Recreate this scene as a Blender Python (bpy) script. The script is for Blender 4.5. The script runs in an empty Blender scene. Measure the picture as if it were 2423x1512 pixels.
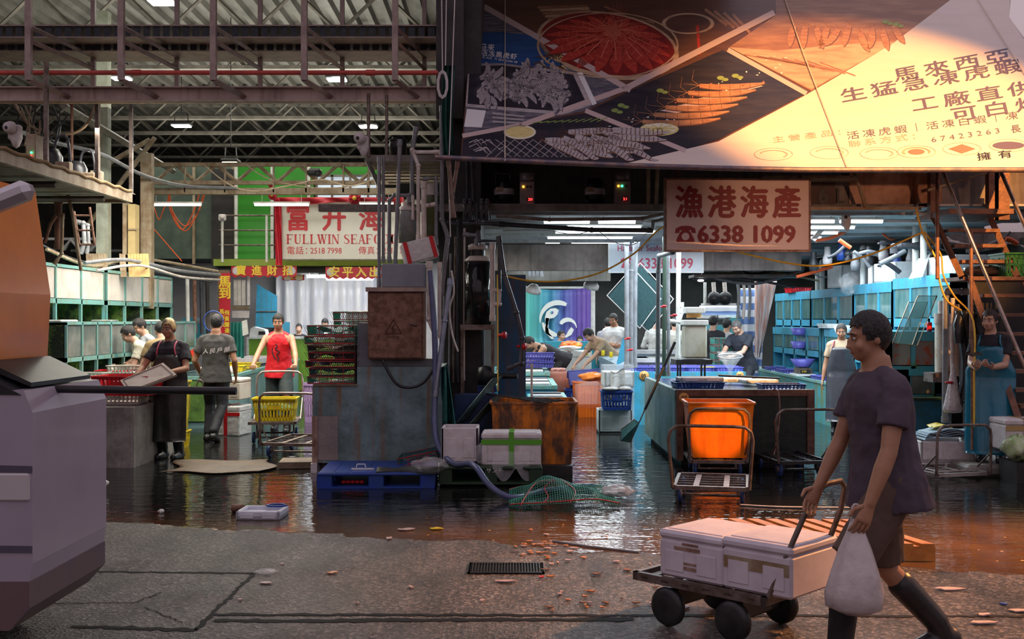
import bpy, bmesh, math, random
from mathutils import Vector, Matrix, Euler
V = Vector
random.seed(7)
R = math.radians
scene = bpy.context.scene
COL = scene.collection

# ---------------------------------------------------------------- camera, sky, exposure
F = 2600.0; CU = 1211.5; CV = 756.0; EYE = 1.62      # focal length in pixels of the 2423x1512 frame, eye height
cam_data = bpy.data.cameras.new('camera'); cam = bpy.data.objects.new('camera', cam_data); COL.objects.link(cam)
cam_data.sensor_width = 36; cam_data.lens = 36 * F / 2423
cam.location = (0, 0, EYE); cam.rotation_euler = (R(90), 0, 0); cam_data.clip_end = 200
scene.camera = cam
scene.view_settings.view_transform = 'Standard'
scene.view_settings.look = 'None'
scene.view_settings.exposure = 0.0
scene.view_settings.gamma = 1.0
scene.view_settings.use_curve_mapping = False
scene.cycles.use_denoising = True
scene.cycles.max_bounces = 6
scene.cycles.diffuse_bounces = 3
scene.cycles.glossy_bounces = 3
scene.cycles.transmission_bounces = 4
scene.cycles.transparent_max_bounces = 12
scene.cycles.sample_clamp_indirect = 4
scene.cycles.caustics_reflective = False
scene.cycles.caustics_refractive = False
W = bpy.data.worlds.new('dusk_sky'); scene.world = W; W.use_nodes = True
nt = W.node_tree; bg = nt.nodes['Background']
tc = nt.nodes.new('ShaderNodeTexCoord'); sp = nt.nodes.new('ShaderNodeSeparateXYZ'); rp = nt.nodes.new('ShaderNodeValToRGB')
nt.links.new(tc.outputs['Generated'], sp.inputs[0]); nt.links.new(sp.outputs['Z'], rp.inputs[0]); nt.links.new(rp.outputs[0], bg.inputs[0])
e = rp.color_ramp.elements
e[0].position = 0.0; e[0].color = (0.06, 0.05, 0.055, 1)
e[1].position = 0.75; e[1].color = (0.55, 0.47, 0.56, 1)
k = rp.color_ramp.elements.new(0.12); k.color = (0.50, 0.38, 0.40, 1)
bg.inputs[1].default_value = 0.95

def lamp(name, kind, loc, energy, color=(1, 1, 1), size=1.0, size_y=None, target=None, **kw):
    d = bpy.data.lights.new(name, kind); d.energy = energy; d.color = color
    if kind == 'AREA':
        d.size = size
        if size_y: d.shape = 'RECTANGLE'; d.size_y = size_y
    elif kind == 'SPOT': d.shadow_soft_size = size
    elif kind == 'POINT': d.shadow_soft_size = size
    for k_, v_ in kw.items(): setattr(d, k_, v_)
    o = bpy.data.objects.new(name, d); COL.objects.link(o); o.location = loc
    if target is not None: o.rotation_euler = (V(target) - V(loc)).to_track_quat('-Z', 'Y').to_euler()
    return o

def S(u, v, d):                                   # the point a given distance in front of the lens that the photograph shows at (u, v)
    return V(((u - CU) * d / F, d, EYE - (v - CV) * d / F))
def G(v): return F * EYE / (v - CV)               # distance of a floor point seen at row v

# added warm spots, unseen, to light the canopy, the pallet and the wet road
WARM = (1.0, 0.43, 0.10)
lamp('added_warm_spot', 'SPOT', (6.2, 2.6, 8.8), 17500, WARM, .05, target=(4.1, 11.9, 3.95), spot_size=R(25), spot_blend=.6)
lamp('added_warm_spot', 'SPOT', (7.0, 8.4, 5.6), 4600, (1, .40, .1), .05, target=(3.1, 7.5, 0), spot_size=R(46), spot_blend=.5)
lamp('added_warm_spot', 'SPOT', (3.2, 4.0, 2.0), 2600, (1, .42, .06), .05, target=(2.16, 11.4, .47), spot_size=R(4.7), spot_blend=.3)  # narrow spot added to make the orange tub brighter
lamp('added_warm_spot', 'SPOT', (4.5, 1.0, 2.6), 900, (1, .48, .28), .1, target=(3.9, 12, 3.15), spot_size=R(21), spot_blend=.7)  # wide spot added to warm the phone sign and stairs
# light of the ceiling tubes and floodlamps of the hall, plus added fills
lamp('hall_and_fill_light', 'AREA', (3.3, 15.5, 2.78), 420, (.80, .92, 1), 4.2, 3.6, target=(3.3, 15.5, 0))
lamp('hall_and_fill_light', 'AREA', (3.0, 22.8, 2.86), 400, (.85, .95, 1), 6, 5, target=(3.0, 22.8, 0))  # fill added to brighten the rear aisle and fish banner
lamp('hall_and_fill_light', 'AREA', (-3.5, 15.6, 3.95), 420, (1, .93, .80), 5.0, 1.6, target=(-3.6, 16.0, 0))
lamp('hall_and_fill_light', 'AREA', (-3.2, 13.2, 3.9), 130, (1, .95, .86), 3.5, .5, target=(-3.4, 14.4, 0.8))  # fill added in front of the men to light their faces
lamp('hall_and_fill_light', 'AREA', (-3.6, 24.6, 2.9), 200, (.92, .96, 1), 3.6, 2.2, target=(-3.6, 25.0, 0))
lamp('hall_and_fill_light', 'AREA', (-6.0, 24.0, 6.0), 420, (1, .97, .85), 7, 10, target=(-6.0, 24.0, 0))
lamp('hall_and_fill_light', 'AREA', (-5.5, 22.0, 4.9), 620, (1, .95, .80), 7, 14, target=(-5.5, 22.0, 9))  # upward fill added to brighten the roof

# ---------------------------------------------------------------- materials
MC = {}
def pm(name, col, col2=None, scale=6, rough=.55, metal=0, bump=0, bscale=40, streak=None, streak_amt=.5, alpha=1, trans=0, emis=None, estr=1, lo=.4, hi=.65, stretch=(1, 1, 1), spec=.5, coat=0, detail=4, sss=0, ior=1.45):
    if name in MC: return MC[name]
    m = bpy.data.materials.new(name); m.use_nodes = True; t = m.node_tree; b = t.nodes['Principled BSDF']
    def N(k, **kw):
        n = t.nodes.new(k)
        for a_, v_ in kw.items(): setattr(n, a_, v_)
        return n
    L = t.links.new
    b.inputs['Base Color'].default_value = (*col, 1); b.inputs['Roughness'].default_value = rough; b.inputs['Metallic'].default_value = metal
    b.inputs['IOR'].default_value = ior
    b.inputs['Specular IOR Level'].default_value = spec
    if coat: b.inputs['Coat Weight'].default_value = coat; b.inputs['Coat Roughness'].default_value = .08
    if trans: b.inputs['Transmission Weight'].default_value = trans
    if alpha < 1: b.inputs['Alpha'].default_value = alpha
    if sss: b.inputs['Subsurface Weight'].default_value = sss; b.inputs['Subsurface Radius'].default_value = (.02, .008, .004)
    if emis: b.inputs['Emission Color'].default_value = (*emis, 1); b.inputs['Emission Strength'].default_value = estr
    if col2 or bump or streak:
        c = N('ShaderNodeTexCoord'); mp = N('ShaderNodeMapping'); mp.inputs['Scale'].default_value = stretch
        L(c.outputs['Object'], mp.inputs[0])
    out = None
    if col2:
        nz = N('ShaderNodeTexNoise'); nz.inputs['Scale'].default_value = scale; nz.inputs['Detail'].default_value = detail; nz.inputs['Roughness'].default_value = .65
        L(mp.outputs[0], nz.inputs['Vector'])
        r_ = N('ShaderNodeValToRGB'); r_.color_ramp.elements[0].position = lo; r_.color_ramp.elements[1].position = hi
        r_.color_ramp.elements[0].color = (*col, 1); r_.color_ramp.elements[1].color = (*col2, 1)
        L(nz.outputs['Fac'], r_.inputs[0]); out = r_.outputs[0]
    if streak:
        mp2 = N('ShaderNodeMapping'); mp2.inputs['Scale'].default_value = (9, 9, .5); L(c.outputs['Object'], mp2.inputs[0])
        n2 = N('ShaderNodeTexNoise'); n2.inputs['Scale'].default_value = 1.6; n2.inputs['Detail'].default_value = 5; L(mp2.outputs[0], n2.inputs['Vector'])
        r2 = N('ShaderNodeValToRGB'); r2.color_ramp.elements[0].position = .52; r2.color_ramp.elements[1].position = .72
        r2.color_ramp.elements[1].color = (streak_amt,) * 3 + (1,)
        L(n2.outputs['Fac'], r2.inputs[0])
        mx = N('ShaderNodeMix', data_type='RGBA'); L(r2.outputs[0], mx.inputs[0]); mx.inputs[6].default_value = (*col, 1); mx.inputs[7].default_value = (*streak, 1)
        if out: L(out, mx.inputs[6])
        out = mx.outputs[2]
    if out: L(out, b.inputs['Base Color'])
    if bump:
        n3 = N('ShaderNodeTexNoise'); n3.inputs['Scale'].default_value = bscale; n3.inputs['Detail'].default_value = 3; L(mp.outputs[0], n3.inputs['Vector'])
        bp = N('ShaderNodeBump'); bp.inputs['Strength'].default_value = min(1, bump); bp.inputs['Distance'].default_value = .02 * max(1, bump)
        L(n3.outputs['Fac'], bp.inputs['Height']); L(bp.outputs[0], b.inputs['Normal'])
    MC[name] = m
    return m

def fl(name, col, rough=.5, **kw): return pm(name, col, rough=rough, **kw)
STEEL = pm('dull_steel', (.22, .18, .16), (.10, .065, .045), 8, .5, .6, .1)
PAINT_GREY = pm('grimy_grey_paint', (.24, .22, .20), (.12, .10, .085), 3, .6, .1, .15, streak=(.10, .05, .03))
CREAM_STEEL = pm('cream_painted_steel', (.40, .33, .23), (.24, .16, .09), 5, .55, .1, .1, streak=(.22, .10, .05))
DARK = pm('dark_grime', (.018, .018, .020), (.035, .03, .028), 4, .6)
BLACK = pm('black_plastic', (.012, .012, .014), (.03, .03, .032), 6, .35)
RUST = pm('rusty_steel', (.27, .145, .10), (.13, .06, .04), 14, .75, .2, .35, 60)
RUSTLIGHT = pm('rust_streaked_paint', (.36, .24, .19), (.18, .08, .05), 9, .7, .1, .25)
TEAL = pm('teal_painted_frame', (.16, .42, .42), (.20, .32, .25), 9, .45, .1, .1, streak=(.20, .16, .05), streak_amt=.6)
BLUEP = pm('bright_blue_paint', (.05, .33, .52), (.05, .25, .33), 5, .42, 0, .08, streak=(.16, .17, .05), streak_amt=.55)
BASINB = pm('blue_basin_paint', (.06, .34, .44), (.09, .24, .20), 4, .4, 0, .12, streak=(.20, .13, .03), streak_amt=.75)
TEALWALL = pm('grimy_teal_basin', (.20, .29, .31), (.09, .14, .13), 3, .5, .05, .25, 20, streak=(.22, .10, .04), streak_amt=.9)
MOSS = pm('mossy_dark_hollow', (.012, .022, .010), (.13, .22, .03), 4, .75, 0, .4, 40, lo=.44, hi=.66)
GLASS_T = pm('aquarium_glass', (.06, .15, .15), (.13, .22, .20), 2.2, .07, 0, 0, spec=.8, stretch=(3, 3, .8))
GLASS_F = pm('frosted_tank_pane', (.66, .60, .54), (.50, .46, .42), 3, .3, 0, .1)
GLASS_D = pm('wet_dark_pane', (.12, .15, .14), (.30, .30, .28), 2.4, .12, 0, .1, 25, lo=.42, hi=.75)
PVC = pm('grey_pvc_pipe', (.24, .25, .27), (.16, .16, .17), 8, .35, 0, .05)
PVCL = pm('pale_pvc_pipe', (.68, .61, .56), (.48, .41, .36), 8, .4, 0, .05)
PVCW = pm('white_pvc_pipe', (.74, .75, .74), (.60, .60, .54), 8, .35)
PVCD = pm('dark_rubber_pipe', (.035, .038, .045), (.06, .06, .07), 8, .35)
FOAM = pm('white_foam', (.66, .62, .62), (.55, .50, .50), 9, .75, 0, .15, 90)
FOAMC = pm('clean_white_foam', (.66, .68, .68), (.56, .58, .58), 9, .7, 0, .1, 90)
CLEAR = pm('thin_clear_plastic', (.85, .85, .86), None, 5, .15, 0, .9, 14, alpha=.20, spec=.9)
CLOUDY = pm('cloudy_plastic', (.80, .78, .76), None, 5, .22, 0, .9, 16, alpha=.62, spec=.8)
CRBLUE = pm('blue_crate_plastic', (.015, .05, .30), (.02, .06, .22), 8, .4)
CRPURP = pm('violet_crate_plastic', (.13, .12, .50), (.10, .10, .40), 8, .4)
CRRED = pm('red_crate_plastic', (.62, .015, .02), (.45, .01, .02), 8, .38)
CRYEL = pm('yellow_crate_plastic', (.80, .62, .02), (.60, .42, .02), 8, .38)
CRWHT = pm('white_crate_plastic', (.62, .60, .54), (.45, .43, .38), 8, .5)
CRGRN = pm('green_crate_plastic', (.03, .20, .05), (.02, .12, .04), 8, .45)
NETG = pm('green_netting', (.03, .28, .17), (.02, .16, .12), 12, .6)
NETD = pm('dark_teal_netting', (.02, .12, .12), (.015, .07, .08), 12, .6)
REDWIRE = pm('red_wrapped_wire', (.50, .03, .03), (.25, .02, .03), 30, .5)
WHEELB = pm('blue_rubber_wheel', (.02, .06, .22), (.015, .03, .10), 12, .45)
ALU = pm('worn_tube_metal', (.42, .33, .29), (.26, .17, .14), 10, .3, .85)
RED = pm('red_festive_cloth', (.55, .015, .03), (.42, .01, .03), 6, .5, 0, .3, 12)
GOLD = pm('gold_print', (.85, .62, .05), None, rough=.4)
SKIN = pm('skin', (.58, .35, .25), (.50, .28, .19), 9, .5, 0, .05, 60, sss=.06)
SKIN2 = pm('tanned_skin', (.42, .215, .13), (.36, .17, .095), 9, .48, 0, .05, 60, sss=.06)
HAIR = pm('black_hair', (.010, .009, .010), (.03, .027, .026), 60, .45, 0, .7, 120, stretch=(1, 1, .3))
WATER = pm('tank_water', (.03, .08, .09), (.30, .36, .38), 6, .06, 0, .8, 22, lo=.5, hi=.85)
YHOSE = pm('yellow_hose_rubber', (.80, .50, .04), (.60, .34, .03), 10, .4)
OHOSE = pm('orange_hose_rubber', (.75, .12, .03), None, rough=.45)
TUBEW = fl('lit_tube_white', (1, 1, 1), emis=(.86, .94, 1), estr=7)
TUBEY = fl('lit_tube_warm', (1, 1, 1), emis=(1, .92, .72), estr=7)
LEDR = fl('red_digit_light', (.3, .01, .01), emis=(1, .03, .03), estr=5)
LEDG = fl('green_indicator_light', (.01, .3, .1), emis=(.05, 1, .35), estr=5)
LEDO = fl('orange_indicator_light', (.3, .1, .01), emis=(1, .4, .03), estr=5)
SIGNRED = pm('sign_red_paint', (.60, .020, .03), None, rough=.45)
WOOD = pm('pale_pallet_wood', (.50, .22, .045), (.36, .14, .03), 7, .6, 0, .2, 30, stretch=(1, 1, 1))
OLDWOOD = pm('old_wet_board', (.22, .16, .10), (.12, .08, .05), 6, .65, 0, .3)
ORANGE = pm('orange_tub_plastic', (.85, .16, .01), (.80, .13, .01), 6, .35)
CONC = pm('stained_concrete', (.30, .28, .26), (.17, .16, .14), 4, .7, 0, .35, 30, streak=(.10, .10, .05))

# ---------------------------------------------------------------- mesh builder
_TX = {}
def text_geo(s, bold):
    key = (s, bold)
    if key not in _TX:
        c = bpy.data.curves.new('t', 'FONT'); c.body = s; c.size = 1; c.offset = bold; c.resolution_u = 2
        o = bpy.data.objects.new('t', c); COL.objects.link(o)
        me = bpy.data.meshes.new_from_object(o.evaluated_get(bpy.context.evaluated_depsgraph_get()))
        vs = [v.co.copy() for v in me.vertices]; fs = [list(p.vertices) for p in me.polygons]
        bpy.data.objects.remove(o); bpy.data.curves.remove(c); bpy.data.meshes.remove(me)
        _TX[key] = (vs, fs)
    return _TX[key]

def frame_of(d):
    d = d.normalized(); a = V((0, 0, 1)) if abs(d.z) < .95 else V((0, 1, 0))
    x = d.cross(a).normalized(); return x, d.cross(x).normalized()

class MB:
    def __init__(s, mat=None, T=None):
        s.v = []; s.f = []; s.m = []; s.sm = []; s.mats = []; s.mat = mat; s.T = T
    def add(s, vs, fs, mat=None, smooth=False):
        mat = mat or s.mat
        if mat not in s.mats: s.mats.append(mat)
        i = s.mats.index(mat); o = len(s.v)
        s.v += [(s.T @ V(p)) if s.T else V(p) for p in vs]
        for f in fs: s.f.append([o + k_ for k_ in f]); s.m.append(i); s.sm.append(smooth)
        return s
    def box(s, c, size, mat=None, bev=0, rot=None):
        hx, hy, hz = [q / 2 for q in size]; c = V(c); M = rot.to_matrix() if isinstance(rot, Euler) else (Matrix.Rotation(rot, 3, 'Z') if isinstance(rot, (int, float)) else (rot or Matrix.Identity(3)))
        b = min(bev, hx * .9, hy * .9, hz * .9)
        if b <= 0:
            vs = [(x * hx, y * hy, z * hz) for x in (-1, 1) for y in (-1, 1) for z in (-1, 1)]
            fs = [(0, 1, 3, 2), (4, 6, 7, 5), (0, 4, 5, 1), (2, 3, 7, 6), (0, 2, 6, 4), (1, 5, 7, 3)]
        else:
            vs = []; ix = {}
            for x in (-1, 1):
                for y in (-1, 1):
                    for z in (-1, 1):
                        ix[x, y, z] = len(vs)
                        vs += [(x * hx, y * (hy - b), z * (hz - b)), (x * (hx - b), y * hy, z * (hz - b)), (x * (hx - b), y * (hy - b), z * hz)]
            fs = []; q4 = [(-1, -1), (1, -1), (1, 1), (-1, 1)]
            for a in range(3):
                for w in (-1, 1):
                    f = []
                    for p, q in q4:
                        k3 = [p, q]; k3.insert(a, w); f.append(ix[tuple(k3)] + a)
                    fs.append(f if (w > 0) != (a == 1) else f[::-1])
            for a in range(3):
                b1, b2 = [k_ for k_ in range(3) if k_ != a]
                for p, q in q4:
                    k1 = [0, 0, 0]; k1[b1] = p; k1[b2] = q; k1[a] = -1; k2 = list(k1); k2[a] = 1
                    f = [ix[tuple(k1)] + b1, ix[tuple(k2)] + b1, ix[tuple(k2)] + b2, ix[tuple(k1)] + b2]
                    n = (V(vs[f[1]]) - V(vs[f[0]])).cross(V(vs[f[2]]) - V(vs[f[0]]))
                    fs.append(f if n.dot(V(vs[f[0]])) > 0 else f[::-1])
            for k3, i in ix.items():
                f = [i, i + 1, i + 2]; fs.append(f if k3[0] * k3[1] * k3[2] > 0 else f[::-1])
        return s.add([c + M @ V(p) for p in vs], fs, mat)
    def bb(s, lo, hi, mat=None, bev=0):
        lo = V(lo); hi = V(hi); return s.box((lo + hi) / 2, tuple(abs(q) for q in hi - lo), mat, bev)
    def tube(s, pts, r, mat=None, n=8, closed=False, caps=True, sub=0, smooth=True):
        pts = [V(p) for p in pts]
        if sub: pts = spline(pts, sub, closed)
        rs = r if isinstance(r, (list, tuple)) else [r] * len(pts)
        if len(rs) != len(pts): rs = [rs[min(len(rs) - 1, int(i * len(rs) / len(pts)))] for i in range(len(pts))]
        vs = []; fs = []; X = None; m = len(pts)
        for i, p in enumerate(pts):
            if closed: d = pts[(i + 1) % m] - pts[i - 1]
            else: d = pts[min(i + 1, m - 1)] - pts[max(i - 1, 0)]
            if d.length < 1e-9: d = V((0, 0, 1))
            d.normalize()
            if X is None: X, Y = frame_of(d)
            else:
                X = (X - d * X.dot(d));
                if X.length < 1e-6: X, Y = frame_of(d)
                X.normalize(); Y = d.cross(X)
            for k_ in range(n):
                a = 2 * math.pi * k_ / n; vs.append(p + (X * math.cos(a) + Y * math.sin(a)) * rs[i])
        for i in range(m if closed else m - 1):
            j = (i + 1) % m
            for k_ in range(n): fs.append((i * n + k_, i * n + (k_ + 1) % n, j * n + (k_ + 1) % n, j * n + k_))
        s.add(vs, fs, mat, smooth)
        if caps and not closed: s.add(vs[:n], [list(range(n))[::-1]], mat); s.add(vs[-n:], [list(range(n))], mat)
        return s
    def cyl(s, p0, p1, r0, r1=None, mat=None, n=14, smooth=True):
        return s.tube([p0, p1], [r0, r0 if r1 is None else r1], mat, n, smooth=smooth)
    def lathe(s, c, prof, mat=None, n=18, axis=None, smooth=True):
        c = V(c); M = V((0, 0, 1)).rotation_difference(V(axis)).to_matrix() if axis else Matrix.Identity(3)
        vs = []; fs = []
        for r, z in prof:
            for k_ in range(n):
                a = 2 * math.pi * k_ / n; vs.append(c + M @ V((r * math.cos(a), r * math.sin(a), z)))
        for i in range(len(prof) - 1):
            for k_ in range(n): fs.append((i * n + k_, i * n + (k_ + 1) % n, (i + 1) * n + (k_ + 1) % n, (i + 1) * n + k_))
        return s.add(vs, fs, mat, smooth)
    def ell(s, c, r, mat=None, M=None, nu=12, nv=8, smooth=True):
        c = V(c); r = (r,) * 3 if isinstance(r, (int, float)) else r; M = M or Matrix.Identity(3)
        vs = [c + M @ V((0, 0, r[2]))]; fs = []
        for i in range(1, nv):
            t = math.pi * i / nv
            for k_ in range(nu):
                a = 2 * math.pi * k_ / nu; vs.append(c + M @ V((r[0] * math.sin(t) * math.cos(a), r[1] * math.sin(t) * math.sin(a), r[2] * math.cos(t))))
        vs.append(c + M @ V((0, 0, -r[2])))
        for k_ in range(nu): fs.append((0, 1 + k_, 1 + (k_ + 1) % nu)); b = 1 + (nv - 2) * nu; fs.append((len(vs) - 1, b + (k_ + 1) % nu, b + k_))
        for i in range(nv - 2):
            for k_ in range(nu): a0 = 1 + i * nu; fs.append((a0 + k_, a0 + nu + k_, a0 + nu + (k_ + 1) % nu, a0 + (k_ + 1) % nu))
        return s.add(vs, fs, mat, smooth)
    def poly(s, pts, mat=None): return s.add(pts, [list(range(len(pts)))], mat)
    def slab(s, pts, off, mat=None):            # polygon with thickness along off
        pts = [V(p) for p in pts]; off = V(off); n = len(pts)
        fs = [list(range(n)), [n + k_ for k_ in range(n)][::-1]] + [(k_, n + k_, n + (k_ + 1) % n, (k_ + 1) % n) for k_ in range(n)]
        return s.add(pts + [p + off for p in pts], fs, mat)
    def grid(s, fn, nu, nv, mat=None, th=0, smooth=True):
        P = [[V(fn(i / nu, j / nv)) for i in range(nu + 1)] for j in range(nv + 1)]
        vs = [p for r_ in P for p in r_]; w = nu + 1
        fs = [(j * w + i, j * w + i + 1, (j + 1) * w + i + 1, (j + 1) * w + i) for j in range(nv) for i in range(nu)]
        if th:
            n0 = len(vs); nn = []
            for j in range(nv + 1):
                for i in range(nu + 1):
                    a = P[j][min(i + 1, nu)] - P[j][max(i - 1, 0)]; b = P[min(j + 1, nv)][i] - P[max(j - 1, 0)][i]
                    q = a.cross(b); nn.append(q.normalized() * th if q.length > 1e-12 else V((0, 0, th)))
            vs = vs + [p + q for p, q in zip(vs, nn)]
            fs = fs + [tuple(n0 + k_ for k_ in f[::-1]) for f in fs]
            edge = [j * w for j in range(nv + 1)], [j * w + nu for j in range(nv + 1)], list(range(w)), [nv * w + i for i in range(w)]
            for e_ in edge:
                for a, b in zip(e_, e_[1:]): fs.append((a, b, n0 + b, n0 + a))
        return s.add(vs, fs, mat, smooth)
    def text(s, txt, o, ex, ey, mat=None, bold=.0, up=None, center=False, wrap=None, tn=None):
        """lettering: o = lower-left point, ex / ey = the run of one em and the rise of one em; up = thickness vector"""
        vs, fs = text_geo(txt, 0); o = V(o); ex = V(ex); ey = V(ey)
        nn = ex.cross(ey).normalized() * .0006
        for i, (a, b) in enumerate(((0, 0), (1, 0), (-1, 0), (0, .7), (0, -.7)) if bold > .015 else ((0, 0), (1, 0)) if bold else ((0, 0),)):
            if vs: s.add([o + nn * i + ex * (p.x + a * bold) + ey * (p.y + b * bold) for p in vs], fs, mat)
        return s
    def build(s, name, parent=None, world=True, bevel=0):
        me = bpy.data.meshes.new(name)
        if parent is not None and world: Mi = mw(parent).inverted(); vs = [Mi @ p for p in s.v]
        else: vs = s.v
        me.from_pydata([tuple(p) for p in vs], [], s.f)
        me.polygons.foreach_set('material_index', s.m); me.polygons.foreach_set('use_smooth', s.sm)
        for m in s.mats: me.materials.append(m)
        me.update()
        o = bpy.data.objects.new(name, me); COL.objects.link(o); o.parent = parent
        return o
    def solo(s, name, label, cat, group=None):      # a thing that is one mesh, origin at its base
        lo = V([min(p[i] for p in s.v) for i in range(3)]); hi = V([max(p[i] for p in s.v) for i in range(3)])
        c = (lo + hi) / 2; c.z = lo.z
        s.v = [p - c for p in s.v]
        o = s.build(name); o.location = c; return tag(o, label, cat, group)
    def struct(s, name):
        o = s.build(name); o['kind'] = 'structure'; return o

def spline(pts, sub, closed=False):
    out = []; n = len(pts)
    for i in range(n if closed else n - 1):
        if closed: p0, p1, p2, p3 = pts[i - 1], pts[i], pts[(i + 1) % n], pts[(i + 2) % n]
        else: p0, p1, p2, p3 = pts[max(i - 1, 0)], pts[i], pts[i + 1], pts[min(i + 2, n - 1)]
        for k_ in range(sub):
            t = k_ / sub; out.append(.5 * ((2 * p1) + (p2 - p0) * t + (2 * p0 - 5 * p1 + 4 * p2 - p3) * t * t + (3 * p1 - p0 - 3 * p2 + p3) * t ** 3))
    if not closed: out.append(pts[-1])
    return out
def mw(o):
    M = o.matrix_basis.copy()
    while o.parent: o = o.parent; M = o.matrix_basis @ M
    return M
def tag(o, label, cat, group=None, kind=None):
    o['label'] = label; o['category'] = cat
    if group: o['group'] = group
    if kind: o['kind'] = kind
    return o
def thing(name, label, cat, loc=(0, 0, 0), rz=0, group=None):
    o = bpy.data.objects.new(name, None); COL.objects.link(o); o.empty_display_size = .1
    o.location = loc; o.rotation_euler = (0, 0, rz); return tag(o, label, cat, group)
def kids(o): return [c for c in bpy.data.objects if c.parent == o]
def dup(root, loc, rz=None, label=None, group=None, scale=None):
    def cp(o, par):
        c = o.copy(); COL.objects.link(c); c.parent = par
        for ch in kids(o): cp(ch, c)
        return c
    r = cp(root, None); r.location = loc
    if rz is not None: r.rotation_euler = (0, 0, rz)
    if label: r['label'] = label
    if group: r['group'] = group
    if scale: r.scale = scale
    return r
ORD = ['first', 'second', 'third', 'fourth', 'fifth', 'sixth', 'seventh', 'eighth', 'ninth', 'tenth', 'eleventh', 'twelfth']
# ================================================================ THE HALL: ground, roof, walls
def floor_material():
    m = bpy.data.materials.new('wet_ground'); m.use_nodes = True; t = m.node_tree; b = t.nodes['Principled BSDF']; L = t.links.new
    def N(k, **kw):
        n = t.nodes.new(k)
        for a_, v_ in kw.items(): setattr(n, a_, v_)
        return n
    def math_(op, a, b_=None, c=None, clamp=False):
        n = N('ShaderNodeMath', operation=op); n.use_clamp = clamp
        for i, q in enumerate((a, b_, c)):
            if q is None: continue
            if isinstance(q, (int, float)): n.inputs[i].default_value = q
            else: L(q, n.inputs[i])
        return n.outputs[0]
    def noise(scale, detail=3, stretch=(1, 1, 1), rough=.6):
        mp = N('ShaderNodeMapping'); mp.inputs['Scale'].default_value = stretch; L(c.outputs['Object'], mp.inputs[0])
        n = N('ShaderNodeTexNoise'); n.inputs['Scale'].default_value = scale; n.inputs['Detail'].default_value = detail; n.inputs['Roughness'].default_value = rough
        L(mp.outputs[0], n.inputs['Vector']); return n.outputs['Fac']
    c = N('ShaderNodeTexCoord'); s_ = N('ShaderNodeSeparateXYZ'); L(c.outputs['Object'], s_.inputs[0]); X, Y = s_.outputs['X'], s_.outputs['Y']
    # the puddle begins along a slanting shore line
    shore = math_('ADD', math_('MULTIPLY', X, -.26), 7.82)
    wob = math_('MULTIPLY', math_('SUBTRACT', noise(1.1, 4), .5), 1.1)
    puddle = math_('MULTIPLY', math_('ADD', math_('SUBTRACT', Y, shore), wob), 14, clamp=True)
    right = math_('MULTIPLY_ADD', X, .28, .25, clamp=True)           # the road is wetter towards the right
    col = N('ShaderNodeValToRGB'); col.color_ramp.elements[0].color = (.075, .062, .055, 1); col.color_ramp.elements[1].color = (.24, .20, .18, 1)
    col.color_ramp.elements[0].position = .35; col.color_ramp.elements[1].position = .7
    L(noise(3, 6, (1, .35, 1)), col.inputs[0])
    grit = N('ShaderNodeTexVoronoi'); grit.inputs['Scale'].default_value = 55; L(c.outputs['Object'], grit.inputs['Vector'])
    mud = N('ShaderNodeValToRGB'); mud.color_ramp.elements[0].color = (.010, .010, .009, 1); mud.color_ramp.elements[1].color = (.24, .12, .05, 1)
    L(math_('MULTIPLY', noise(1.6, 4), math_('SUBTRACT', 9.3, Y, clamp=True)), mud.inputs[0])
    mx = N('ShaderNodeMix', data_type='RGBA'); L(puddle, mx.inputs[0]); L(col.outputs[0], mx.inputs[6]); L(mud.outputs[0], mx.inputs[7])
    v2 = N('ShaderNodeTexVoronoi'); v2.inputs['Scale'].default_value = 55; L(c.outputs['Object'], v2.inputs['Vector'])
    s2 = N('ShaderNodeSeparateColor'); L(v2.outputs['Color'], s2.inputs[0])
    st = math_('MULTIPLY_ADD', math_('POWER', s2.outputs[0], 3.0), 1.6, .45)
    v3 = N('ShaderNodeTexVoronoi'); v3.inputs['Scale'].default_value = 7; L(c.outputs['Object'], v3.inputs['Vector'])
    foam = math_('MULTIPLY', math_('MULTIPLY', math_('LESS_THAN', v3.outputs['Distance'], .075), math_('GREATER_THAN', noise(.8, 2), .48)), 9.0)
    sc_ = N('ShaderNodeMix'); L(puddle, sc_.inputs[0]); L(st, sc_.inputs[2]); L(math_('ADD', foam, 1.0), sc_.inputs[3])
    vm = N('ShaderNodeVectorMath', operation='SCALE'); L(mx.outputs[2], vm.inputs[0]); L(sc_.outputs[0], vm.inputs['Scale'])
    L(vm.outputs[0], b.inputs['Base Color'])
    # roughness: gritty wet road, mirror-like puddle
    rr = math_('MULTIPLY_ADD', noise(1.3, 3), .26, .17); rr = math_('SUBTRACT', rr, math_('MULTIPLY', right, .12))
    rmx = N('ShaderNodeMix'); L(puddle, rmx.inputs[0]); L(rr, rmx.inputs[2]); rmx.inputs[3].default_value = .035; L(rmx.outputs[0], b.inputs['Roughness'])
    b.inputs['Specular IOR Level'].default_value = .62
    h1 = math_('MULTIPLY', grit.outputs['Distance'], .55); h1 = math_('ADD', h1, math_('MULTIPLY', noise(150, 2), .6))
    h1 = math_('ADD', h1, math_('MULTIPLY', noise(7, 3, (6, .5, 1)), .55))
    calm = math_('MULTIPLY', noise(.6, 2), 1.0)
    h2 = math_('MULTIPLY', noise(2.2, 3, (1, 3.2, 1), .5), .55); h2 = math_('ADD', h2, math_('MULTIPLY', noise(9, 2, (1, 2.4, 1)), .12))
    h2 = math_('MULTIPLY', h2, calm)
    hm = N('ShaderNodeMix'); L(puddle, hm.inputs[0]); L(math_('MULTIPLY', h1, .024), hm.inputs[2]); L(math_('MULTIPLY', h2, .034), hm.inputs[3])
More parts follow.
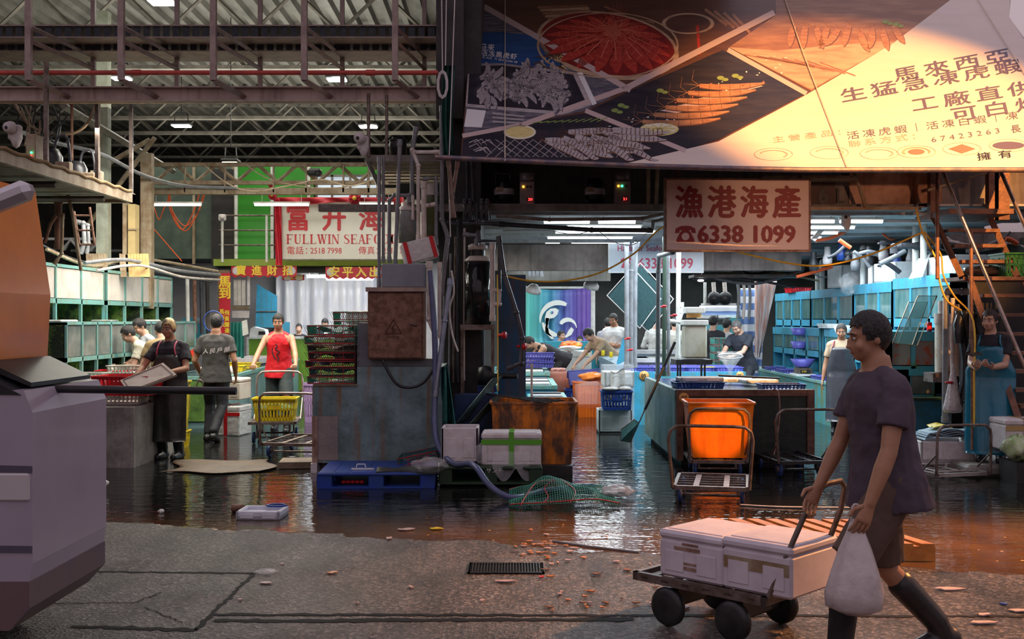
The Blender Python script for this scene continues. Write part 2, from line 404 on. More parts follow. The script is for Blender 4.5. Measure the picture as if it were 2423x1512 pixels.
    bp = N('ShaderNodeBump'); bp.inputs['Strength'].default_value = 1; bp.inputs['Distance'].default_value = 1
    L(hm.outputs[0], bp.inputs['Height']); L(bp.outputs[0], b.inputs['Normal'])
    return m
mb = MB(floor_material()); mb.add([(-16, 2.5, 0), (16, 2.5, 0), (16, 40, 0), (-16, 40, 0)], [(0, 1, 2, 3)]); mb.struct('floor')
# joints and cut edges in the paving
jt = fl('wet_black_joint', (.006, .006, .007), .75, spec=.2)
def strip(p, q, w, n, amp=.012):
    p = V(p); q = V(q); d = q - p; nrm = V((-d.y, d.x)).normalized(); pts = []; pts2 = []
    for i in range(n + 1):
        a = p + d * i / n; ww = w * random.uniform(.6, 1.2); o = nrm * random.uniform(-amp, amp)
        pts.append((a.x + o.x + nrm.x * ww / 2, a.y + o.y + nrm.y * ww / 2, .003)); pts2.append((a.x + o.x - nrm.x * ww / 2, a.y + o.y - nrm.y * ww / 2, .003))
    return pts + pts2[::-1], [(i, i + 1, 2 * n - i, 2 * n + 1 - i) for i in range(n)]
def g2(u, v): d = G(v); return ((u - CU) * d / F, d)
mb = MB(jt)
for a, b_, w, n in ((g2(170, 1352), g2(600, 1357), .035, 30), (g2(600, 1357), g2(462, 1492), .03, 30), (g2(170, 1482), g2(465, 1492), .06, 20), (g2(505, 1455), g2(2423, 1459), .045, 90),
                    (g2(505, 1470), g2(1500, 1466), .07, 50), (g2(380, 1402), g2(318, 1427), .012, 12), (g2(318, 1427), g2(120, 1428), .012, 10), (g2(345, 1437), g2(430, 1475), .01, 14), (g2(380, 1384), g2(450, 1380), .008, 8)):
    mb.add(*strip(a, b_, w, n))
mb.struct('trim_1')

# ---- roof: corrugated sheets, trusses
sheet = pm('corrugated_roof_sheet', (.125, .12, .108), (.07, .068, .062), 1.2, .55, .2)
mb = MB(sheet)
vs = []; x = -15.0; k = 0
while x < 3.2:
    for dx, z in ((0, 0), (.16, 0), (.18, -.10), (.28, -.10)): vs.append((x + dx, z))
    x += .32
P = [(a, 11.0, 7.32 + z) for a, z in vs] + [(a, 37.0, 7.10 + z) for a, z in vs]; n = len(vs)
mb.add(P, [(i, i + 1, n + i + 1, n + i) for i in range(n - 1)]); mb.struct('ceiling')
TRUSS = pm('grey_painted_truss', (.23, .21, .185), (.14, .13, .115), 4, .5, .3)
def truss(y, z0, z1, x0, x1, pitch, w=.09, ph=0):
    t = MB(TRUSS)
    t.bb((x0, y - w, z0 - .05), (x1, y + w, z0 + .02)); t.bb((x0, y - w * .8, z1 - .04), (x1, y + w * .8, z1 + .03))
    x = x0 + ph; up = True
    while x + pitch / 2 < x1:
        a = V((x, y, z0 if up else z1)); b_ = V((x + pitch / 2, y, z1 if up else z0)); t.tube([a, b_], .032, n=4, smooth=False)
        if up: t.box((x + pitch / 2, y, z1 - .02), (.12, .12, .05))
        x += pitch / 2; up = not up
    return t
ty = [14.2, 16.2, 18.4, 20.9, 22.9, 26.1, 28.2, 30.2, 32.4, 34.2]
for i, y in enumerate(ty):
    x1 = (1100 - CU) * y / F + 1.2
    truss(y, 6.42, 7.12, -14.5, x1, 1.45, ph=random.uniform(0, 1)).solo('roof_truss', f'grey zigzag steel roof truss under the corrugated roof, {ORD[i]} from the street', 'roof truss', 'roof trusses')
t = truss(19.4, 4.05, 4.36, -6.3, -2.0, .72, w=.04); t.mats = [CREAM_STEEL]
t.solo('lattice_girder', 'light lattice girder in front of the green panels above the sign', 'girder')
# far end wall of the hall, side walls
BW = pm('dim_back_wall', (.09, .095, .09), (.05, .05, .05), .8, .8, 0, .1)
MB(BW).bb((-16, 37, 0), (3, 37.2, 7.4)).struct('wall_back')
SW = pm('dim_side_wall', (.14, .135, .12), (.07, .065, .06), .9, .8, 0, .1, streak=(.05, .04, .03))
MB(SW).bb((-15.2, 8, 0), (-15, 37, 7.4)).struct('wall_left')
MB(SW).bb((8.6, 13.2, 0), (8.8, 34, 3.0)).struct('wall_right')
MB(BW).bb((-1.0, 27.6, 0), (8.7, 27.8, 3.6)).struct('wall_aisle_end')
# building over the right-hand stalls
MZ = pm('dark_mezzanine_board', (.26, .22, .20), (.14, .115, .105), 2, .75, .0, .1, streak=(.05, .03, .02))
MB(MZ).bb((-.80, 14.2, 2.98), (8.7, 14.4, 5.2)).struct('wall_mezzanine')
WC = pm('white_soffit', (.55, .56, .56), (.38, .37, .35), 1.2, .6, 0, .05, streak=(.20, .12, .08), streak_amt=.5)
mb = MB(WC); mb.bb((-.7, 12.6, 2.92), (6.6, 18.59, 2.945))
for yy in (13.3, 14.3, 15.4, 16.6, 18.0): mb.bb((-.7, yy - .05, 2.88), (6.6, yy + .05, 2.92))
mb.struct('ceiling_stalls')
mb = MB(MZ); mb.bb((-.9, 18.6, 2.9), (8.7, 27.7, 3.1))
mb.struct('ceiling_rear'); mb = MB(MZ); mb.bb((-.5, 18.6, 2.45), (4.9, 18.8, 2.89)); mb.struct('beam_rear')
mb = MB(PAINT_GREY)
mb.bb((-2.2, 12.48, 2.85), (4.62, 12.59, 2.93)); mb.struct('beam_mezzanine')
# big steel beam across the left hall and its hangers
bm_y = 12.5
mb = MB(pm('pinkish_primed_beam', (.58, .46, .42), (.42, .33, .30), 2, .55, .1, .05, streak=(.16, .08, .06)))
zt = EYE + (CV - 207) * bm_y / F; zb = EYE + (CV - 241) * bm_y / F
mb.bb((-9, bm_y, zb), (-.86, bm_y + .02, zt)); mb.bb((-9, bm_y - .07, zt - .012), (-.86, bm_y + .12, zt)); mb.bb((-9, bm_y - .07, zb), (-.86, bm_y + .12, zb + .012))
mb.struct('beam_hall')
HG = pm('primed_hanger_steel', (.40, .31, .28), (.28, .21, .20), 6, .5, .2)
for i, u in enumerate((68, 287, 505, 720, 935)):
    x = (u - CU) * 11.9 / F; t = MB(HG)
    zlow = EYE + (CV - 190) * 11.9 / F
    t.bb((x - .032, 11.87, zlow), (x + .032, 11.93, 5.6)); t.bb((x - .032, 11.93, zlow), (x - .02, 11.99, 5.6))
    t.tube([(x, 11.9, zlow), (x + .19, 12.52, zb + .06)], .035, n=4, smooth=False)
    for v in (62, 95): z = EYE + (CV - v) * 11.9 / F; t.tube([(x, 11.9, z), (x + .22, 13.2, z - .02)], .028, n=4, smooth=False)
    t.bb((x + .19, 13.15, zt), (x + .24, 13.2, 5.6))
    t.solo('cable_tray_hanger', f'long steel hanger bracket over the hall beam, {ORD[i]} from the left', 'hanger', 'steel hangers along the beam')
def perforated(name, v0, v1, y, lab):
    z0 = EYE + (CV - v1) * y / F; z1 = EYE + (CV - v0) * y / F; t = MB(pm('dark_mesh_tray', (.035, .045, .055), (.06, .065, .07), 30, .6, .4))
    n = 60; x0, x1 = -7.6, -.85
    for i in range(n): a = x0 + (x1 - x0) * i / n; t.bb((a, y - .01, z0), (a + .075, y, z1))
    t.bb((x0, y - .03, z1 - .015), (x1, y + .5, z1), HG); t.bb((x0, y - .03, z0 - .012), (x1, y + .5, z0), HG)
    t.solo(name, lab, 'cable tray')
perforated('cable_tray', 60, 88, 12.6, 'long dark mesh cable tray high above the beam, upper of the two')
perforated('cable_tray', 97, 120, 12.9, 'long dark mesh cable tray above the red pipe, lower of the two')
t = MB(pm('red_sprinkler_pipe', (.62, .09, .07), (.45, .07, .06), 8, .4)); z = EYE + (CV - 172) * 12.2 / F
t.cyl((-8.5, 12.2, z), (-.82, 12.2, z), .026)
for u in (312, 866): x = (u - CU) * 12.2 / F; t.cyl((x, 12.2, z), (x + .1, 12.2, z), .034)
t.solo('sprinkler_pipe', 'long red sprinkler pipe running above the hall beam', 'pipe')
# high-bay lamps under the roof
for i, (u, v, d, w, warm) in enumerate(((378, 2, 15.2, .34, 0), (283, 184, 21, .34, 0), (795, 187, 21, .36, 0), (426, 297, 25, .40, 1), (870, 299, 25, .40, 0), (543, 386, 20, .27, 2))):
    p = S(u, v, d); r_ = thing('high_bay_lamp', 'lit high bay lamp under the roof, ' + ('over the hall front, cut by the top edge', 'left one behind the red pipe', 'right one behind the red pipe', 'bluish one over the left stalls', 'right one beside the dome camera', 'warm one in front of the green panel')[i], 'ceiling lamp', p, group='high bay lamps')
    MB(BLACK).box((0, .1, .05), (w * 1.15, .30, .06), bev=.02).build('housing', r_, world=False)
    MB(fl('bay_lens_%d' % warm, (1, 1, 1), emis=((1, .98, .88), (.75, .92, 1), (1, .78, .45))[warm], estr=12)).box((0, .1, .005), (w, .26, .03), bev=.01).build('lens', r_, world=False)
    MB(BLACK).tube([(-w * .4, .1, .08), (-w * .35, .1, .3), (w * .35, .1, .3), (w * .4, .1, .08)], .012, n=5).tube([(0, .1, .3), (0, .1, 7.27 - p.z)], .008, n=5).build('bracket', r_, world=False)
    if i in (0, 2, 4): lamp('bay_light', 'POINT', p - V((0, 0, .12)), 35, (1, .97, .85), .15)

# dark plant shaft between the two halves
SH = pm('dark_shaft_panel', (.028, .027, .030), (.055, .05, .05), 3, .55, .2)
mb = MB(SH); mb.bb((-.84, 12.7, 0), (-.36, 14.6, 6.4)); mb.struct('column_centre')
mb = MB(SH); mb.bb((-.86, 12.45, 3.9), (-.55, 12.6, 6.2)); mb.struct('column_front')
for x in (-.80, -.70, -.57):
    pass
# left side columns
mb = MB(pm('pale_green_column', (.30, .33, .27), (.20, .21, .17), 4, .65, 0, .1, streak=(.20, .12, .06)))
x = (241 - CU) * 17 / F; mb.bb((x - .09, 17, 1.5), (x + .09, 17.15, 6.4)); mb.struct('column_1')
mb = MB(CREAM_STEEL); x = (345 - CU) * 18 / F; mb.bb((x - .09, 18, 1.8), (x + .09, 18.15, 4.35)); mb.tube([(x - 1.0, 18, 3.1), (x + .15, 18, 4.6)], .04, n=4, smooth=False)
mb.tube([(x - .62, 17.8, 4.1), (x + .1, 17.9, 4.55)], .04, n=4); mb.struct('column_2')
mb = MB(TRUSS); mb.tube([S(150, 250, 15), S(410, 405, 21)], .06, n=4, smooth=False); mb.struct('trim_2')

# ---- the back facade on the left (first floor over the rear stall)
YF = 22.0
GREEN = pm('glossy_green_panel', (.04, .30, .03), (.03, .24, .02), 1, .28, 0, .02)
def P2(u, v, d): return S(u, v, d)
def panel(mbx, u0, v0, u1, v1, d, mat, th=.05):
    a = S(u0, v1, d); b_ = S(u1, v0, d); mbx.bb((a.x, d, a.z), (b_.x, d + th, b_.z), mat)
mb = MB(GREEN); panel(mb, 557, 391, 640, 612, YF, GREEN); panel(mb, 640, 391, 742, 470, YF, GREEN); panel(mb, 742, 391, 892, 414, YF, GREEN)
for u in (555, 640, 727): panel(mb, u, 391, u + 7, 612, YF - .03, PVCW, .03)
mb.struct('wall_facade')
mb = MB(fl('bright_window_pane', (.55, .62, .68), .15, emis=(.62, .74, .85), estr=.55)); panel(mb, 748, 416, 895, 472, YF + .02, mb.mat, .02)
w = MB(PAINT_GREY)
for u in (746, 783, 826, 868, 890): panel(w, u, 414, u + 5, 474, YF - .02, PAINT_GREY, .04)
panel(w, 742, 413, 895, 418, YF - .02, PAINT_GREY, .04)
o = w.build('window_1'); o['kind'] = 'structure'; q = mb.build('window_pane', o)
mb = MB(pm('lime_beam', (.34, .45, .06), (.26, .36, .05), 2, .5)); panel(mb, 505, 613, 950, 629, YF - .15, mb.mat, .4); mb.struct('beam_facade')
mb = MB(BW); panel(mb, 380, 629, 950, 645, YF + .1, BW, .2); panel(mb, 355, 391, 556, 612, YF + .3, pm('dim_green_glass', (.12, .17, .13), (.07, .10, .08), 1.5, .2), .05)
for u in (352, 455, 548): panel(mb, u, 391, u + 6, 625, YF + .22, CREAM_STEEL, .05)
panel(mb, 500, 400, 552, 625, YF + .1, DARK, .05)
mb.struct('wall_facade_left')
mb = MB(CREAM_STEEL); z = EYE + (CV - 452) * 19.3 / F; mb.bb((-6.4, 19.3, z - .055), (-2.0, 19.45, z + .055)); mb.struct('beam_lamps')
# rear stall interior
IW = pm('stall_rear_wall', (.50, .46, .44), (.36, .34, .36), 1.1, .5, 0, .1)
mb = MB(IW); mb.bb((-9, 27, 0), (-1.5, 27.1, 3)); mb.struct('wall_rear_stall')
mb = MB(BW); mb.bb((-9, 22.4, 3.0), (-1.4, 27.1, 3.05)); mb.struct('ceiling_rear_stall')
# ================================================================ PEOPLE
def rot_axis(a, ax): return Matrix.Rotation(a, 3, ax)
def ik(a, b, l1, l2, pole):
    d = b - a; L_ = min(d.length, (l1 + l2) * .995); dn = d.normalized()
    x = (l1 * l1 - l2 * l2 + L_ * L_) / (2 * L_); h = math.sqrt(max(l1 * l1 - x * x, 0))
    p = V(pole); p = (p - dn * p.dot(dn)).normalized()
    return a + dn * x + p * h, a + dn * L_
def eloft(mb, rings, n=18, mat=None):
    vs = []; fs = []
    for c, ax, ay in rings:
        for k_ in range(n): a = 2 * math.pi * k_ / n; vs.append(c + ax * math.cos(a) + ay * math.sin(a))
    m = len(rings)
    for i in range(m - 1):
        for k_ in range(n): fs.append((i * n + k_, i * n + (k_ + 1) % n, (i + 1) * n + (k_ + 1) % n, (i + 1) * n + k_))
    fs += [list(range(n))[::-1], [(m - 1) * n + k_ for k_ in range(n)]]
    mb.add(vs, fs, mat, True)
def capsule(mb, pts, rs):
    mb.tube(pts, rs, n=12)
    mb.ell(pts[0], rs[0], nu=12, nv=8); mb.ell(pts[-1], rs[-1], nu=12, nv=8)
def remesh(mb, name, parent, vox, mat, smooth=4, disp=0, extra=None, dscale=.12):
    me = bpy.data.meshes.new(name); me.from_pydata([tuple(p) for p in mb.v], [], mb.f); me.update()
    bm = bmesh.new(); bm.from_mesh(me); bmesh.ops.recalc_face_normals(bm, faces=bm.faces); bm.to_mesh(me); bm.free()
    o = bpy.data.objects.new(name, me); COL.objects.link(o)
    md = o.modifiers.new('r', 'REMESH'); md.mode = 'VOXEL'; md.voxel_size = vox; md.use_smooth_shade = True
    ms = o.modifiers.new('s', 'SMOOTH'); ms.factor = .5; ms.iterations = smooth
    if disp:
        tx = bpy.data.textures.new('fold', 'CLOUDS'); tx.noise_scale = dscale; tx.noise_depth = 2
        dm = o.modifiers.new('d', 'DISPLACE'); dm.texture = tx; dm.strength = disp; dm.mid_level = .5
    dg = bpy.context.evaluated_depsgraph_get(); me2 = bpy.data.meshes.new_from_object(o.evaluated_get(dg))
    bpy.data.objects.remove(o); bpy.data.meshes.remove(me)
    if extra is not None and extra.v:
        bm = bmesh.new(); bm.from_mesh(me2)
        vv = [bm.verts.new(p) for p in extra.v]; bm.verts.ensure_lookup_table()
        for f in extra.f:
            fc = bm.faces.new([vv[i] for i in f]); fc.smooth = True
        bm.to_mesh(me2); bm.free()
    me2.materials.clear(); me2.materials.append(mat); me2.name = name
    o = bpy.data.objects.new(name, me2); COL.objects.link(o); o.parent = parent
    return o
def hand(body, fing, wrist, d, palm, curl, right, sc=1.0):
    """palm block in the body volume, five separate fingers; d = pointing direction, palm = direction the palm faces"""
    d = V(d).normalized(); pn = V(palm); pn = (pn - d * pn.dot(d)).normalized(); side = d.cross(pn) * (1 if right else -1)   # side = towards the thumb
    X = side; c = wrist + d * .045 * sc
    eloft(body, [(wrist - d * .01, X * .024 * sc, pn * .018 * sc), (wrist + d * .02 * sc, X * .032 * sc, pn * .016 * sc), (wrist + d * .085 * sc, X * .041 * sc, pn * .014 * sc), (wrist + d * .096 * sc, X * .036 * sc, pn * .010 * sc)], 12)
    for i, (off, ln) in enumerate(((.029, .070), (.010, .078), (-.010, .073), (-.029, .058))):
        p = wrist + d * .080 * sc + X * off * sc; a = 0; pts = [p]; cur = p; dirn = d
        for j, seg in enumerate((.42, .32, .26)):
            a = curl * (.55, .85, .6)[j]; dirn = (dirn * math.cos(a) + pn.cross(dirn).cross(dirn) * 0 + (pn * math.sin(a) if j == 0 else (pn * (1) - dirn * pn.dot(dirn)).normalized() * math.sin(a))).normalized() if abs(pn.dot(dirn)) < .98 else (dirn * math.cos(a) - d * math.sin(a)).normalized()
            cur = cur + dirn * ln * seg * sc * 1.05; pts.append(cur)
        fing.tube(pts, [.0088 * sc, .0085 * sc, .0078 * sc, .0062 * sc], n=7)
        fing.ell(pts[-1], .0062 * sc, nu=7, nv=5)
    p = wrist + d * .025 * sc + X * .026 * sc
    t1 = p + (d * .6 + X * .7 + pn * .35 * curl).normalized() * .040 * sc; t2 = t1 + (d * .85 + X * (.25 - .35 * curl) + pn * .45 * curl).normalized() * .032 * sc
    fing.tube([p, t1, t2], [.012 * sc, .0105 * sc, .0078 * sc], n=7); fing.ell(t2, .0078 * sc, nu=7, nv=5)
EYEW = fl('eye_white', (.62, .58, .55), .25); EYEB = fl('dark_iris', (.015, .01, .008), .1); LIP = fl('lip_tone', (.30, .10, .08), .5)

def person(label, loc, face=0, h=1.70, skin=None, pelvis=(0, 0, .90), lean=0, side=0, head=(0, 0), feet=((.10, 0), (-.10, 0)), toe=(0, 0),
           hands=None, hd=None, top=None, sleeve='short', low=None, legs='long', shoes='boot', shoe_mat=None, apron=None, hair=HAIR, hairstyle=1, vox=.0095,
           seated=False, group=None, build=1.0, extra_hair=0, name='person', collar=None):
    """a standing, leaning or walking figure; local space faces -Y, left hand at +X. hands: two wrist targets in local space."""
    skin = skin or SKIN; sc = h / 1.70; low = low or DARK; shoe_mat = shoe_mat or BLACK
    root = thing(name, label, 'person', loc, face, group)
    root.scale = (sc, sc, sc)
    P = V(pelvis); B = build
    up = V((math.sin(side), -math.sin(lean), math.cos(lean))).normalized(); fw = V((0, -math.cos(lean), -math.sin(lean))); X = fw.cross(up) * -1; X.normalize(); fw = up.cross(X) * -1
    if fw.y > 0 and lean < 1.2: fw = -fw
    X = V((1, 0, 0)) - up * up.x; X.normalize()
    fy = up.cross(X); fy.normalize()                       # points backwards (+y) for an upright body
    def sp(t):                                             # spine, t = height above the hips, bends progressively
        return P + up * t + fy * (-.02 * math.sin(t * 3))
    body = MB(skin); fing = MB(skin); shirt = MB(top or skin)
    hipc = P
    rings = [(-.10, .10, .07), (-.05, .155, .105), (.03, .160, .110), (.14, .140, .100), (.26, .150, .108), (.37, .170, .112), (.435, .160, .095), (.475, .120, .078), (.51, .066, .062), (.57, .054, .056)]
    eloft(body, [(sp(t), X * a * B, fy * b_ * B) for t, a, b_ in rings])
    neck = sp(.548)
    hp, hy = head
    # head frame
    Mh = Matrix.Rotation(hy, 3, 'Z') @ Matrix.Rotation(hp, 3, 'X')
    hz = Mh @ V((0, 0, 1)); hc = neck + hz * .108 + (Mh @ V((0, -1, 0))) * .022
    capsule(body, [sp(.50), hc - hz * .03], [.058, .056])
    def E(c, r): body.ell(hc + Mh @ V(c), r, M=Mh, nu=14, nv=10)
    E((0, .006, .018), (.076, .092, .094)); E((0, -.026, -.045), (.061, .064, .064)); E((0, -.048, -.080), (.036, .036, .026))
    E((0, -.093, -.018), (.011, .016, .026)); E((0, -.101, -.036), (.016, .014, .011)); E((.075, .012, -.012), (.007, .015, .025)); E((-.075, .012, -.012), (.007, .015, .025))
    E((0, -.078, .024), (.052, .016, .010)); E((.042, -.062, -.034), (.024, .024, .026)); E((-.042, -.062, -.034), (.024, .024, .026)); E((0, -.083, -.062), (.022, .010, .008))
    # arms
    for i, sgn in enumerate((1, -1)):
        sh = sp(.425) + X * .168 * sgn * B
        tgt = V(hands[i]) if hands and hands[i] is not None else sh + V((.06 * sgn, -.03, -.52))
        pole = V((.5 * sgn, .9, -.2)); el, wr = ik(sh, tgt, .285, .245, pole)
        capsule(body, [sp(.475) + X * .05 * sgn, sh], [.042, .038]); capsule(body, [sh, el], [.048 * B, .038]); capsule(body, [el, el.lerp(wr, .35), wr], [.039, .040, .026])
        dd, pn, cu = (hd[i] if hd and hd[i] else ((wr - el).normalized(), V((-sgn, 0, 0)), .45))
        hand(body, fing, wr, dd, pn, cu, sgn < 0)
        if sleeve in ('short', 'long'):
            capsule(shirt, [sp(.470) + X * .065 * sgn, sh + up * .006], [.056, .060])
            if sleeve == 'short': e_ = sh.lerp(el, .62); capsule(shirt, [sh, sh.lerp(el, .2)], [.055 * B, .058 * B]); shirt.tube([sh, e_], [.057 * B, .064 * B], n=14)
            else: capsule(shirt, [sh, el], [.058 * B, .054]); capsule(shirt, [el, wr.lerp(el, .05)], [.055, .042])
    # legs
    trou = MB(low)
    for i, sgn in enumerate((1, -1)):
        shoe = MB(shoe_mat); hip = P + V((.085 * sgn * B, 0, -.03)); fx, fyy = feet[i][:2]; fz = feet[i][2] if len(feet[i]) > 2 else 0
        ank = V((fx, fyy, .085 + fz)); kn, an = ik(hip, ank, .415, .415, V((.12 * sgn, -1, .1)))
        capsule(body, [hip, kn], [.078 * B, .052]); capsule(body, [kn, kn.lerp(an, .35), an], [.050, .054, .036])
        ta = toe[i]; td = Matrix.Rotation(ta, 3, 'Z') @ V((0, -1, 0)); heel = V((an.x, an.y, an.z - .055)) - td * .045; tip = V((an.x, an.y, an.z - .062)) + td * .15
        tp = -.0 if fz < .03 else -.05; tip.z += tp
        capsule(body, [heel, tip], [.034, .028])
        if legs == 'long': capsule(trou, [hip, kn], [.098 * B, .074]); capsule(trou, [kn, an + V((0, 0, .03))], [.074, .058])
        elif legs == 'shorts': trou.tube([hip + V((0, 0, .04)), hip.lerp(kn, .45), hip.lerp(kn, .95)], [.100 * B, .100, .098], n=16)
        if shoes == 'boot': capsule(shoe, [kn.lerp(an, .30), kn.lerp(an, .9), an - V((0, 0, .03))], [.068, .058, .056]); sr = 1.42
        elif shoes == 'low': capsule(shoe, [an, an - V((0, 0, .03))], [.045, .045]); sr = 1.25
        else: sr = 1.12
        capsule(shoe, [heel + V((0, 0, .006)), heel.lerp(tip, .55) + V((0, 0, .01)), tip + V((0, 0, .002))], [.036 * sr, .036 * sr, .030 * sr])
        if legs != 'none': remesh(shoe, 'boot' if shoes == 'boot' else 'shoe', root, vox, shoe_mat, 2)
    b_ = remesh(body, 'body', root, vox, skin, 3, extra=fing)
    if top:
        tr = [(-.13, .204, .176), (-.02, .194, .150), (.10, .168, .126), (.22, .160, .124), (.34, .182, .130), (.415, .176, .118), (.455, .140, .100), (.488, .095, .082), (.502, .078, .076)]
        if sleeve == 'none': tr = [(-.13, .204, .176), (-.02, .194, .150), (.10, .168, .126), (.22, .160, .124), (.34, .170, .130), (.39, .158, .122), (.43, .140, .108), (.465, .115, .092), (.488, .092, .080)]
        if sleeve == 'none': [capsule(shirt, [sp(.478) + X * .06 * g_ , sp(.45) + X * .115 * g_], [.048, .045]) for g_ in (1, -1)]
        eloft(shirt, [(sp(t), X * a * B, fy * c_ * B) for t, a, c_ in tr])
        remesh(shirt, 'shirt' if sleeve != 'none' else 'vest', root, vox, top, 3, disp=.022, dscale=.10)
    if legs != 'none':
        eloft(trou, [(P + up * t, X * a * B, fy * c_ * B) for t, a, c_ in ((-.12, .12, .10), (-.05, .168, .122), (.04, .166, .118), (.07, .160, .114))])
        remesh(trou, 'trousers' if legs == 'long' else 'shorts', root, vox, low, 3, disp=.020, dscale=.12)
    # hair: a cap over the skull with an uneven surface
    if hair:
        hm = MB(hair); n1, n2 = 40, 22; rnd = random.Random(int(abs(loc[0]) * 100)); g = {}
        lift = {1: .012, 2: .003, 3: .020}[hairstyle]
        for j in range(n2 + 1):
            for i in range(n1):
                t = math.pi * j / n2; a = 2 * math.pi * i / n1; q = V((math.sin(t) * math.cos(a), math.sin(t) * math.sin(a), math.cos(t)))
                rr = 1.045 + lift * 6 * max(0, q.z) * (.9 + .5 * (-q.y)) + rnd.uniform(-.012, .02) * (1 if hairstyle != 2 else .3)
                g[j, i] = V((0, .006, .018)) + V((q.x * .076 * rr, q.y * .094 * rr, q.z * .096 * rr))
        vs = []; ix = {}
        def gi(j, i):
            k_ = (j, i % n1)
            if k_ not in ix: ix[k_] = len(vs); vs.append(hc + Mh @ g[k_])
            return ix[k_]
        fs = []
        for j in range(n2):
            for i in range(n1):
                c_ = (g[j, i] + g[j + 1, i] + g[j, (i + 1) % n1] + g[j + 1, (i + 1) % n1]) / 4
                line = .058 + rnd.uniform(-.010, .012) if c_.y < -.055 else (.015 if c_.y < -.02 else (.0 - (c_.y + .02) * .9))
                if abs(c_.x) > .06 and c_.y < .0 and c_.y > -.04: line = -.01
                if c_.z > line: fs.append((gi(j, i), gi(j + 1, i), gi(j + 1, i + 1), gi(j, i + 1)))
        hm.add(vs, fs, hair, True); hm.build('hair', root, world=False)
    if vox < .011:
        f = MB(EYEW)
        for sgn in (1, -1):
            f.ell(hc + Mh @ V((.030 * sgn, -.0815, .002)), (.0125, .008, .0065), EYEW, M=Mh, nu=10, nv=6)
            f.ell(hc + Mh @ V((.030 * sgn, -.0885, .001)), (.0055, .003, .0058), EYEB, M=Mh, nu=8, nv=6)
        f.build('eyes', root, world=False)
        f = MB(HAIR)
        for sgn in (1, -1): f.tube([hc + Mh @ V((x_ * sgn, y_, z_)) for x_, y_, z_ in ((.013, -.0935, .022), (.030, -.094, .025), (.049, -.082, .019))], [.003, .0042, .002], n=6)
        f.build('eyebrows', root, world=False)
        MB(LIP).ell(hc + Mh @ V((0, -.0905, -.063)), (.021, .006, .0045), LIP, M=Mh, nu=10, nv=6).build('mouth', root, world=False)
    if apron:
        am, z1, z0, wid = apron['mat'], apron.get('top', 1.30), apron.get('hem', .35), apron.get('w', .235)
        def af(u_, v_):
            z = z0 + (z1 - z0) * v_; a = (u_ - .5) * 2; half = wid if z < 1.0 else wid - (wid - .13) * (z - 1.0) / max(.05, z1 - 1.0)
            x = a * half; t = z - P.z
            base = sp(max(-.05, t)) if z > P.z - .05 else P + V((0, 0, z - P.z)); dep = .165 + (.11 * (P.z - z) if z < P.z else 0)
            y = base.y - dep * math.sqrt(max(0, 1 - (a * .78) ** 2)) + .012 * math.sin(a * 7 + z * 3) * (1.3 - z) + (0 if z > .9 else -.02)
            return (base.x + x, y + (.04 if abs(a) > .95 else 0), z)
        ap = MB(am); ap.grid(af, 22, 26, am, th=.004); ap.build('apron', root, world=False)
        st = MB(apron.get('strap', am))
        for sgn in (1, -1): st.tube([V(af(.5 + .46 * sgn, 1)), sp(.42) + X * .105 * sgn - fy * .118, sp(.482) + X * .10 * sgn - fy * .065, sp(.495) + X * .095 * sgn, sp(.44) + X * .07 * sgn + fy * .115, sp(.2) - X * .02 * sgn + fy * .125], .011, n=6, sub=4)
        st.build('apron_straps', root, world=False)
    return root, dict(hc=hc, Mh=Mh, sp=sp, X=X, fy=fy)
# ================================================================ THE PRINTED CANOPY
SA, CA = math.sin(math.atan(.739)), math.cos(math.atan(.739))
BN = V((0, -SA, CA))
def BP(u, v, lift=0):
    c = (CV - v) / F; t = (11 * SA - 1.58 * CA) / (SA - CA * c)
    return V(((u - CU) * t / F, t, EYE + c * t)) + BN * lift
bn = thing('printed_canopy', 'huge printed canopy banner with prawn pictures and dark lettering, glowing orange at its right', 'banner', BP(1750, 392))
cl = lambda n, c, c2=None, s=4: pm(n, c, c2, s, .42, 0, .25, 3, stretch=(.5, 1.6, 1.6))
C_DK = cl('print_dark_brown', (.035, .022, .022), (.055, .032, .028)); C_CR = cl('print_cream', (.78, .66, .60), (.74, .62, .55)); C_ST = cl('print_strip_pink', (.58, .44, .43))
C_NV = cl('print_navy', (.02, .07, .22), (.03, .10, .30)); C_SH = cl('print_slate', (.07, .07, .10), (.22, .20, .24), 14); C_BK = cl('print_black_slate', (.022, .020, .032), (.04, .034, .045))
C_RED = cl('print_prawn_red', (.50, .055, .04), (.36, .03, .025), 10); C_RED2 = cl('print_prawn_light', (.68, .17, .11)); C_REDD = cl('print_prawn_dark', (.22, .02, .02))
C_GR = cl('print_shrimp_grey', (.50, .45, .45), (.34, .30, .33), 18); C_GRD = cl('print_shrimp_stripe', (.09, .08, .11)); C_OR = cl('print_grilled', (.50, .25, .13), (.30, .13, .07), 18); C_ORD = cl('print_grilled_dark', (.15, .07, .045))
C_LM = cl('print_lemon', (.75, .66, .30), (.62, .50, .18), 20); C_LM2 = cl('print_lemon_pith', (.80, .76, .58)); C_GN = cl('print_herb', (.24, .33, .10)); C_WH = cl('print_white', (.80, .78, .80)); C_TX = cl('print_lettering', (.13, .10, .16)); C_TXL = cl('print_pale_lettering', (.46, .34, .30))
C_FAD = cl('print_faded_scene', (.26, .12, .07), (.42, .22, .12), 3); C_PAN = cl('print_pan_tan', (.55, .38, .25), (.38, .24, .16), 5); C_BRN = cl('print_table_brown', (.14, .065, .045), (.10, .045, .035), 3)
cloth = MB(C_DK)
def art(pts, mat, lift, mbx=None): (mbx or cloth).poly([BP(u, v, lift) for u, v in pts], mat)
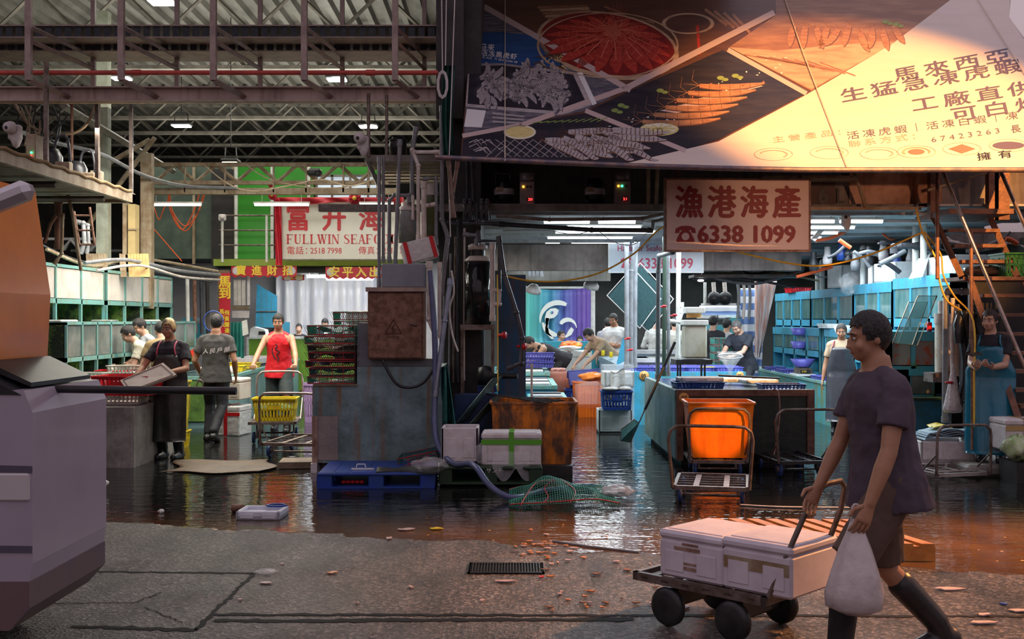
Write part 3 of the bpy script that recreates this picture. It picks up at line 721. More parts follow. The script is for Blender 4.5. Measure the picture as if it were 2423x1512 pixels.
def band(p, q, w, mat, lift):
    p = V(p); q = V(q); n = V((-(q - p).y, (q - p).x)).normalized() * w / 2; art([p + n, q + n, q - n, p - n], mat, lift)
def ell2(u, v, ru, rv, mat, lift, a0=0, a1=6.2832, n=40, rot=0): art([(u + ru * math.cos(a0 + (a1 - a0) * i / n) * math.cos(rot) - rv * math.sin(a0 + (a1 - a0) * i / n) * math.sin(rot), v + ru * math.cos(a0 + (a1 - a0) * i / n) * math.sin(rot) + rv * math.sin(a0 + (a1 - a0) * i / n) * math.cos(rot)) for i in range(n)], mat, lift)
def ring2(u, v, ru, rv, w, mat, lift, n=44, a0=0, a1=6.2832):
    for i in range(n):
        a, b = a0 + (a1 - a0) * i / n, a0 + (a1 - a0) * (i + 1) / n
        art([(u + (ru - w) * math.cos(a), v + (rv - w * rv / ru) * math.sin(a)), (u + ru * math.cos(a), v + rv * math.sin(a)), (u + ru * math.cos(b), v + rv * math.sin(b)), (u + (ru - w) * math.cos(b), v + (rv - w * rv / ru) * math.sin(b))], mat, lift)
def ribbon(pts, ws, mats, lift):
    pts = [V((p[0], min(p[1], 366 + (p[0] - 1090) * .03))) for p in pts]; m = len(pts)
    for i in range(m - 1):
        a, b = pts[i], pts[i + 1]
        if (b - a).length < .01: continue
        da = (pts[min(i + 1, m - 1)] - pts[max(i - 1, 0)]).normalized(); db = (pts[min(i + 2, m - 1)] - pts[i]).normalized()
        na, nb = V((-da.y, da.x)) * ws[i], V((-db.y, db.x)) * ws[i + 1]
        art([a + na, b + nb, b - nb, a - na], mats[i % len(mats)], lift)
rb = random.Random(3)
def prawn(u, v, ang, ln, w, bend, m1, m2, m3, lift, legs=True):
    n = 13; pts = []; a = ang; p = V((u, v)); ws = []
    for i in range(n + 1):
        pts.append(p.copy()); t = i / n; ws.append(w * (.25 + .75 * math.sin(math.pi * min(1, .12 + t * .86)) ** .6) * (1 if t < .8 else 1 - (t - .8) * 2.6))
        a += bend / n; p = p + V((math.cos(a), math.sin(a))) * ln / n
    ribbon([p_ + V((1.2, 1.6)) for p_ in pts], [q * 1.12 for q in ws], [m3], lift - .0004)
    ribbon(pts, ws, [m1], lift)
    for i in range(2, n - 1, 1 if m1 is C_GR else 2): ribbon([pts[i], pts[i].lerp(pts[i + 1], .22 if m1 is C_GR else .10)], [ws[i] * .96, ws[i] * .9], [m2], lift + .0003)
    ribbon([p_ + V((0, -ws[i + 2] * .4)) for i, p_ in enumerate(pts[2:-4])], [w * .08] * (len(pts) - 6), [C_RED2 if m1 is C_RED else m1], lift + .0005)
    for s_ in (-.5, 0, .5):                                   # feelers
        ribbon([pts[0], pts[0] + V((math.cos(ang + math.pi + s_), math.sin(ang + math.pi + s_))) * ln * (.35 if m1 is C_RED else .14), pts[0] + V((math.cos(ang + math.pi + s_ * 2.2), math.sin(ang + math.pi + s_ * 2.2))) * ln * (.6 if m1 is C_RED else .25)], [.6, .4, .2], [m1 if m1 is C_OR else m2], lift + .0006)
# the cloth itself, a slab sewn to the rail
EL = [(1090, 372), (1100, 250), (1112, 100), (1122, -12), (2392, -12), (2388, 40), (2445, 120), (2460, 400), (1900, 398), (1500, 388), (1300, 380)]
cloth.slab([BP(u, v, -.012) for u, v in EL], BN * .010, C_BRN)
L1, L2, L3, L4, L5 = .001, .002, .003, .004, .005
art([(1112, 0), (1480, 212), (1385, 262), (1098, 322), (1110, 120)], C_SH, L1)                         # left picture: frozen shrimp
art([(1114, 0), (1830, 0), (1832, 36), (1490, 208), (1130, 8)], C_BRN, L1)                               # cooked prawn picture
art([(1835, 0), (2260, 0), (2110, 105), (1920, 215), (1725, 112), (1836, 36)], C_FAD, L1)                # upper right picture
art([(1725, 112), (1836, 120), (2080, 98), (2120, 100), (1920, 212)], C_PAN, L2)
art([(1380, 268), (1490, 215), (1710, 118), (1905, 222), (1700, 330), (1618, 355)], C_BK, L1)            # grilled prawns on slate
art([(1096, 330), (1200, 300), (1380, 268), (1612, 357), (1480, 386), (1300, 380), (1092, 372)], C_BK, L1)
art([(1480, 387), (1700, 335), (1905, 226), (2110, 105), (2262, -10), (2390, -10), (2388, 40), (2440, 118), (2455, 398), (1900, 397)], C_CR, L2)
# dividing strips
band((1112, -3), (1492, 214), 13, C_ST, L3); band((1832, 30), (1476, 212), 14, C_ST, L3); band((1478, 210), (1230, 298), 12, C_ST, L3); band((1235, 296), (1094, 322), 10, C_ST, L3)
band((1385, 262), (1622, 357), 11, C_ST, L3); band((1722, 118), (1908, 222), 11, C_ST, L3)
# cooked prawns on their dish
ell2(1438, 108, 170, 78, C_PAN, L2, rot=.16); ell2(1438, 105, 160, 71, C_REDD, L2 + .0008, rot=.16)
for i in range(19):
    a = .1 + i * 6.283 / 19; cu, cv = 1450 + 22 * math.cos(a), 80 + 8 * math.sin(a); eu, ev = 1438 + 150 * math.cos(a), 106 + 66 * math.sin(a) + 14 * math.cos(a)
    L_ = math.hypot(eu - cu, ev - cv); prawn(cu, cv, math.atan2(ev - cv, eu - cu), L_, 8 + 9 * max(0, math.sin(a)), .12 * math.cos(a), C_RED, C_RED2, C_REDD, L3 + .0004 * (i % 3))
for i in range(26): a = rb.uniform(0, 6.28); ribbon([(1455, 68), (1455 + 45 * math.cos(a), 72 + 20 * math.sin(a)), (1455 + 80 * math.cos(a + .5), 74 + 34 * math.sin(a + .5))], [.8, .6, .3], [C_RED2], L4)
ring2(1438, 108, 168, 78, 5, C_PAN, L3 + .0016)
for i in range(5): band((1272 + i * 6, 18 + i * 7), (1390 + i * 4, 14 + i * 6), 6, C_PAN if i % 2 else C_FAD, L2)
for i in range(4): band((1430 + i * 14, 16 + i * 5), (1500 + i * 16, 40 + i * 5), 4, C_FAD, L2)
ring2(1628, 56, 62, 25, 9, C_PAN, L2); band((1650, 60), (1655, 130), 7, C_RED, L2)
for i in range(4): band((1668 + i * 22, 22 + i * 4), (1720 + i * 18, 60 + i * 6), 7, C_FAD, L2)
# blue packet and frozen shrimp
art([(1118, 78), (1180, 76), (1262, 84), (1345, 165), (1300, 168), (1127, 152)], C_NV, L2)
for q in range(16): a = rb.uniform(-.6, .9); u, v = 1235 + rb.uniform(0, 90), 118 + rb.uniform(0, 45); ribbon([(u, v), (u + 20 * math.cos(a), v + 14 * math.sin(a)), (u + 34 * math.cos(a + .7), v + 20 * math.sin(a + .7))], [1.6, 2, .4], [C_BRN, C_LM], L3)
art([(1108, 150), (1190, 150), (1365, 172), (1402, 248), (1330, 272), (1200, 262), (1102, 252)], C_GR, L2); art([(1112, 156), (1190, 155), (1356, 177), (1388, 246), (1325, 264), (1200, 254), (1106, 246)], C_BK, L2 + .0006)
for i in range(84):
    u = 1128 + rb.uniform(0, 225); v = 172 + rb.uniform(0, 68); prawn(u, v, rb.uniform(-.5, .6) + (3.14 if u > 1300 else 0), rb.uniform(36, 58), rb.uniform(6, 8.5), rb.choice((-1, 1)) * rb.uniform(1.0, 2.2), C_GR, C_GRD, C_GRD, L3 + .0003 * (i % 6), True)
art([(1365, 172), (1378, 172), (1412, 246), (1402, 250)], C_WH, L4); art([(1105, 258), (1150, 262), (1140, 302), (1098, 300)], C_WH, L2)
for i in range(3): band((1165, 268 + i * 10), (1240, 276 + i * 8), 4, C_GR, L2)
# grilled fish below, lemon halves, herbs
ell2(1230, 313, 38, 17, C_LM2, L3); ell2(1230, 313, 33, 13, C_LM, L3 + .0006)
for i in range(16): u = 1150 + i * 22; band((u, 372), (u + 46, 330), 1.2, C_GR, L2); band((u, 330), (u + 60, 372), 1.2, C_GR, L2)
for i in range(17): prawn(1280 + rb.uniform(0, 170), 308 + rb.uniform(0, 40), rb.uniform(.0, .5), rb.uniform(90, 150), rb.uniform(5, 9), rb.uniform(-.4, .4), C_GR, C_ORD, C_ORD, L3 + .0003 * (i % 5))
for i in range(10): u = 1260 + i * 17; band((u, 292 - i * .4), (u + 22, 288 - i), 2, C_GN, L4)
for i in range(9): u, v = 1105 + rb.uniform(0, 80), 330 + rb.uniform(0, 35); ribbon([(u, v), (u + 18, v - 8), (u + 30, v + 6)], [1, 1, .4], [C_GR], L3)
for i in range(6): prawn(1520 + i * 27, 288 - i * 17, .12, 185 - i * 6, 6.5, -.30, C_OR, C_ORD, C_ORD, L3 + .0003 * (i % 5))
for i in range(7): art([(1560 + i * 28, 262 - i * 9), (1610 + i * 28, 252 - i * 9), (1650 + i * 26, 258 - i * 9), (1600 + i * 28, 268 - i * 9)], C_ST, L2)
ell2(1560, 306, 46, 16, C_LM, L3); ell2(1560, 305, 41, 13, C_LM2, L3 + .0006)
for i in range(9): a = i * .698; band((1560, 305), (1560 + 38 * math.cos(a), 305 + 11 * math.sin(a)), 3.4, C_LM, L4)
for u, v in ((1455, 262), (1562, 215), (1705, 185), (1740, 180), (1470, 250), (2095, 52), (2120, 58)): ell2(u, v, 9, 5, C_GN, L4, n=9); ell2(u + 11, v + 4, 8, 4, C_GN, L4, n=9)
for i in range(60): u = rb.uniform(1430, 1860); v = 330 - (u - 1430) * .42 + rb.uniform(-28, 40); ell2(u, v, rb.uniform(1, 3.4), rb.uniform(.8, 2), C_WH if i % 3 else C_RED2, L3, n=7)
for i in range(10): prawn(1880 + i * 26, 62 + rb.uniform(-10, 14), rb.uniform(1.0, 2.4), 52, 8, rb.uniform(-.8, .8), C_OR, C_ORD, C_ORD, L3)
for i in range(7): band((1760 + i * 30, 130 + i * 3), (1880 + i * 24, 150 + i * 5), 3, C_FAD, L3)
cloth.build('cloth', bn)
def btext(s, u, v, adv, up, mat=C_TX, bold=.012, em=1.0, step=None):
    """one character at a time along a baseline; adv = run from one character to the next, up = height of an em"""
    lt = MB(mat); adv = V(adv); up = V(up); ex = adv * em
    for i, ch in enumerate(s):
        vs, fs = text_geo(ch, 0)
        for dx in ((-.4, .4) if bold > .01 else (0,)):
            o = V((u, v)) + adv * i + ex * dx * bold * 2 + up * dx * bold
            lt.add([BP(*(o + ex * p.x + up * p.y), .0054 + .0006 * (dx > 0)) for p in vs], fs, mat)
    lt.build('lettering', bn)
btext('馬來西亞', 2116, 193, (72, -13.5), (-9, -34), bold=.02, em=.86)
btext('生猛急凍虎蝦', 1990, 242, (73, -12.8), (-9, -34), bold=.02, em=.88)
btext('工廠直供', 2158, 264, (76, -12), (-9, -35), bold=.02, em=.86)
btext('可白灼', 2252, 287, (76, -11), (-9, -36), bold=.02, em=.86)
btext('主營產品：', 1828, 338, (38, -4.5), (-4, -16), C_TXL, em=.8, bold=.005)
btext('活凍虎蝦｜活凍白蝦｜凍', 2004, 330, (37.5, -4.6), (-4, -20), em=.84, bold=.008)
btext('聯系方式：', 2008, 349, (37, -4.6), (-4, -17), C_TXL, em=.84, bold=.008)
btext('67423263', 2204, 338, (21.5, -3.0), (-4, -17), em=1.25, bold=.01); btext('長', 2392, 315, (21, -3), (-4, -20), em=1.2)
btext('擁有', 2312, 380, (50, -5), (-4, -20), C_BK, em=.7, bold=.015)
btext('马来', 1134, 118, (18, 1.0), (3, -17), C_WH, bold=.03, em=.95); btext('活冻黑虎虾', 1137, 131, (17.4, 2.0), (2, -15), C_WH, bold=.03, em=.95)
btext('BLACK TIGER SHRIMP', 1141, 138, (4.7, .75), (1, -7), C_WH, bold=.02, em=1.45)
keep = cloth
for i, (u, v) in enumerate(((1830, 366), (1962, 362), (2080, 364), (2168, 360), (2276, 353), (2386, 345))):
    cloth = MB(C_TXL); ring2(u, v, 46, 15, 1.6, C_TXL, .0052, 30)
    if i == 3: ring2(u, v, 34, 11, 6, C_PAN, .0054, 24, 2.6, 6.6); ell2(u, v, 20, 6.5, C_RED2, .0054, n=20)
    elif i == 4: art([(u - 32, v), (u, v - 11), (u + 32, v), (u, v + 11)], C_RED2, .0054)
    elif i == 5: ell2(u, v, 38, 9, C_TX, .0054, n=24)
    else: ring2(u, v, 34, 10, 4, C_TXL, .0054, 20, 3.4, 7)
    cloth.build('printed_seal', bn)
cloth = keep
rail = MB(pm('canopy_rail', (.14, .12, .16), (.30, .20, .18), 9, .4, .4))
rail.tube([BP(1030, 372), BP(1090, 375), BP(1300, 384), BP(1500, 392), BP(1700, 398), BP(1900, 402), BP(2460, 402)], .027, n=10)
rail.build('rail', bn)
ROPM = pm('canopy_rope', (.75, .62, .50), None, rough=.5)
for pts in (((1195, -12), (1195, 385)), ((1852, -12), (1900, 130), (2003, 398)), ((2312, 0), (2440, 205))): MB(ROPM).tube([BP(u, v, .02) for u, v in pts], .006, n=5).build('rope', bn)
# ================================================================ BUILDERS
def crate(name, label, cat, loc, rz, w, l, h, mat, group=None, taper=.04, solid=False, lip=True, inner=None):
    r = thing(name, label, cat, loc, rz, group); m = MB(mat)
    def P_(sx, sy, t): k = 1 - taper * (1 - t) * 2; return V((sx * w / 2 * k, sy * l / 2 * k, t * h))
    cs = [(-1, -1), (1, -1), (1, 1), (-1, 1)]
    m.slab([P_(a, b, .02) for a, b in cs], (0, 0, .012))
    for i in range(4):
        a, b = cs[i], cs[(i + 1) % 4]; A = lambda s_, t: P_(*a, t).lerp(P_(*b, t), s_)
        nrm = V(((a[0] + b[0]) / 2, (a[1] + b[1]) / 2, 0)); off = -nrm * .006
        if solid: m.slab([A(0, 0), A(1, 0), A(1, 1), A(0, 1)], off)
        else:
            for t0, t1 in ((0, .14), (.46, .54), (.80, 1)): m.slab([A(0, t0), A(1, t0), A(1, t1), A(0, t1)], off)
            n = max(5, int((A(1, 1) - A(0, 1)).length / .045))
            for k_ in range(n + 1):
                s_ = k_ / n; e_ = .011 / (A(1, 1) - A(0, 1)).length * (2.2 if k_ in (0, n) else 1); s0, s1 = max(0, s_ - e_), min(1, s_ + e_)
                m.slab([A(s0, .02), A(s1, .02), A(s1, .9), A(s0, .9)], off)
            m.slab([A(.34, .5), A(.66, .5), A(.66, .72), A(.34, .72)], nrm * .003)
        if lip: m.slab([A(0, .93), A(1, .93), A(1, 1), A(0, 1)], nrm * .014)
        if lip: m.slab([A(.36, .76), A(.64, .76), A(.64, .80), A(.36, .80)], nrm * .008)
    m.build('tub' if solid else 'basket', r, world=False)
    if inner:
        f = MB(inner); f.grid(lambda a, b: ((a - .5) * w * .9, (b - .5) * l * .9, h * (.55 + .22 * math.sin(a * 9 + b * 3) * math.sin(b * 8))), 10, 8, inner); f.build('contents', r, world=False)
    return r
def foam_box(name, label, loc, rz, w, l, h, mat=FOAM, lid=True, group=None, tape=None, open_=False, cat='box'):
    r = thing(name, label, cat, loc, rz, group); m = MB(mat); hb = h * (.80 if lid else 1)
    if open_ or not lid:
        t = .03
        m.box((0, 0, .02), (w, l, .04), bev=.01)
        for sx in (-1, 1): m.box((sx * (w / 2 - t / 2), 0, hb / 2), (t, l, hb), bev=.008)
        for sy in (-1, 1): m.box((0, sy * (l / 2 - t / 2), hb / 2), (w, t, hb), bev=.008)
    else: m.box((0, 0, hb / 2), (w, l, hb), bev=.014)
    for sx in (-.25, .25):
        m.box((sx * w, -l / 2 - .002, hb * .45), (w * .30, .006, hb * .55), bev=.003)
    m.build('box_body', r, world=False)
    if lid:
        n = MB(mat); n.box((0, 0, hb + h * .095), (w * 1.02, l * 1.02, h * .19), bev=.016); n.box((0, 0, hb + h * .192), (w * .86, l * .82, .008), bev=.003); n.build('lid', r, world=False)
    if tape:
        n = MB(tape); n.box((0, -l / 2 * 1.02 - .002, hb * .9), (w * 1.025, .004, .05)); n.box((0, -l / 2 * 1.02 - .002, h * .5), (.05, .005, h * .98)); n.box((0, 0, h + .003), (.05, l, .004)); n.build('tape', r, world=False)
    return r
def trolley(name, label, loc, rz, w=.60, L_=.85, hz=.17, hh=.72, lean=.0, mat=None, handle=ALU, deck='bars', group=None, wheels=(0, 1, 2, 3), flare=0):
    r = thing(name, label, 'trolley', loc, rz, group); mat = mat or STEEL; f = MB(mat); x = w / 2
    for sx in (-1, 1): f.box((sx * (x - .015), L_ / 2, hz), (.03, L_, .035))
    for y in (.015, L_ - .015): f.box((0, y, hz), (w, .03, .035))
    f.build('deck_frame', r, world=False)
    d = MB(mat)
    if deck == 'bars':
        for i in range(1, 6): y = L_ * i / 6; d.box((0, y, hz - .004), (w - .05, .012, .012))
        for sx in (-.18, .18): d.box((sx * w * 1.1, L_ / 2, hz + .004), (.05, L_ - .05, .006))
    else: d.box((0, L_ / 2, hz), (w - .04, L_ - .04, .02))
    d.build('deck', r, world=False)
    for y in (.14, L_ - .14):
        a = MB(mat); a.cyl((-x + .06, y, .075), (x - .06, y, .075), .012)
        for sx in (-1, 1): a.box((sx * (x - .10), y, (hz + .075) / 2), (.02, .05, hz - .075))
        a.build('axle', r, world=False)
    for i, (sx, y) in enumerate(((-1, .14), (1, .14), (-1, L_ - .14), (1, L_ - .14))):
        if i not in wheels: continue
        q = MB(WHEELB); c = V((sx * (x - .06), y, .075)); q.lathe(c, [(.035, -.016), (.066, -.018), (.074, -.010), (.074, .010), (.066, .018), (.035, .016), (.035, -.016)], WHEELB, 20, axis=(1, 0, 0))
        q.lathe(c, [(0, -.02), (.036, -.02), (.036, .02), (0, .02)], STEEL, 12, axis=(1, 0, 0)); q.build('wheel', r, world=False)
    h = MB(handle); b = .12; pts = [(-x, 0, hz)]; xo = x + flare
    pts += [(-xo, -lean * .75, hh - b), (-xo + b * .12, -lean * .93, hh - b * .4), (-xo + b * .55, -lean, hh - b * .05), (-xo + b * 1.3, -lean, hh), (xo - b * 1.3, -lean, hh), (xo - b * .55, -lean, hh - b * .05), (xo - b * .12, -lean * .93, hh - b * .4), (xo, -lean * .75, hh - b), (x, 0, hz)]
    h.tube(pts, .0145, n=10)
    for sx in (-1, 1): h.tube([(sx * x, .26, hz), (sx * (x + flare * .3), -lean * .3, hz + (hh - hz) * .42)], .009, n=6)
    h.build('handle', r, world=False)
    return r
def tank_unit(label, loc, rz, L_, h, dp, n, frame=BLUEP, pane=GLASS_T, rows=1, hollow=None, group=None, b=.035, name='aquarium_tank'):
    """front face on local -Y, spanning x 0..L_, z 0..h; rows of glass over hollow openings"""
    r = thing(name, label, 'fish tank', loc, rz, group); f = MB(frame)
    zs = [0, h] if not hollow else [0, h * hollow, h]
    for z in zs: f.bb((0, 0, max(0, z - b * .8)), (L_, dp, min(h + .01, z + b * .8)))
    for i in range(n + 1):
        x = L_ * i / n; f.bb((max(0, x - b / 2), 0, 0), (min(L_, x + b / 2), .04, h)); f.bb((max(0, x - .01), .03, 0), (min(L_, x + .01), dp, h), MOSS if frame is TEAL else None)
    f.bb((0, dp, 0), (L_, dp + .02, h))
    if frame is not TEAL: f.bb((0, -.004, h - b * 1.9), (L_, .03, h + .01)); f.bb((0, 0, 0), (.03, dp, h)); f.bb((L_ - .03, 0, 0), (L_, dp, h))
    f.build('tank_frame', r, world=False)
    z0 = zs[-2]
    for i in range(n):
        x0, x1 = L_ * i / n + b / 2, L_ * (i + 1) / n - b / 2
        p = MB(pane); p.bb((x0, .018, z0 + b), (x1, .026, h - b)); p.build('glass_pane', r, world=False)
    bk = MB(MOSS if hollow and frame is TEAL else DARK)
    if hollow:
        for i in range(n):
            x0, x1 = L_ * i / n + b / 2, L_ * (i + 1) / n - b / 2
            bk.bb((x0, dp - .03, b), (x1, dp - .01, z0 - b * .5), MOSS if frame is TEAL else BASINB)
            bk.grid(lambda a, c_: (x0 + (x1 - x0) * a, dp - .05 - .05 * math.sin(a * 7 + i) * (1 - c_), b + (z0 - b) * c_ * (.35 + .3 * math.sin(a * 9 + i * 2))), 8, 3, MOSS)
        bk.build('mossy_back', r, world=False)
    return r
def cable(name, label, pts, r, mat, cat='cable', group=None, sub=6):
    return MB(mat).tube(pts, r, n=6, sub=sub).solo(name, label, cat, group)
def fluor(label, a, b, mat, group, w=.022, up=.1):
    a = V(a); b = V(b); r = thing('tube_lamp', label, 'lamp', (a + b) / 2, group=group)
    m = MB(PVCW); m.tube([a + V((0, 0, .03)), b + V((0, 0, .03))], .025, n=6, smooth=False)
    for t_ in (.15, .85): m.cyl(a.lerp(b, t_), a.lerp(b, t_) + V((0, 0, up)), .005, n=5)
    m.build('fitting', r)
    d = (b - a) * .02; m = MB(mat); m.tube([a + d, b - d], w, n=8); m.build('tube', r); return r

# ================================================================ CENTRE: fuse cabinet, basin, pipes, pallets
m = MB(TEALWALL); yb = 11.65
X_ = lambda u, d: (u - CU) * d / F
Z_ = lambda v, d: EYE - (v - CV) * d / F
r = thing('concrete_basin', 'big grimy teal basin wall with rust streaks in the middle, below the rusty cabinet', 'basin', (X_(890, yb), yb + .5, 0))
ws = MB(TEALWALL); ws.bb((X_(845, yb), yb, .10), (X_(1046, yb), 12.9, Z_(868, yb))); ws.bb((X_(739, yb), yb, .10), (X_(845, yb), 12.9, Z_(913, yb)))
ws.bb((X_(739, yb), yb - .02, .02), (X_(752, yb), yb + .01, Z_(985, yb)), RUSTLIGHT); ws.build('basin_wall', r)
q = MB(pm('pinkish_patch', (.36, .29, .28), (.22, .19, .18), 3, .6, 0, .2)); q.bb((X_(752, yb), yb - .006, .13), (X_(800, yb), yb, Z_(985, yb))); q.build('plaster_patch', r)
q = MB(OLDWOOD); q.bb((X_(741, yb), yb - .02, Z_(913, yb)), (X_(846, yb), yb + .5, Z_(909, yb))); q.build('board_top', r)
q = MB(FOAM); q.bb((X_(737, yb), yb - .05, 0), (X_(752, yb), yb + .3, .10)); q.bb((X_(752, yb), yb + .25, 0), (X_(800, yb), yb + .3, .12)); q.build('plinth', r)
MB(pm('grey_metal_box', (.17, .18, .20), (.12, .13, .14), 3, .5, .2, .1)).bb((X_(845, 11.75), 11.75, 1.125), (X_(872, 11.75), 12.3, Z_(764, 11.75))).bb((X_(845, 11.75), 11.74, 1.12), (X_(1030, 11.75), 12.2, 1.20)).solo('metal_housing', 'tall narrow grey metal housing left of the rusty cabinet', 'housing')
yc = 11.6
r = thing('fuse_cabinet', 'rusty brown electrical cabinet with a warning triangle, on the teal basin', 'cabinet', (X_(937, yc), yc + .15, 1.20))
MB(RUST).bb((X_(870, yc), yc, 1.20), (X_(1003, yc), yc + .32, Z_(690, yc)), bev=.01).build('cabinet_body', r)
q = MB(RUST); q.bb((X_(874, yc), yc - .015, 1.215), (X_(998, yc), yc, Z_(694, yc)), bev=.004); q.build('door', r)
MB(pm('cabinet_cap', (.40, .30, .25), (.28, .2, .16), 4, .5, .2)).bb((X_(866, yc), yc - .04, Z_(690, yc)), (X_(1006, yc), yc + .34, Z_(680, yc))).build('cap', r)
q = MB(pm('cabinet_mark', (.10, .045, .035), None, rough=.7)); c = S(931, 778, yc - .018); tri = [c + V((math.cos(a) * .098, 0, math.sin(a) * .098)) for a in (math.pi / 2, math.pi * 7 / 6, math.pi * 11 / 6)]
for i in range(3): q.tube([tri[i], tri[(i + 1) % 3]], .005, n=4)
q.tube([c + V((.012, 0, .05)), c + V((-.018, 0, .0)), c + V((.012, 0, .0)), c + V((-.012, 0, -.04))], .004, n=4)
for i in range(4): q.box(c + V((-.045 + i * .03, 0, -.085)), (.018, .004, .02))
q.build('warning_triangle', r)
q = MB(STEEL); p = S(979, 768, yc - .03); q.box(p, (.075, .018, .02), bev=.006, rot=Euler((0, R(12), 0))); q.cyl(p + V((0, 0, 0)), p + V((0, .02, 0)), .012); q.build('handle', r)
MB(pm('pale_grey_box', (.24, .26, .30), (.20, .21, .25), 3, .5, .1, .05)).bb((X_(902, 11.75), 11.75, Z_(680, 11.6)), (X_(1004, 11.75), 12.2, Z_(624, 11.75)), bev=.012).solo('meter_box', 'plain pale grey box standing on top of the rusty cabinet', 'box')
# wrapped parcel on top
r = thing('wrapped_parcel', 'clear plastic wrapped foam box with two red bands, tilted on the grey box', 'parcel', S(992, 622, 12.0)); Mr = Euler((0, R(-15), R(8))).to_matrix()
MB(CLOUDY).box(S(992, 594, 12.05), (.38, .32, .24), bev=.02, rot=Mr).build('wrapping', r); c = S(992, 594, 12.05)
MB(FOAM).box(c, (.33, .28, .19), bev=.02, rot=Mr).build('foam_core', r)
q = MB(CRRED)
for dx in (-.14, .15): q.box(c + Mr @ V((dx, -.163, 0)), (.045, .006, .235), rot=Mr); q.box(c + Mr @ V((dx, 0, .122)), (.045, .32, .005), rot=Mr)
q.build('red_band', r)
# net traps stacked on the basin step
def net_trap(label, x0, x1, y0, y1, z, h, wire, net, fill=None, group='wire net traps in the centre stack', tilt=0):
    r = thing('net_trap', label, 'net trap', ((x0 + x1) / 2, (y0 + y1) / 2, z), group=group); f = MB(wire)
    for zz in (.008, h - .008):
        f.tube([(x0, y0, z + zz), (x1, y0, z + zz), (x1, y1, z + zz), (x0, y1, z + zz)], .006, n=6, closed=True)
    for k_ in range(5):
        x = x0 + (x1 - x0) * k_ / 4
        for y in (y0, y1): f.cyl((x, y, z), (x, y, z + h), .004, n=5)
    f.build('wire_frame', r)
    g = MB(net); rr = random.Random(int(z * 1000))
    def mesh_side(a, b):
        a = V(a); b = V(b); n = int((b - a).length / .022)
        for k_ in range(n + 1):
            p = a.lerp(b, k_ / n); g.tube([p, p + (b - a) / n * 2.2 + V((0, 0, h))], .0026, n=3, caps=False); g.tube([p, p - (b - a) / n * 2.2 + V((0, 0, h))], .0026, n=3, caps=False)
    mesh_side((x0, y0, z), (x1, y0, z)); mesh_side((x0, y0, z), (x0, y1, z)); mesh_side((x1, y0, z), (x1, y1, z))
    nx = 26
    for k_ in range(nx + 1):
        x = x0 + (x1 - x0) * k_ / nx; s_ = rr.uniform(-.015, .008); g.tube([(x, y0, z + h), (x + .01, (y0 + y1) / 2, z + h + s_), (x, y1, z + h)], .0014, n=3, caps=False)
    for k_ in range(14):
        y = y0 + (y1 - y0) * k_ / 13; g.tube([(x0, y, z + h), ((x0 + x1) / 2, y, z + h - .008), (x1, y, z + h)], .0014, n=3, caps=False)
    g.build('netting', r)
    if fill: q = MB(fill); q.grid(lambda a, b_: (x0 + .03 + (x1 - x0 - .06) * a, y0 + .03 + (y1 - y0 - .06) * b_, z + .01 + h * (.5 + .35 * math.sin(a * 8 + z * 30) * math.sin(b_ * 5 + 1))), 14, 6, fill); q.build('catch', r)
    return r
x0, x1 = X_(736, 11.9), X_(845, 11.9); zz = [Z_(v, 11.75) for v in (907, 890, 871, 853, 834, 812, 790)]
fills = [CLOUDY, OLDWOOD, CRBLUE, OLDWOOD, ORANGE, CLOUDY, NETD]; nets = [NETG, NETD, BLACK, BLACK, BLACK, NETG, NETG]
zc = .93
for i in range(7):
    h = (.085, .085, .075, .085, .075, .09, .11)[i]
    net_trap(f'wire net trap in the centre stack left of the cabinet, {ORD[i]} from the bottom', x0 + (.0, .02, -.02, .01, 0, -.03, .0)[i], x1 + .0, 11.72, 12.2, zc, h, (REDWIRE, REDWIRE, REDWIRE, BLACK, OLDWOOD, REDWIRE, REDWIRE)[i] if i not in (3,) else REDWIRE, nets[i], fills[i]); zc += h + .004
for i in range(3):
    net_trap(f'green wire net trap behind the centre stack beside the foam boxes, {ORD[i]} from the bottom', X_(800 - 2 * i, 12.75), X_(885, 12.75), 12.55, 13.0, 1.40 + i * .105, .10, REDWIRE, NETG, None, 'green net traps of the rear stack')
# support for the rear stack
MB(DARK).bb((X_(800, 12.75), 12.5, 1.12), (X_(885, 12.75), 13.05, 1.395)).solo('trap_stand', 'dark stand under the rear green net traps', 'stand')
for i in range(3): foam_box('foam_box', f'pale foam box stacked behind the rusty cabinet, {ORD[i]} from the bottom', (X_(868 - i * 4, 13.6), 13.6, .0 + 1.25 + i * .16), 0, .40, .35, .155, FOAM, group='foam boxes behind the cabinet')
MB(DARK).bb((X_(845, 13.6), 13.4, 0), (X_(905, 13.6), 13.8, 1.245)).solo('box_stand', 'dark stand carrying the foam boxes behind the cabinet', 'stand')
# hose under the cabinet, big blue hose on the ground
cable('hose', 'thick black hose sagging under the rusty cabinet', [S(905, 852, 11.55), S(935, 905, 11.52), S(968, 917, 11.52), S(1002, 905, 11.52), S(1030, 868, 11.55)], .016, BLACK, 'hose')
cable('hose', 'long slate blue hose curving down to the wet ground', [S(1018, 640, 11.45), S(1028, 780, 11.4), S(1030, 900, 11.35), S(1028, 1000, 11.2), S(1040, 1060, 11.0), S(1075, 1098, 10.7), (X_(1120, 10.2), 10.2, .27), (X_(1160, 9.9), 9.9, .12), (X_(1215, 9.85), 9.8, .03), (X_(1290, 10.2), 10.2, .03), (X_(1400, 10.6), 10.5, .03)], .030, pm('slate_hose', (.10, .12, .24), (.08, .09, .16), 6, .3), 'hose')
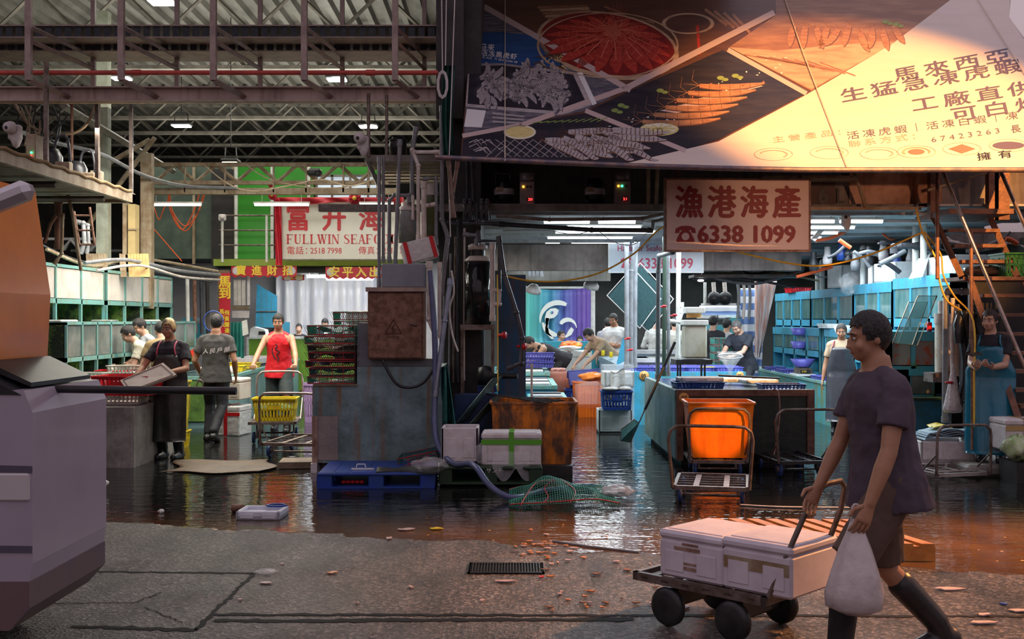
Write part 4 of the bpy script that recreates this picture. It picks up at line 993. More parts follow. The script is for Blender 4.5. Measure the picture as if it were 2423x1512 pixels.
# pipes around the shaft
def pipes(name, label, runs, cat='pipework'):
    p0 = runs[0][0][-1] if False else S(*runs[0][0][0]); r = thing(name, label, cat, p0)
    for pts, rad, mat in runs:
        P3 = [S(*q) for q in pts]; g = MB(mat); g.tube(P3, rad, n=10)
        for q in P3[1:-1]: g.ell(q, rad * 1.22, nu=10, nv=8)
        for q in (P3[0], P3[-1]): 
            d = (P3[1] - P3[0]).normalized() if q is P3[0] else (P3[-2] - P3[-1]).normalized(); g.cyl(q, q + d * .07, rad * 1.22, n=10)
        g.build('pipe', r)
    return r
pipes('pipework', 'pair of slim grey pipes rising in front of the white shop sign', [([(897, 680, 11.9), (897, 370, 11.9)], .018, PVC), ([(907, 622, 11.95), (907, 370, 11.95)], .018, PVC)])
pipes('pipework', 'leaning dark pipe with an elbow beside the pair of slim grey pipes', [([(935, 630, 12.2), (947, 330, 12.2)], .022, PVC), ([(921, 622, 12.3), (921, 475, 12.3), (933, 462, 12.3), (968, 462, 12.3), (968, 480, 12.3)], .022, PVC)])
pipes('pipework', 'pale jointed pipes with elbows in the middle of the tall pipe cluster', [([(990, 570, 12.1), (990, 392, 12.1), (975, 355, 12.1), (982, 360, 12.1), (1040, 360, 12.1)], .022, PVCL), ([(1003, 580, 12.05), (1003, 430, 12.05)], .030, PVCL), ([(1003, 488, 12.05), (1030, 483, 12.05)], .020, PVCL), ([(1032, 580, 12.2), (1032, 422, 12.2), (1000, 424, 12.2)], .020, PVC), ([(977, 520, 12.0), (977, 462, 12.0)], .013, PVCL), ([(975, 480, 12.3), (975, 360, 12.3), (985, 300, 12.3)], .025, PVC)])
pipes('pipework', 'tall grey pipe with a crooked foot running up beside the dark shaft', [([(1045, 700, 12.3), (1060, 560, 12.3), (1046, 520, 12.3), (1046, 250, 12.3)], .026, PVC), ([(1046, 525, 12.3), (1082, 530, 12.35)], .022, PVCD)])
pipes('pipework', 'two pale pipes with white caps standing right of the rusty cabinet', [([(1030, 905, 11.5), (1030, 790, 11.5), (1016, 755, 11.5), (1016, 618, 11.5)], .030, PVCL), ([(1040, 800, 11.55), (1040, 620, 11.55)], .020, PVCL)])
pipes('pipework', 'slanting steel pipe leaning from the ground up into the dark shaft', [([(1030, 940, 11.3), (1052, 760, 11.4), (1066, 660, 11.5)], .026, pm('blueish_pipe', (.22, .25, .32), (.14, .15, .18), 6, .3, .3))])
pipes('pipework', 'pair of thin struts under the left end of the canopy rail', [([(1073, 515, 11.2), (1062, 380, 11.1)], .024, ALU), ([(1068, 480, 11.2), (1084, 380, 11.1)], .020, ALU)])
pipes('pipework', 'row of four dark hoops bending over the mezzanine edge', [([(u, 520, 12.4), (u, 480, 12.3), (u + 1, 474, 12.35), (u + 4, 480, 12.5), (u + 5, 520, 12.5)], .022, PVCD) for u in (1100, 1112, 1140, 1152)])
pipes('pipework', 'two dark pipes rising behind the hoops to the canopy rail', [([(1106, 480, 12.7), (1104, 380, 12.7)], .026, PVCD), ([(1120, 480, 12.7), (1116, 380, 12.7)], .026, PVCD)])
pipes('pipework', 'pale and grey filter pipes right of the black cylinder', [([(1165, 760, 12.2), (1165, 575, 12.2)], .028, PVCL), ([(1165, 687, 12.2), (1182, 687, 12.2), (1182, 720, 12.2), (1165, 720, 12.2)], .022, PVCL), ([(1182, 687, 12.2), (1182, 570, 12.2), (1135, 570, 12.2), (1132, 545, 12.2)], .020, PVCD), ([(1095, 555, 12.3), (1128, 556, 12.3), (1128, 580, 12.3)], .022, PVC), ([(1095, 528, 12.4), (1180, 530, 12.4)], .022, PVCD), ([(1128, 530, 12.4), (1128, 480, 12.4)], .022, PVCD)])
r = thing('tall_filter', 'tall black filter cylinder with a cream collar on a steel stand', 'filter', (X_(1130, 12.4), 12.45, 0))
cx = X_(1130, 12.4); q = MB(pm('gloss_black_cylinder', (.012, .012, .013), None, rough=.12)); z0, z1 = Z_(768, 12.4), Z_(616, 12.4); q.lathe((cx, 12.45, 0), [(0, z0), (.15, z0), (.15, z1), (0, z1)], n=28); q.build('cylinder', r)
q = MB(PVCL); q.lathe((cx, 12.45, 0), [(.15, z1 - .01), (.155, z1), (.10, z1 + .05), (.09, z1 + .05)], n=28); q.lathe((cx, 12.45, 0), [(.085, z1 + .12), (.11, z1 + .12), (.11, z1 + .17), (.07, z1 + .19), (0, z1 + .19)], n=28); q.build('collar', r)
MB(BLACK).lathe((cx, 12.45, 0), [(.085, z1 + .05), (.085, z1 + .12)], n=20).build('neck', r)
q = MB(STEEL)
for sx in (-.17, .17):
    for y in (12.3, 12.62): q.bb((cx + sx - .015, y - .015, 0), (cx + sx + .015, y + .015, z0))
q.bb((cx - .19, 12.28, z0 - .06), (cx + .19, 12.64, z0)); q.build('stand', r)
r = thing('water_pump', 'black pump standing under the black filter cylinder', 'pump', S(1150, 930, 12.3)); q = MB(BLACK); q.lathe(S(1150, 890, 12.35), [(0, -.10), (.09, -.10), (.10, 0), (.09, .10), (0, .12)], n=20); q.cyl(S(1165, 890, 12.3), S(1225, 890, 12.2), .03); q.build('pump_body', r); q = MB(CRBLUE); q.bb(S(1130, 928, 12.4), S(1175, 912, 12.5)); q.build('foot', r)
pipes('pipework', 'thin steel rods and conduits standing inside the dark shaft', [([(1062, 900, 12.5), (1066, 600, 12.5)], .010, PVC), ([(1072, 905, 12.55), (1078, 560, 12.55)], .012, STEEL), ([(1083, 905, 12.6), (1084, 520, 12.6)], .016, PVCD), ([(1048, 900, 12.6), (1052, 620, 12.6)], .014, PVC), ([(1098, 900, 12.6), (1099, 540, 12.6)], .012, PVCL)])
cable('hose', 'pale flexible hose curling down beside the slanting steel pipe', [S(1068, 640, 11.6), S(1074, 690, 11.6), S(1064, 730, 11.6), S(1070, 790, 11.6), S(1084, 832, 11.6)], .010, PVCL, 'hose')
pipes('pipework', 'long dark hose pipe sloping down to the blue cabinet foot', [([(1180, 560, 12.1), (1193, 650, 12.0), (1222, 740, 11.9), (1236, 800, 11.9), (1234, 860, 11.9), (1200, 872, 11.9)], .026, PVCD)])
MB(BLUEP if False else pm('deep_blue_panel', (.015, .09, .20), (.02, .06, .11), 3, .35, 0, .1, streak=(.12, .06, .03))).bb((X_(1178, 12.7), 12.7, 0), (X_(1244, 12.7), 14.6, Z_(650, 12.7))).solo('blue_cabinet', 'tall deep blue cabinet right of the black filter cylinder', 'cabinet')
pipes('pipework', 'black pipes with red valves hanging in front of the blue cabinet', [([(1258, 1000, 11.9), (1258, 860, 11.9)], .012, PVCL)])
cable('hose', 'thin yellow hose hanging down in front of the black filter cylinder', [S(1177, 650, 11.95), S(1178, 800, 11.95), S(1178, 925, 11.95)], .007, YHOSE, 'hose')
for i, (u, v) in enumerate(((1193, 793), (1240, 820))):
    MB(CRRED).lathe(S(u, v, 11.9), [(0, -.01), (.035, -.015), (.04, .0), (.035, .02), (0, .02)], n=12, axis=(1, -.5, 0)).cyl(S(u, v, 11.9), S(u - 14, v, 12.1), .018).solo('valve', ('round red valve at the stand of the black filter', 'red tap on the black pipe by the bending man')[i], 'valve')
# canisters and platform left of the shaft
def canister(label, u, v0, v1, d, rad, mat, capm):
    c = S(u, v1, d); h = (v1 - v0) * d / F; r = thing('filter_canister', label, 'filter', c)
    MB(mat).lathe(c, [(0, 0), (rad, 0), (rad, h * .82), (rad * .9, h * .86)], n=22).build('body', r)
    MB(capm).lathe(c, [(rad * 1.06, h * .80), (rad * 1.06, h * .86), (rad * .7, h * .92), (rad * .7, h), (0, h)], n=22).build('cap', r); return r
canister('smoky clear filter canister with a ribbed cap above the grey box', 965, 480, 575, 12.4, .105, pm('smoky_canister', (.26, .27, .26), (.14, .15, .13), 3, .2), PVCL)
canister('mossy green tall canister among the pale pipes', 1020, 435, 575, 12.55, .085, pm('mossy_canister', (.10, .11, .04), (.05, .06, .03), 4, .3), PVCL)
canister('black bulbous canister on the plank platform', 942, 325, 375, 12.6, .10, BLACK, BLACK)
r = thing('plank_platform', 'old plank platform under the hall beam carrying canisters', 'platform', S(935, 380, 12.6)); z = Z_(380, 12.6)
MB(PAINT_GREY).bb((X_(868, 12.3), 12.3, z - .05), (X_(1045, 12.3), 12.34, z + .02)).tube([S(868, 378, 12.3), S(868 + 42, 470, 14.5)], .03, n=4).build('edge_beam', r)
for i in range(7): MB(OLDWOOD).bb((X_(872, 12.4), 12.45 + i * .30, z - .03), (X_(1040, 12.4), 12.68 + i * .30, z)).build('plank', r)
MB(STEEL).cyl((X_(872, 12.3), 12.3, z), (X_(872, 12.3), 12.3, 4.15), .02).cyl((X_(915, 12.4), 12.4, z), (X_(915, 12.4), 12.4, 4.15), .018).build('hanger_rod', r)
def dome_cam(label, u, v, d, k):
    r = thing('security_camera', label, 'camera', S(u, v, d)); c = S(u, v, d); q = MB(FOAM)
    q.box(c + V((.02, 0, -.02)), (.13 * k, .10, .16 * k), bev=.02); q.lathe(c + V((0, -.05, .03)), [(0, .09), (.05 * k, .08), (.065 * k, .03), (.065 * k, 0)], n=16, axis=(-.3, -1, -.1)); q.build('housing', r)
    MB(BLACK).ell(c + V((-.02, -.13, .02)), (.022, .012, .022)).build('lens', r); MB(FOAM).lathe(c + V((.03, 0, -.10 * k)), [(.055 * k, .02), (.055 * k, 0), (.03 * k, -.06 * k), (0, -.08 * k)], n=14).build('dome', r)
dome_cam('pale dome security camera hanging left of the plank platform', 855, 335, 12.3, 1.0)
dome_cam('pale dome security camera on the left machine platform', 32, 310, 12.5, 1.1)
MB(NETD).grid(lambda a, b: S(1052 + 26 * a - 6 * math.sin(b * 3), 155 + 215 * b, 12.2 + .05 * math.sin(a * 14)), 14, 12, pm('dark_green_cloth', (.01, .09, .07), (.01, .05, .045), 5, .6), th=.006).solo('hanging_cloth', 'dark green cloth hanging left of the canopy', 'cloth')
for i, pts in enumerate(([(1045, 0), (1047, 170)], [(1056, 0), (1054, 155)], [(1076, 0), (1063, 370)], [(1066, 560), (1060, 375)])):
    cable('rope', 'thin pale rope hanging beside the dark shaft, ' + ('left one above the coil', 'middle one', 'long right one down to the rail', 'short one under the rail end')[i], [S(u, v, 11.3) for u, v in pts], .006, FOAM, 'rope')
g = MB(FOAM)
for i in range(5): g.tube([S(1047 + (9 + i) * math.sin(a), 200 + (28 + i * 1.5) * math.cos(a), 11.35) for a in [k_ * .6283 for k_ in range(10)]], .006, n=5, closed=True)
g.solo('rope_coil', 'pale rope coil hanging at the left end of the canopy', 'rope')
# green net, old lids, foam boxes and pallets at the foot of the centre
MB(NETD).grid(lambda a, b: S(1046 + 30 * a * (.4 + .6 * b), 868 + 135 * b, 11.35 + .12 * math.sin(a * 9 + b * 2)), 12, 14, pm('teal_net_cloth', (.02, .16, .14), (.01, .08, .08), 30, .7, 0, .4, 80), th=.01).solo('net_bag', 'teal netting bundle hanging at the right end of the grimy basin', 'net')
for i, (a, b) in enumerate((((1075, 1005), (1160, 900)), ((1105, 1008), (1162, 945)))):
    pa, pb = S(*a, 11.6 - i * .12), S(*b, 11.9 - i * .12); n_ = V((.6, -.35, .55)).normalized()
    MB(pm('grimy_teal_lid', (.09, .16, .16), (.05, .07, .07), 6, .5, 0, .2)).slab([pa, pb, pb + V((.10, .32, .0)), pa + V((.10, .32, 0))], n_ * .05).solo('tank_cover_panel', ('grimy teal tank lid leaning beside the orange brown tub, rear one', 'grimy dark tank lid leaning beside the orange brown tub, front one')[i], 'lid')
MB(pm('deep_blue_tub', (.01, .035, .12), (.01, .02, .06), 4, .35)).bb((X_(1075, 11.9), 11.95, 0), (X_(1175, 11.9), 12.25, Z_(935, 11.9))).solo('blue_tub', 'dark blue tub behind the leaning teal lids', 'tub')
def ribbed_tub(name, label, loc, rz, w, l, h, mat, grime=None, taper=.12, ribs=8, rim=None):
    r = thing(name, label, 'tub', loc, rz); m = MB(mat); N_ = 4 * ribs * 2; rings = []
    def ring(t, off, z):
        k = 1 - taper * (1 - t); pts = []; cs = [(-1, -1), (1, -1), (1, 1), (-1, 1)]
        for i in range(4):
            a, b = cs[i], cs[(i + 1) % 4]
            for j in range(ribs * 2):
                s_ = j / (ribs * 2); x = a[0] + (b[0] - a[0]) * s_; y = a[1] + (b[1] - a[1]) * s_; nr = V(((a[0] + b[0]) / 2, (a[1] + b[1]) / 2, 0))
                rd = .5 * (abs(x) > .97 and abs(y) > .97); dep = (off + (.010 if (j % 2) and t < .93 else 0))
                pts.append(V((x * w / 2 * k * (1 - rd * .06), y * l / 2 * k * (1 - rd * .06), z)) - nr * dep)
        return pts
    lv = [(0, 0, 0), (.05, 0, .05 * h), (.5, 0, .5 * h), (.88, 0, .88 * h), (.93, 0, .93 * h), (1, 0, h * .97), (1.06, -.012, h * .97), (1.06, -.012, h), (1, .012, h), (.9, .016, h * .5), (.05, .02, .04 * h)]
    vs = []; 
    for t, o, z in lv: vs += ring(t, o, z)
    fs = []
    for i in range(len(lv) - 1):
        for k_ in range(N_): fs.append((i * N_ + k_, i * N_ + (k_ + 1) % N_, (i + 1) * N_ + (k_ + 1) % N_, (i + 1) * N_ + k_))
    fs.append(tuple(range(N_))[::-1]); fs.append(tuple(range((len(lv) - 1) * N_, len(lv) * N_)))
    m.add(vs, fs, mat); m.build('tub_body', r, world=False); return r
GRT = pm('grimy_orange_tub', (.70, .20, .015), (.10, .05, .03), 3.2, .45, 0, .15, 30, streak=(.05, .025, .015), streak_amt=.9, lo=.45, hi=.62, stretch=(1.4, 1.4, .6))
ribbed_tub('storage_tub', 'large ribbed orange brown grimy tub with nets on its rim', (X_(1262, 11.75), 11.85, Z_(1122, 11.4)), 0, .90, .70, .74, GRT)
MB(DARK).bb((X_(1285, 11.3), 11.4, 0), (X_(1356, 11.3), 12.2, .10)).bb((X_(1180, 11.5), 11.5, 0), (X_(1286, 11.3), 12.2, .10)).solo('plinth', 'black wet plinth under the grimy orange brown tub', 'plinth')
for i in range(4): cable('net_pole', 'thin dark net pole laid over the grimy tub, ' + ('rearmost', 'second from the rear', 'third from the rear', 'front, longest')[i], [S(1150 + i * 12, 932 + i * 1.5, 11.95 - i * .10), S(1335 - i * 14, 948 + i * 2, 11.6 - i * .06)], .008, BLACK, 'pole', sub=1)
def pallet(name, label, loc, rz, w, l, h, mat, top='grid', group=None):
    r = thing(name, label, 'pallet', loc, rz, group); m = MB(mat)
    if top == 'grid':
        m.box((0, 0, h - .012), (w, l, .024), bev=.006)
        for i in range(7): m.box((-w / 2 + w * (i + .5) / 7, 0, h + .001), (w / 7 - .02, l * .94, .004))
    m.box((0, 0, .012), (w, l, .02))
    for sx in (-.44, 0, .44):
        for sy in (-.42, 0, .42): m.box((sx * w, sy * l, h / 2), (w * .13, l * .14, h - .02), bev=.01)
    m.build('pallet_body', r, world=False); return r
pallet('plastic_pallet', 'blue plastic pallet lying in the puddle below the grimy basin', (X_(897, 10.9), 10.98, 0), R(2), 1.12, .95, .15, CRBLUE)
rb = random.Random(5)
for i in range(5): MB(CRRED).ell((X_(812 + i * 11, 10.6), 10.62, .05), (.025, .02, .018)).solo('red_rubber_scrap', f'small red scrap inside the blue pallet, {ORD[i]} from the left', 'scrap', 'red scraps in the blue pallet')
MB(PVCW).box((X_(861, 10.8), 10.72, .163), (.22, .012, .016)).solo('white_bar', 'short white bar on the blue pallet', 'bar')
MB(PVCW).tube([(X_(848, 11), 10.85, .16), (X_(850, 11), 10.86, .19), (X_(868, 11), 10.86, .19), (X_(870, 11), 10.85, .16)], .006, n=6).solo('wire_loop', 'white wire handle standing on the blue pallet', 'handle piece')
MB(fl('black_rubber_sheet', (.03, .028, .028), .55)).grid(lambda a, b: (X_(892, 10.6) + .62 * a, 10.52 + .26 * b + .05 * math.sin(a * 5), .165 + .02 * math.sin(a * 6 + b * 4) - (.08 * max(0, .45 - abs(a - .25)) if b < .2 else 0)), 16, 6, None, th=.01).solo('rubber_mat', 'black rubber mat flopped on the blue pallet', 'mat')
t_ = net_trap('small tilted green net trap with red wire, on the blue pallet', -.20, .20, -.2, .2, 0, .09, REDWIRE, NETD, None, None); t_.location = (X_(993, 11.2), 11.3, .17)
for ch in kids(t_): pass
t_.rotation_euler = (0, R(-12), 0)
def plastic_bag(label, loc, r_, h, mat=CLEAR, name='plastic_bag', seed=1, sq=1):
    rr = random.Random(seed); g = MB(mat); n = 22; k = 12; vs = []
    ph = [rr.uniform(0, 6) for _ in range(6)]
    for j in range(k + 1):
        t = math.pi * j / k
        for i in range(n):
            a = 6.2832 * i / n; w = 1 + .14 * math.sin(3 * a + ph[0] + j) + .10 * math.sin(7 * a + ph[1] - j * .7) + .06 * math.sin(11 * a + ph[2])
            vs.append(V((r_ * sq * w * math.sin(t) * math.cos(a), r_ * w * math.sin(t) * math.sin(a), h / 2 + h / 2 * w * math.cos(t) * .9)) + V(loc))
    m0 = min(p.z for p in vs); vs = [V((p.x, p.y, p.z - m0 + loc[2])) for p in vs]
    g.add(vs, [(j * n + i, (j + 1) * n + i, (j + 1) * n + (i + 1) % n, j * n + (i + 1) % n) for j in range(k) for i in range(n)], mat, True)
    return g.solo(name, label, 'bag')
plastic_bag('crumpled clear bag on the right end of the blue pallet', (X_(1018, 10.6), 10.62, .14), .13, .14, seed=2, sq=1.3)
plastic_bag('crumpled pale bag floating in the puddle at the left', (X_(213, 10.2), 10.25, 0), .12, .15, CLOUDY, seed=3, sq=1.1)
plastic_bag('crumpled pale bag beside the sunken green net trap', (X_(1462, 9.95), 10.0, 0), .13, .11, CLOUDY, seed=4, sq=1.1)
plastic_bag('tiny pale bag scrap in the puddle near the shore', (X_(363, 9), 9.2, 0), .025, .03, CLOUDY, seed=5)
plastic_bag('small clear wrapper at the corner of the paving slab', (X_(630, 7.0), 7.0, 0), .06, .03, CLEAR, seed=6, sq=1.2)
pallet('plastic_pallet', 'dark green plastic pallet under the two foam boxes', (X_(1162, 10.9), 11.1, .02), 0, 1.0, .9, .17, pm('dark_green_plastic', (.025, .06, .025), (.015, .03, .02), 5, .5))
q = MB(PVCL); q.text('サンド', S(1150, 1118, 10.63) , V((.055, 0, 0)), V((0, 0, .055)), bold=.01); q.solo('pallet_marking', 'pale lettering on the front edge of the dark green pallet', 'lettering')
foam_box('foam_box', 'weathered foam box standing on edge at the left of the green pallet', (X_(1090, 11.05), 11.05, .19), 0, .37, .40, .36, FOAM, lid=False)
foam_box('foam_box', 'foam box with a green tape cross on the green pallet', (X_(1211, 10.85), 10.95, .19), R(-1), .58, .40, .32, FOAM, tape=pm('green_tape', (.10, .36, .03), None, rough=.4))
plastic_bag('clear wrap bunched at the left side of the taped foam box', (X_(1140, 10.75), 10.78, .19), .07, .20, seed=8)
MB(CLEAR).grid(lambda a, b: (X_(1165, 10.6) + .36 * a, 10.70 - .06 * b - .03 * math.sin(a * 11), .33 - .28 * b * (.5 + .5 * abs(math.sin(a * 5)))), 20, 8, None).solo('plastic_wrap', 'torn clear wrap hanging from the taped foam box', 'plastic wrap')
# sunken net trap heap
r = thing('net_trap_heap', 'collapsed green crab net with red wire lying in the puddle', 'net', (X_(1325, 9.8), 9.9, 0)); g = MB(NETG); f = MB(REDWIRE)
def hp_(a, b): x = X_(1205, 9.9) + (X_(1455, 9.9) - X_(1205, 9.9)) * a; return V((x, 9.45 + .95 * b, .015 + .17 * math.exp(-((a - .38) / .22) ** 2 - ((b - .6) / .4) ** 2) + .05 * math.exp(-((a - .75) / .2) ** 2) + .02 * math.sin(a * 15) * math.sin(b * 9)))
for i in range(46): g.tube([hp_(i / 45, b / 12) for b in range(13)], .0028, n=3, caps=False)
for j in range(26): g.tube([hp_(a / 24, j / 25) for a in range(25)], .0028, n=3, caps=False)
for i in range(15): a = i / 14; g.tube([hp_(a, 0), V((hp_(a, 0).x, 9.44, .002)) + V((0, 0, .05))], .003, n=4)
g.build('netting', r)
f.tube([hp_(a / 20, .02) + V((0, 0, .01)) for a in range(21)], .006, n=6); f.tube([hp_(a / 20, .95) for a in range(13)], .006, n=6); f.tube([hp_(.1, 0), hp_(.25, .5), hp_(.45, .9)], .006, n=6, sub=6); f.tube([hp_(.55, 0), hp_(.62, .4), hp_(.5, .8)], .006, n=6, sub=6); f.tube([hp_(.3, .05), hp_(.36, .2), hp_(.33, .35), hp_(.42, .5)], .005, n=6, sub=5); f.build('red_wire', r)
# ================================================================ LEFT HALL
# fish tank racks along the left wall
for i in range(2):
    y0 = (12.6, 16.1)[i]; L_ = (3.4, 3.1)[i]
    tank_unit(('long rack of frosted fish tanks with mossy hollows along the left, nearer half', 'long rack of frosted fish tanks with mossy hollows along the left, farther half')[i], (-5.93, y0, 1.52), R(90), L_, .82, .6, (4, 4)[i], TEAL, GLASS_F, hollow=.42, group='frosted tank racks on the left', b=.04)
for i in range(2):
    y0 = (13.7, 16.3)[i]; L_ = (2.55, 3.0)[i]
    tank_unit(('lower row of wet dark fish tanks behind the red crates, nearer half', 'lower row of wet dark fish tanks behind the three workers, farther half')[i], (-5.55, y0, .85), R(90), L_, .73, .38, 5, TEAL, GLASS_D, hollow=.36, group='lower tank rows on the left', b=.035)
MB(DARK).bb((-6.5, 13.7, 0), (-5.56, 19.3, .84)).solo('tank_plinth', 'dark plinth under the lower row of left fish tanks', 'plinth')
for i, (y, w) in enumerate(((14.0, .55), (15.6, .30), (17.4, .45))):
    MB((FOAM, GLASS_D, FOAM)[i]).box((-5.78, y, 1.60), (.30, w, .035), bev=.015).solo('foam_sheet', ('white flat lid lying on the lower left tanks', 'thin grey lid lying on the lower left tanks', 'white lid lying by the two bent workers')[i], 'lid')
# basins with crates in the middle of the left aisle
r = thing('green_basin', 'long teal stained basin running back between the workers and the aisle', 'basin', (-4.9, 20, 0))
q = MB(TEALWALL if False else pm('streaky_teal_basin', (.16, .30, .31), (.09, .17, .17), 3, .4, 0, .1, streak=(.30, .32, .30), streak_amt=.5)); q.slab([(-5.5, 16.4, 0), (-4.25, 16.4, 0), (-4.68, 24.1, 0), (-5.5, 24.1, 0)], (0, 0, .74)); q.build('basin_body', r)
q = MB(pm('lime_stained_end', (.10, .20, .04), (.04, .09, .02), 5, .5)); q.bb((-5.4, 16.38, .1), (-4.3, 16.4, .70)); q.build('mossy_end', r)
q = MB(TEAL); q.slab([(-4.31, 16.38, .72), (-4.23, 16.38, .72), (-4.66, 24.1, .72), (-4.74, 24.1, .72)], (0, 0, .05)); q.bb((-5.5, 16.38, .72), (-4.25, 16.45, .77)); q.build('rim', r)
q = MB(WATER); q.slab([(-5.4, 16.5, .70), (-4.33, 16.5, .70), (-4.75, 24, .70), (-5.4, 24, .70)], (0, 0, .045)); q.build('water', r)
cr = crate('crate', 'flat yellow crate on the teal basin behind the grey shirt man', 'crate', (-4.75, 18.4, .75), .1, .56, .42, .10, CRYEL, 'yellow crates on the teal basin')
dup(cr, (-4.80, 19.6, .75), .0, 'flat yellow crate on the teal basin, one row farther back')
foam_box('foam_slab_stack', 'stack of pale foam lids at the far end of the teal basin', (-5.05, 21.5, .75), 0, .55, 1.6, .14, FOAM, lid=False, cat='box')
for i, (u, d) in enumerate(((478, 16.9), (499, 16.9), (545, 17.2))): MB(PVCL).lathe((X_(u, d), d, .745), [(0, 0), (.07, 0), (.085, .14), (.08, .14), (.07, .02)], n=14).solo('tub_pot', ('small pale pot left on the mossy basin end', 'small pale pot right on the mossy basin end', 'small pale pot by the grey shirt man elbow')[i], 'pot')
# near concrete basin with red crates
r = thing('concrete_basin', 'low stained concrete basin carrying the red crates at the left', 'basin', (-5.2, 12.7, 0))
q = MB(CONC); q.bb((-6.6, 12.0, 0), (-4.13, 12.25, .66)); q.bb((-4.3, 12.251, 0), (-4.13, 13.39, .66)); q.bb((-6.6, 13.4, 0), (-4.13, 13.6, .66)); q.build('basin_wall', r); MB(WATER).bb((-6.5, 12.2, .5), (-4.3, 13.4, .56)).build('water', r)
c1 = crate('crate', 'white crate under the big red crate at the left', 'crate', (X_(262, 12.3), 12.55, .665), R(4), .62, .48, .13, CRWHT)
c2 = crate('crate', 'large tilted red crate on the concrete basin', 'crate', (X_(292, 12.3), 12.45, .77), R(-4), .66, .46, .22, CRRED)
MB(CRWHT).box((X_(280, 13.4), 13.5, .68), (.8, .5, .03)).solo('board', 'pale board bridging the concrete basin behind the red crate', 'board')
q = thing('work_ledge', 'dark wet ledge of the left basins carrying small crates', 'ledge', (-4.9, 14.4, 0)); MB(DARK).bb((-5.5, 13.7, 0), (-4.66, 14.65, .82)).build('ledge_body', q); MB(TEAL).bb((-5.5, 13.68, .80), (-4.64, 14.65, .85)).build('ledge_rim', q)
crate('crate', 'low white crate at the left end of the ledge', 'crate', (X_(208, 13.9), 14.0, .855), 0, .40, .34, .09, CRWHT)
crate('crate', 'low red crate behind the white one on the ledge', 'crate', (X_(260, 14.3), 14.5, .855), .1, .44, .34, .10, CRRED)
crate('crate', 'low white crate near the bent worker hands', 'crate', (X_(300, 14.4), 14.42, .92), .0, .44, .30, .10, CRWHT)
crate('crate', 'low red crate with fish under the bent worker hands', 'crate', (X_(318, 14.0), 14.0, .855), -.1, .30, .3, .06, CRRED)
ribbed_tub('storage_tub', 'tall grimy yellow tub between the concrete basin and the blond man', (X_(375, 13.6), 13.9, .22), 0, .50, .5, .62, pm('grimy_yellow_tub', (.62, .50, .03), (.16, .16, .04), 5, .45, streak=(.05, .05, .02), streak_amt=.8))
crate('crate', 'yellow crate on the floor under the grimy yellow tub', 'crate', (X_(383, 13.6), 13.9, 0), 0, .42, .42, .21, CRYEL)
foam_box('foam_box', 'foam box with one black character, topmost behind the grey shirt man', (X_(548, 15.4), 15.5, .50), R(-8), .36, .42, .30, pm('ivory_foam', (.70, .64, .54), (.60, .54, .44), 6, .6), lid=True)
q = MB(BLACK); q.text('全', S(536, 962, 15.24), V((.07, 0, 0)), V((0, 0, .07)), bold=.01); q.solo('box_writing', 'black handwritten character on the ivory foam box', 'writing')
foam_box('foam_box', 'plastic wrapped foam box at floor level behind the grey shirt man', (X_(545, 15.4), 15.5, 0), R(-8), .40, .46, .42, CLOUDY, lid=True, tape=CRRED)
cable('steel_hoop', 'small steel hoop handle beside the grey shirt man', [S(462, 925, 14.4), S(470, 900, 14.4), S(480, 905, 14.4), S(478, 925, 14.4)], .01, STEEL, 'handle')
MB(pm('bright_red_board', (.55, .05, .03), None, rough=.4)).slab([S(450, 830, 16), S(492, 800, 16), S(492, 830, 16), S(455, 846, 16)], (0, .03, 0)).solo('red_board', 'tilted red board between the blond man and the grey shirt man', 'board')
# trolleys
t1 = trolley('trolley', 'trolley with a yellow crate pushed by the man in the red vest', (X_(659, 15.1), 15.15, 0), R(186), .62, .88, .27, .90, lean=.10, handle=ALU, deck='plate')
crate('crate', 'deep yellow crate with wet contents on the pushed trolley', 'crate', (X_(652, 14.6), 14.62, .285), R(4), .56, .40, .30, CRYEL, inner=MOSS, taper=.07)
trolley('trolley', 'empty trolley parked at the left end of the teal basin wall', (X_(688, 12.75), 12.72, 0), R(-8), .72, 1.05, .17, .77, lean=.06, handle=ALU)
crate('crate', 'pale violet crate half hidden by the step of the basin', 'crate', (X_(760, 17.5), 17.5, 0), 0, .5, .4, .62, pm('dusty_violet', (.30, .20, .36), (.22, .14, .27), 6, .5))
# rear stall: counter, curtain, cupboards
r = thing('lime_counter', 'lime green counter front at the rear stall', 'counter', (X_(735, 24.3), 24.4, 0))
q = MB(pm('lime_board', (.20, .40, .04), (.17, .34, .04), 2, .45)); q.bb((X_(588, 24.3), 24.3, .05), (X_(885, 24.3), 24.4, Z_(800, 24.3))); q.build('counter_front', r)
q = MB(PVCW); q.bb((X_(584, 24.3), 24.26, Z_(802, 24.3)), (X_(888, 24.3), 24.7, Z_(797, 24.3))); q.bb((X_(584, 24.3), 24.26, .05), (X_(589, 24.3), 24.4, Z_(802, 24.3))); q.build('counter_edge', r)
MB(pm('milky_strip_curtain', (.66, .62, .60), (.45, .45, .50), 1.2, .25, 0, .6, 4, stretch=(6, 1, .6))).grid(lambda a, b: (X_(655, 26.6) + (X_(892, 26.6) - X_(655, 26.6)) * a, 26.5 + .05 * math.sin(a * 44), .6 + 2.3 * b), 90, 3, None, th=.004).solo('plastic_curtain', 'wide milky plastic curtain closing the back of the rear stall', 'curtain')
q = thing('blue_locker', 'bright blue steel panel left of the milky curtain', 'panel', (X_(630, 26), 26.1, 0)); MB(BLUEP).slab([S(608, 672, 26), S(655, 700, 26), S(655, 775, 26), S(604, 775, 26)], (0, .05, 0)).bb(S(655, 795, 26), S(686, 762, 26.1)).build('panel_sheet', q); MB(PAINT_GREY).bb(S(604, 738, 25.97), S(655, 736, 26)).build('seam', q)
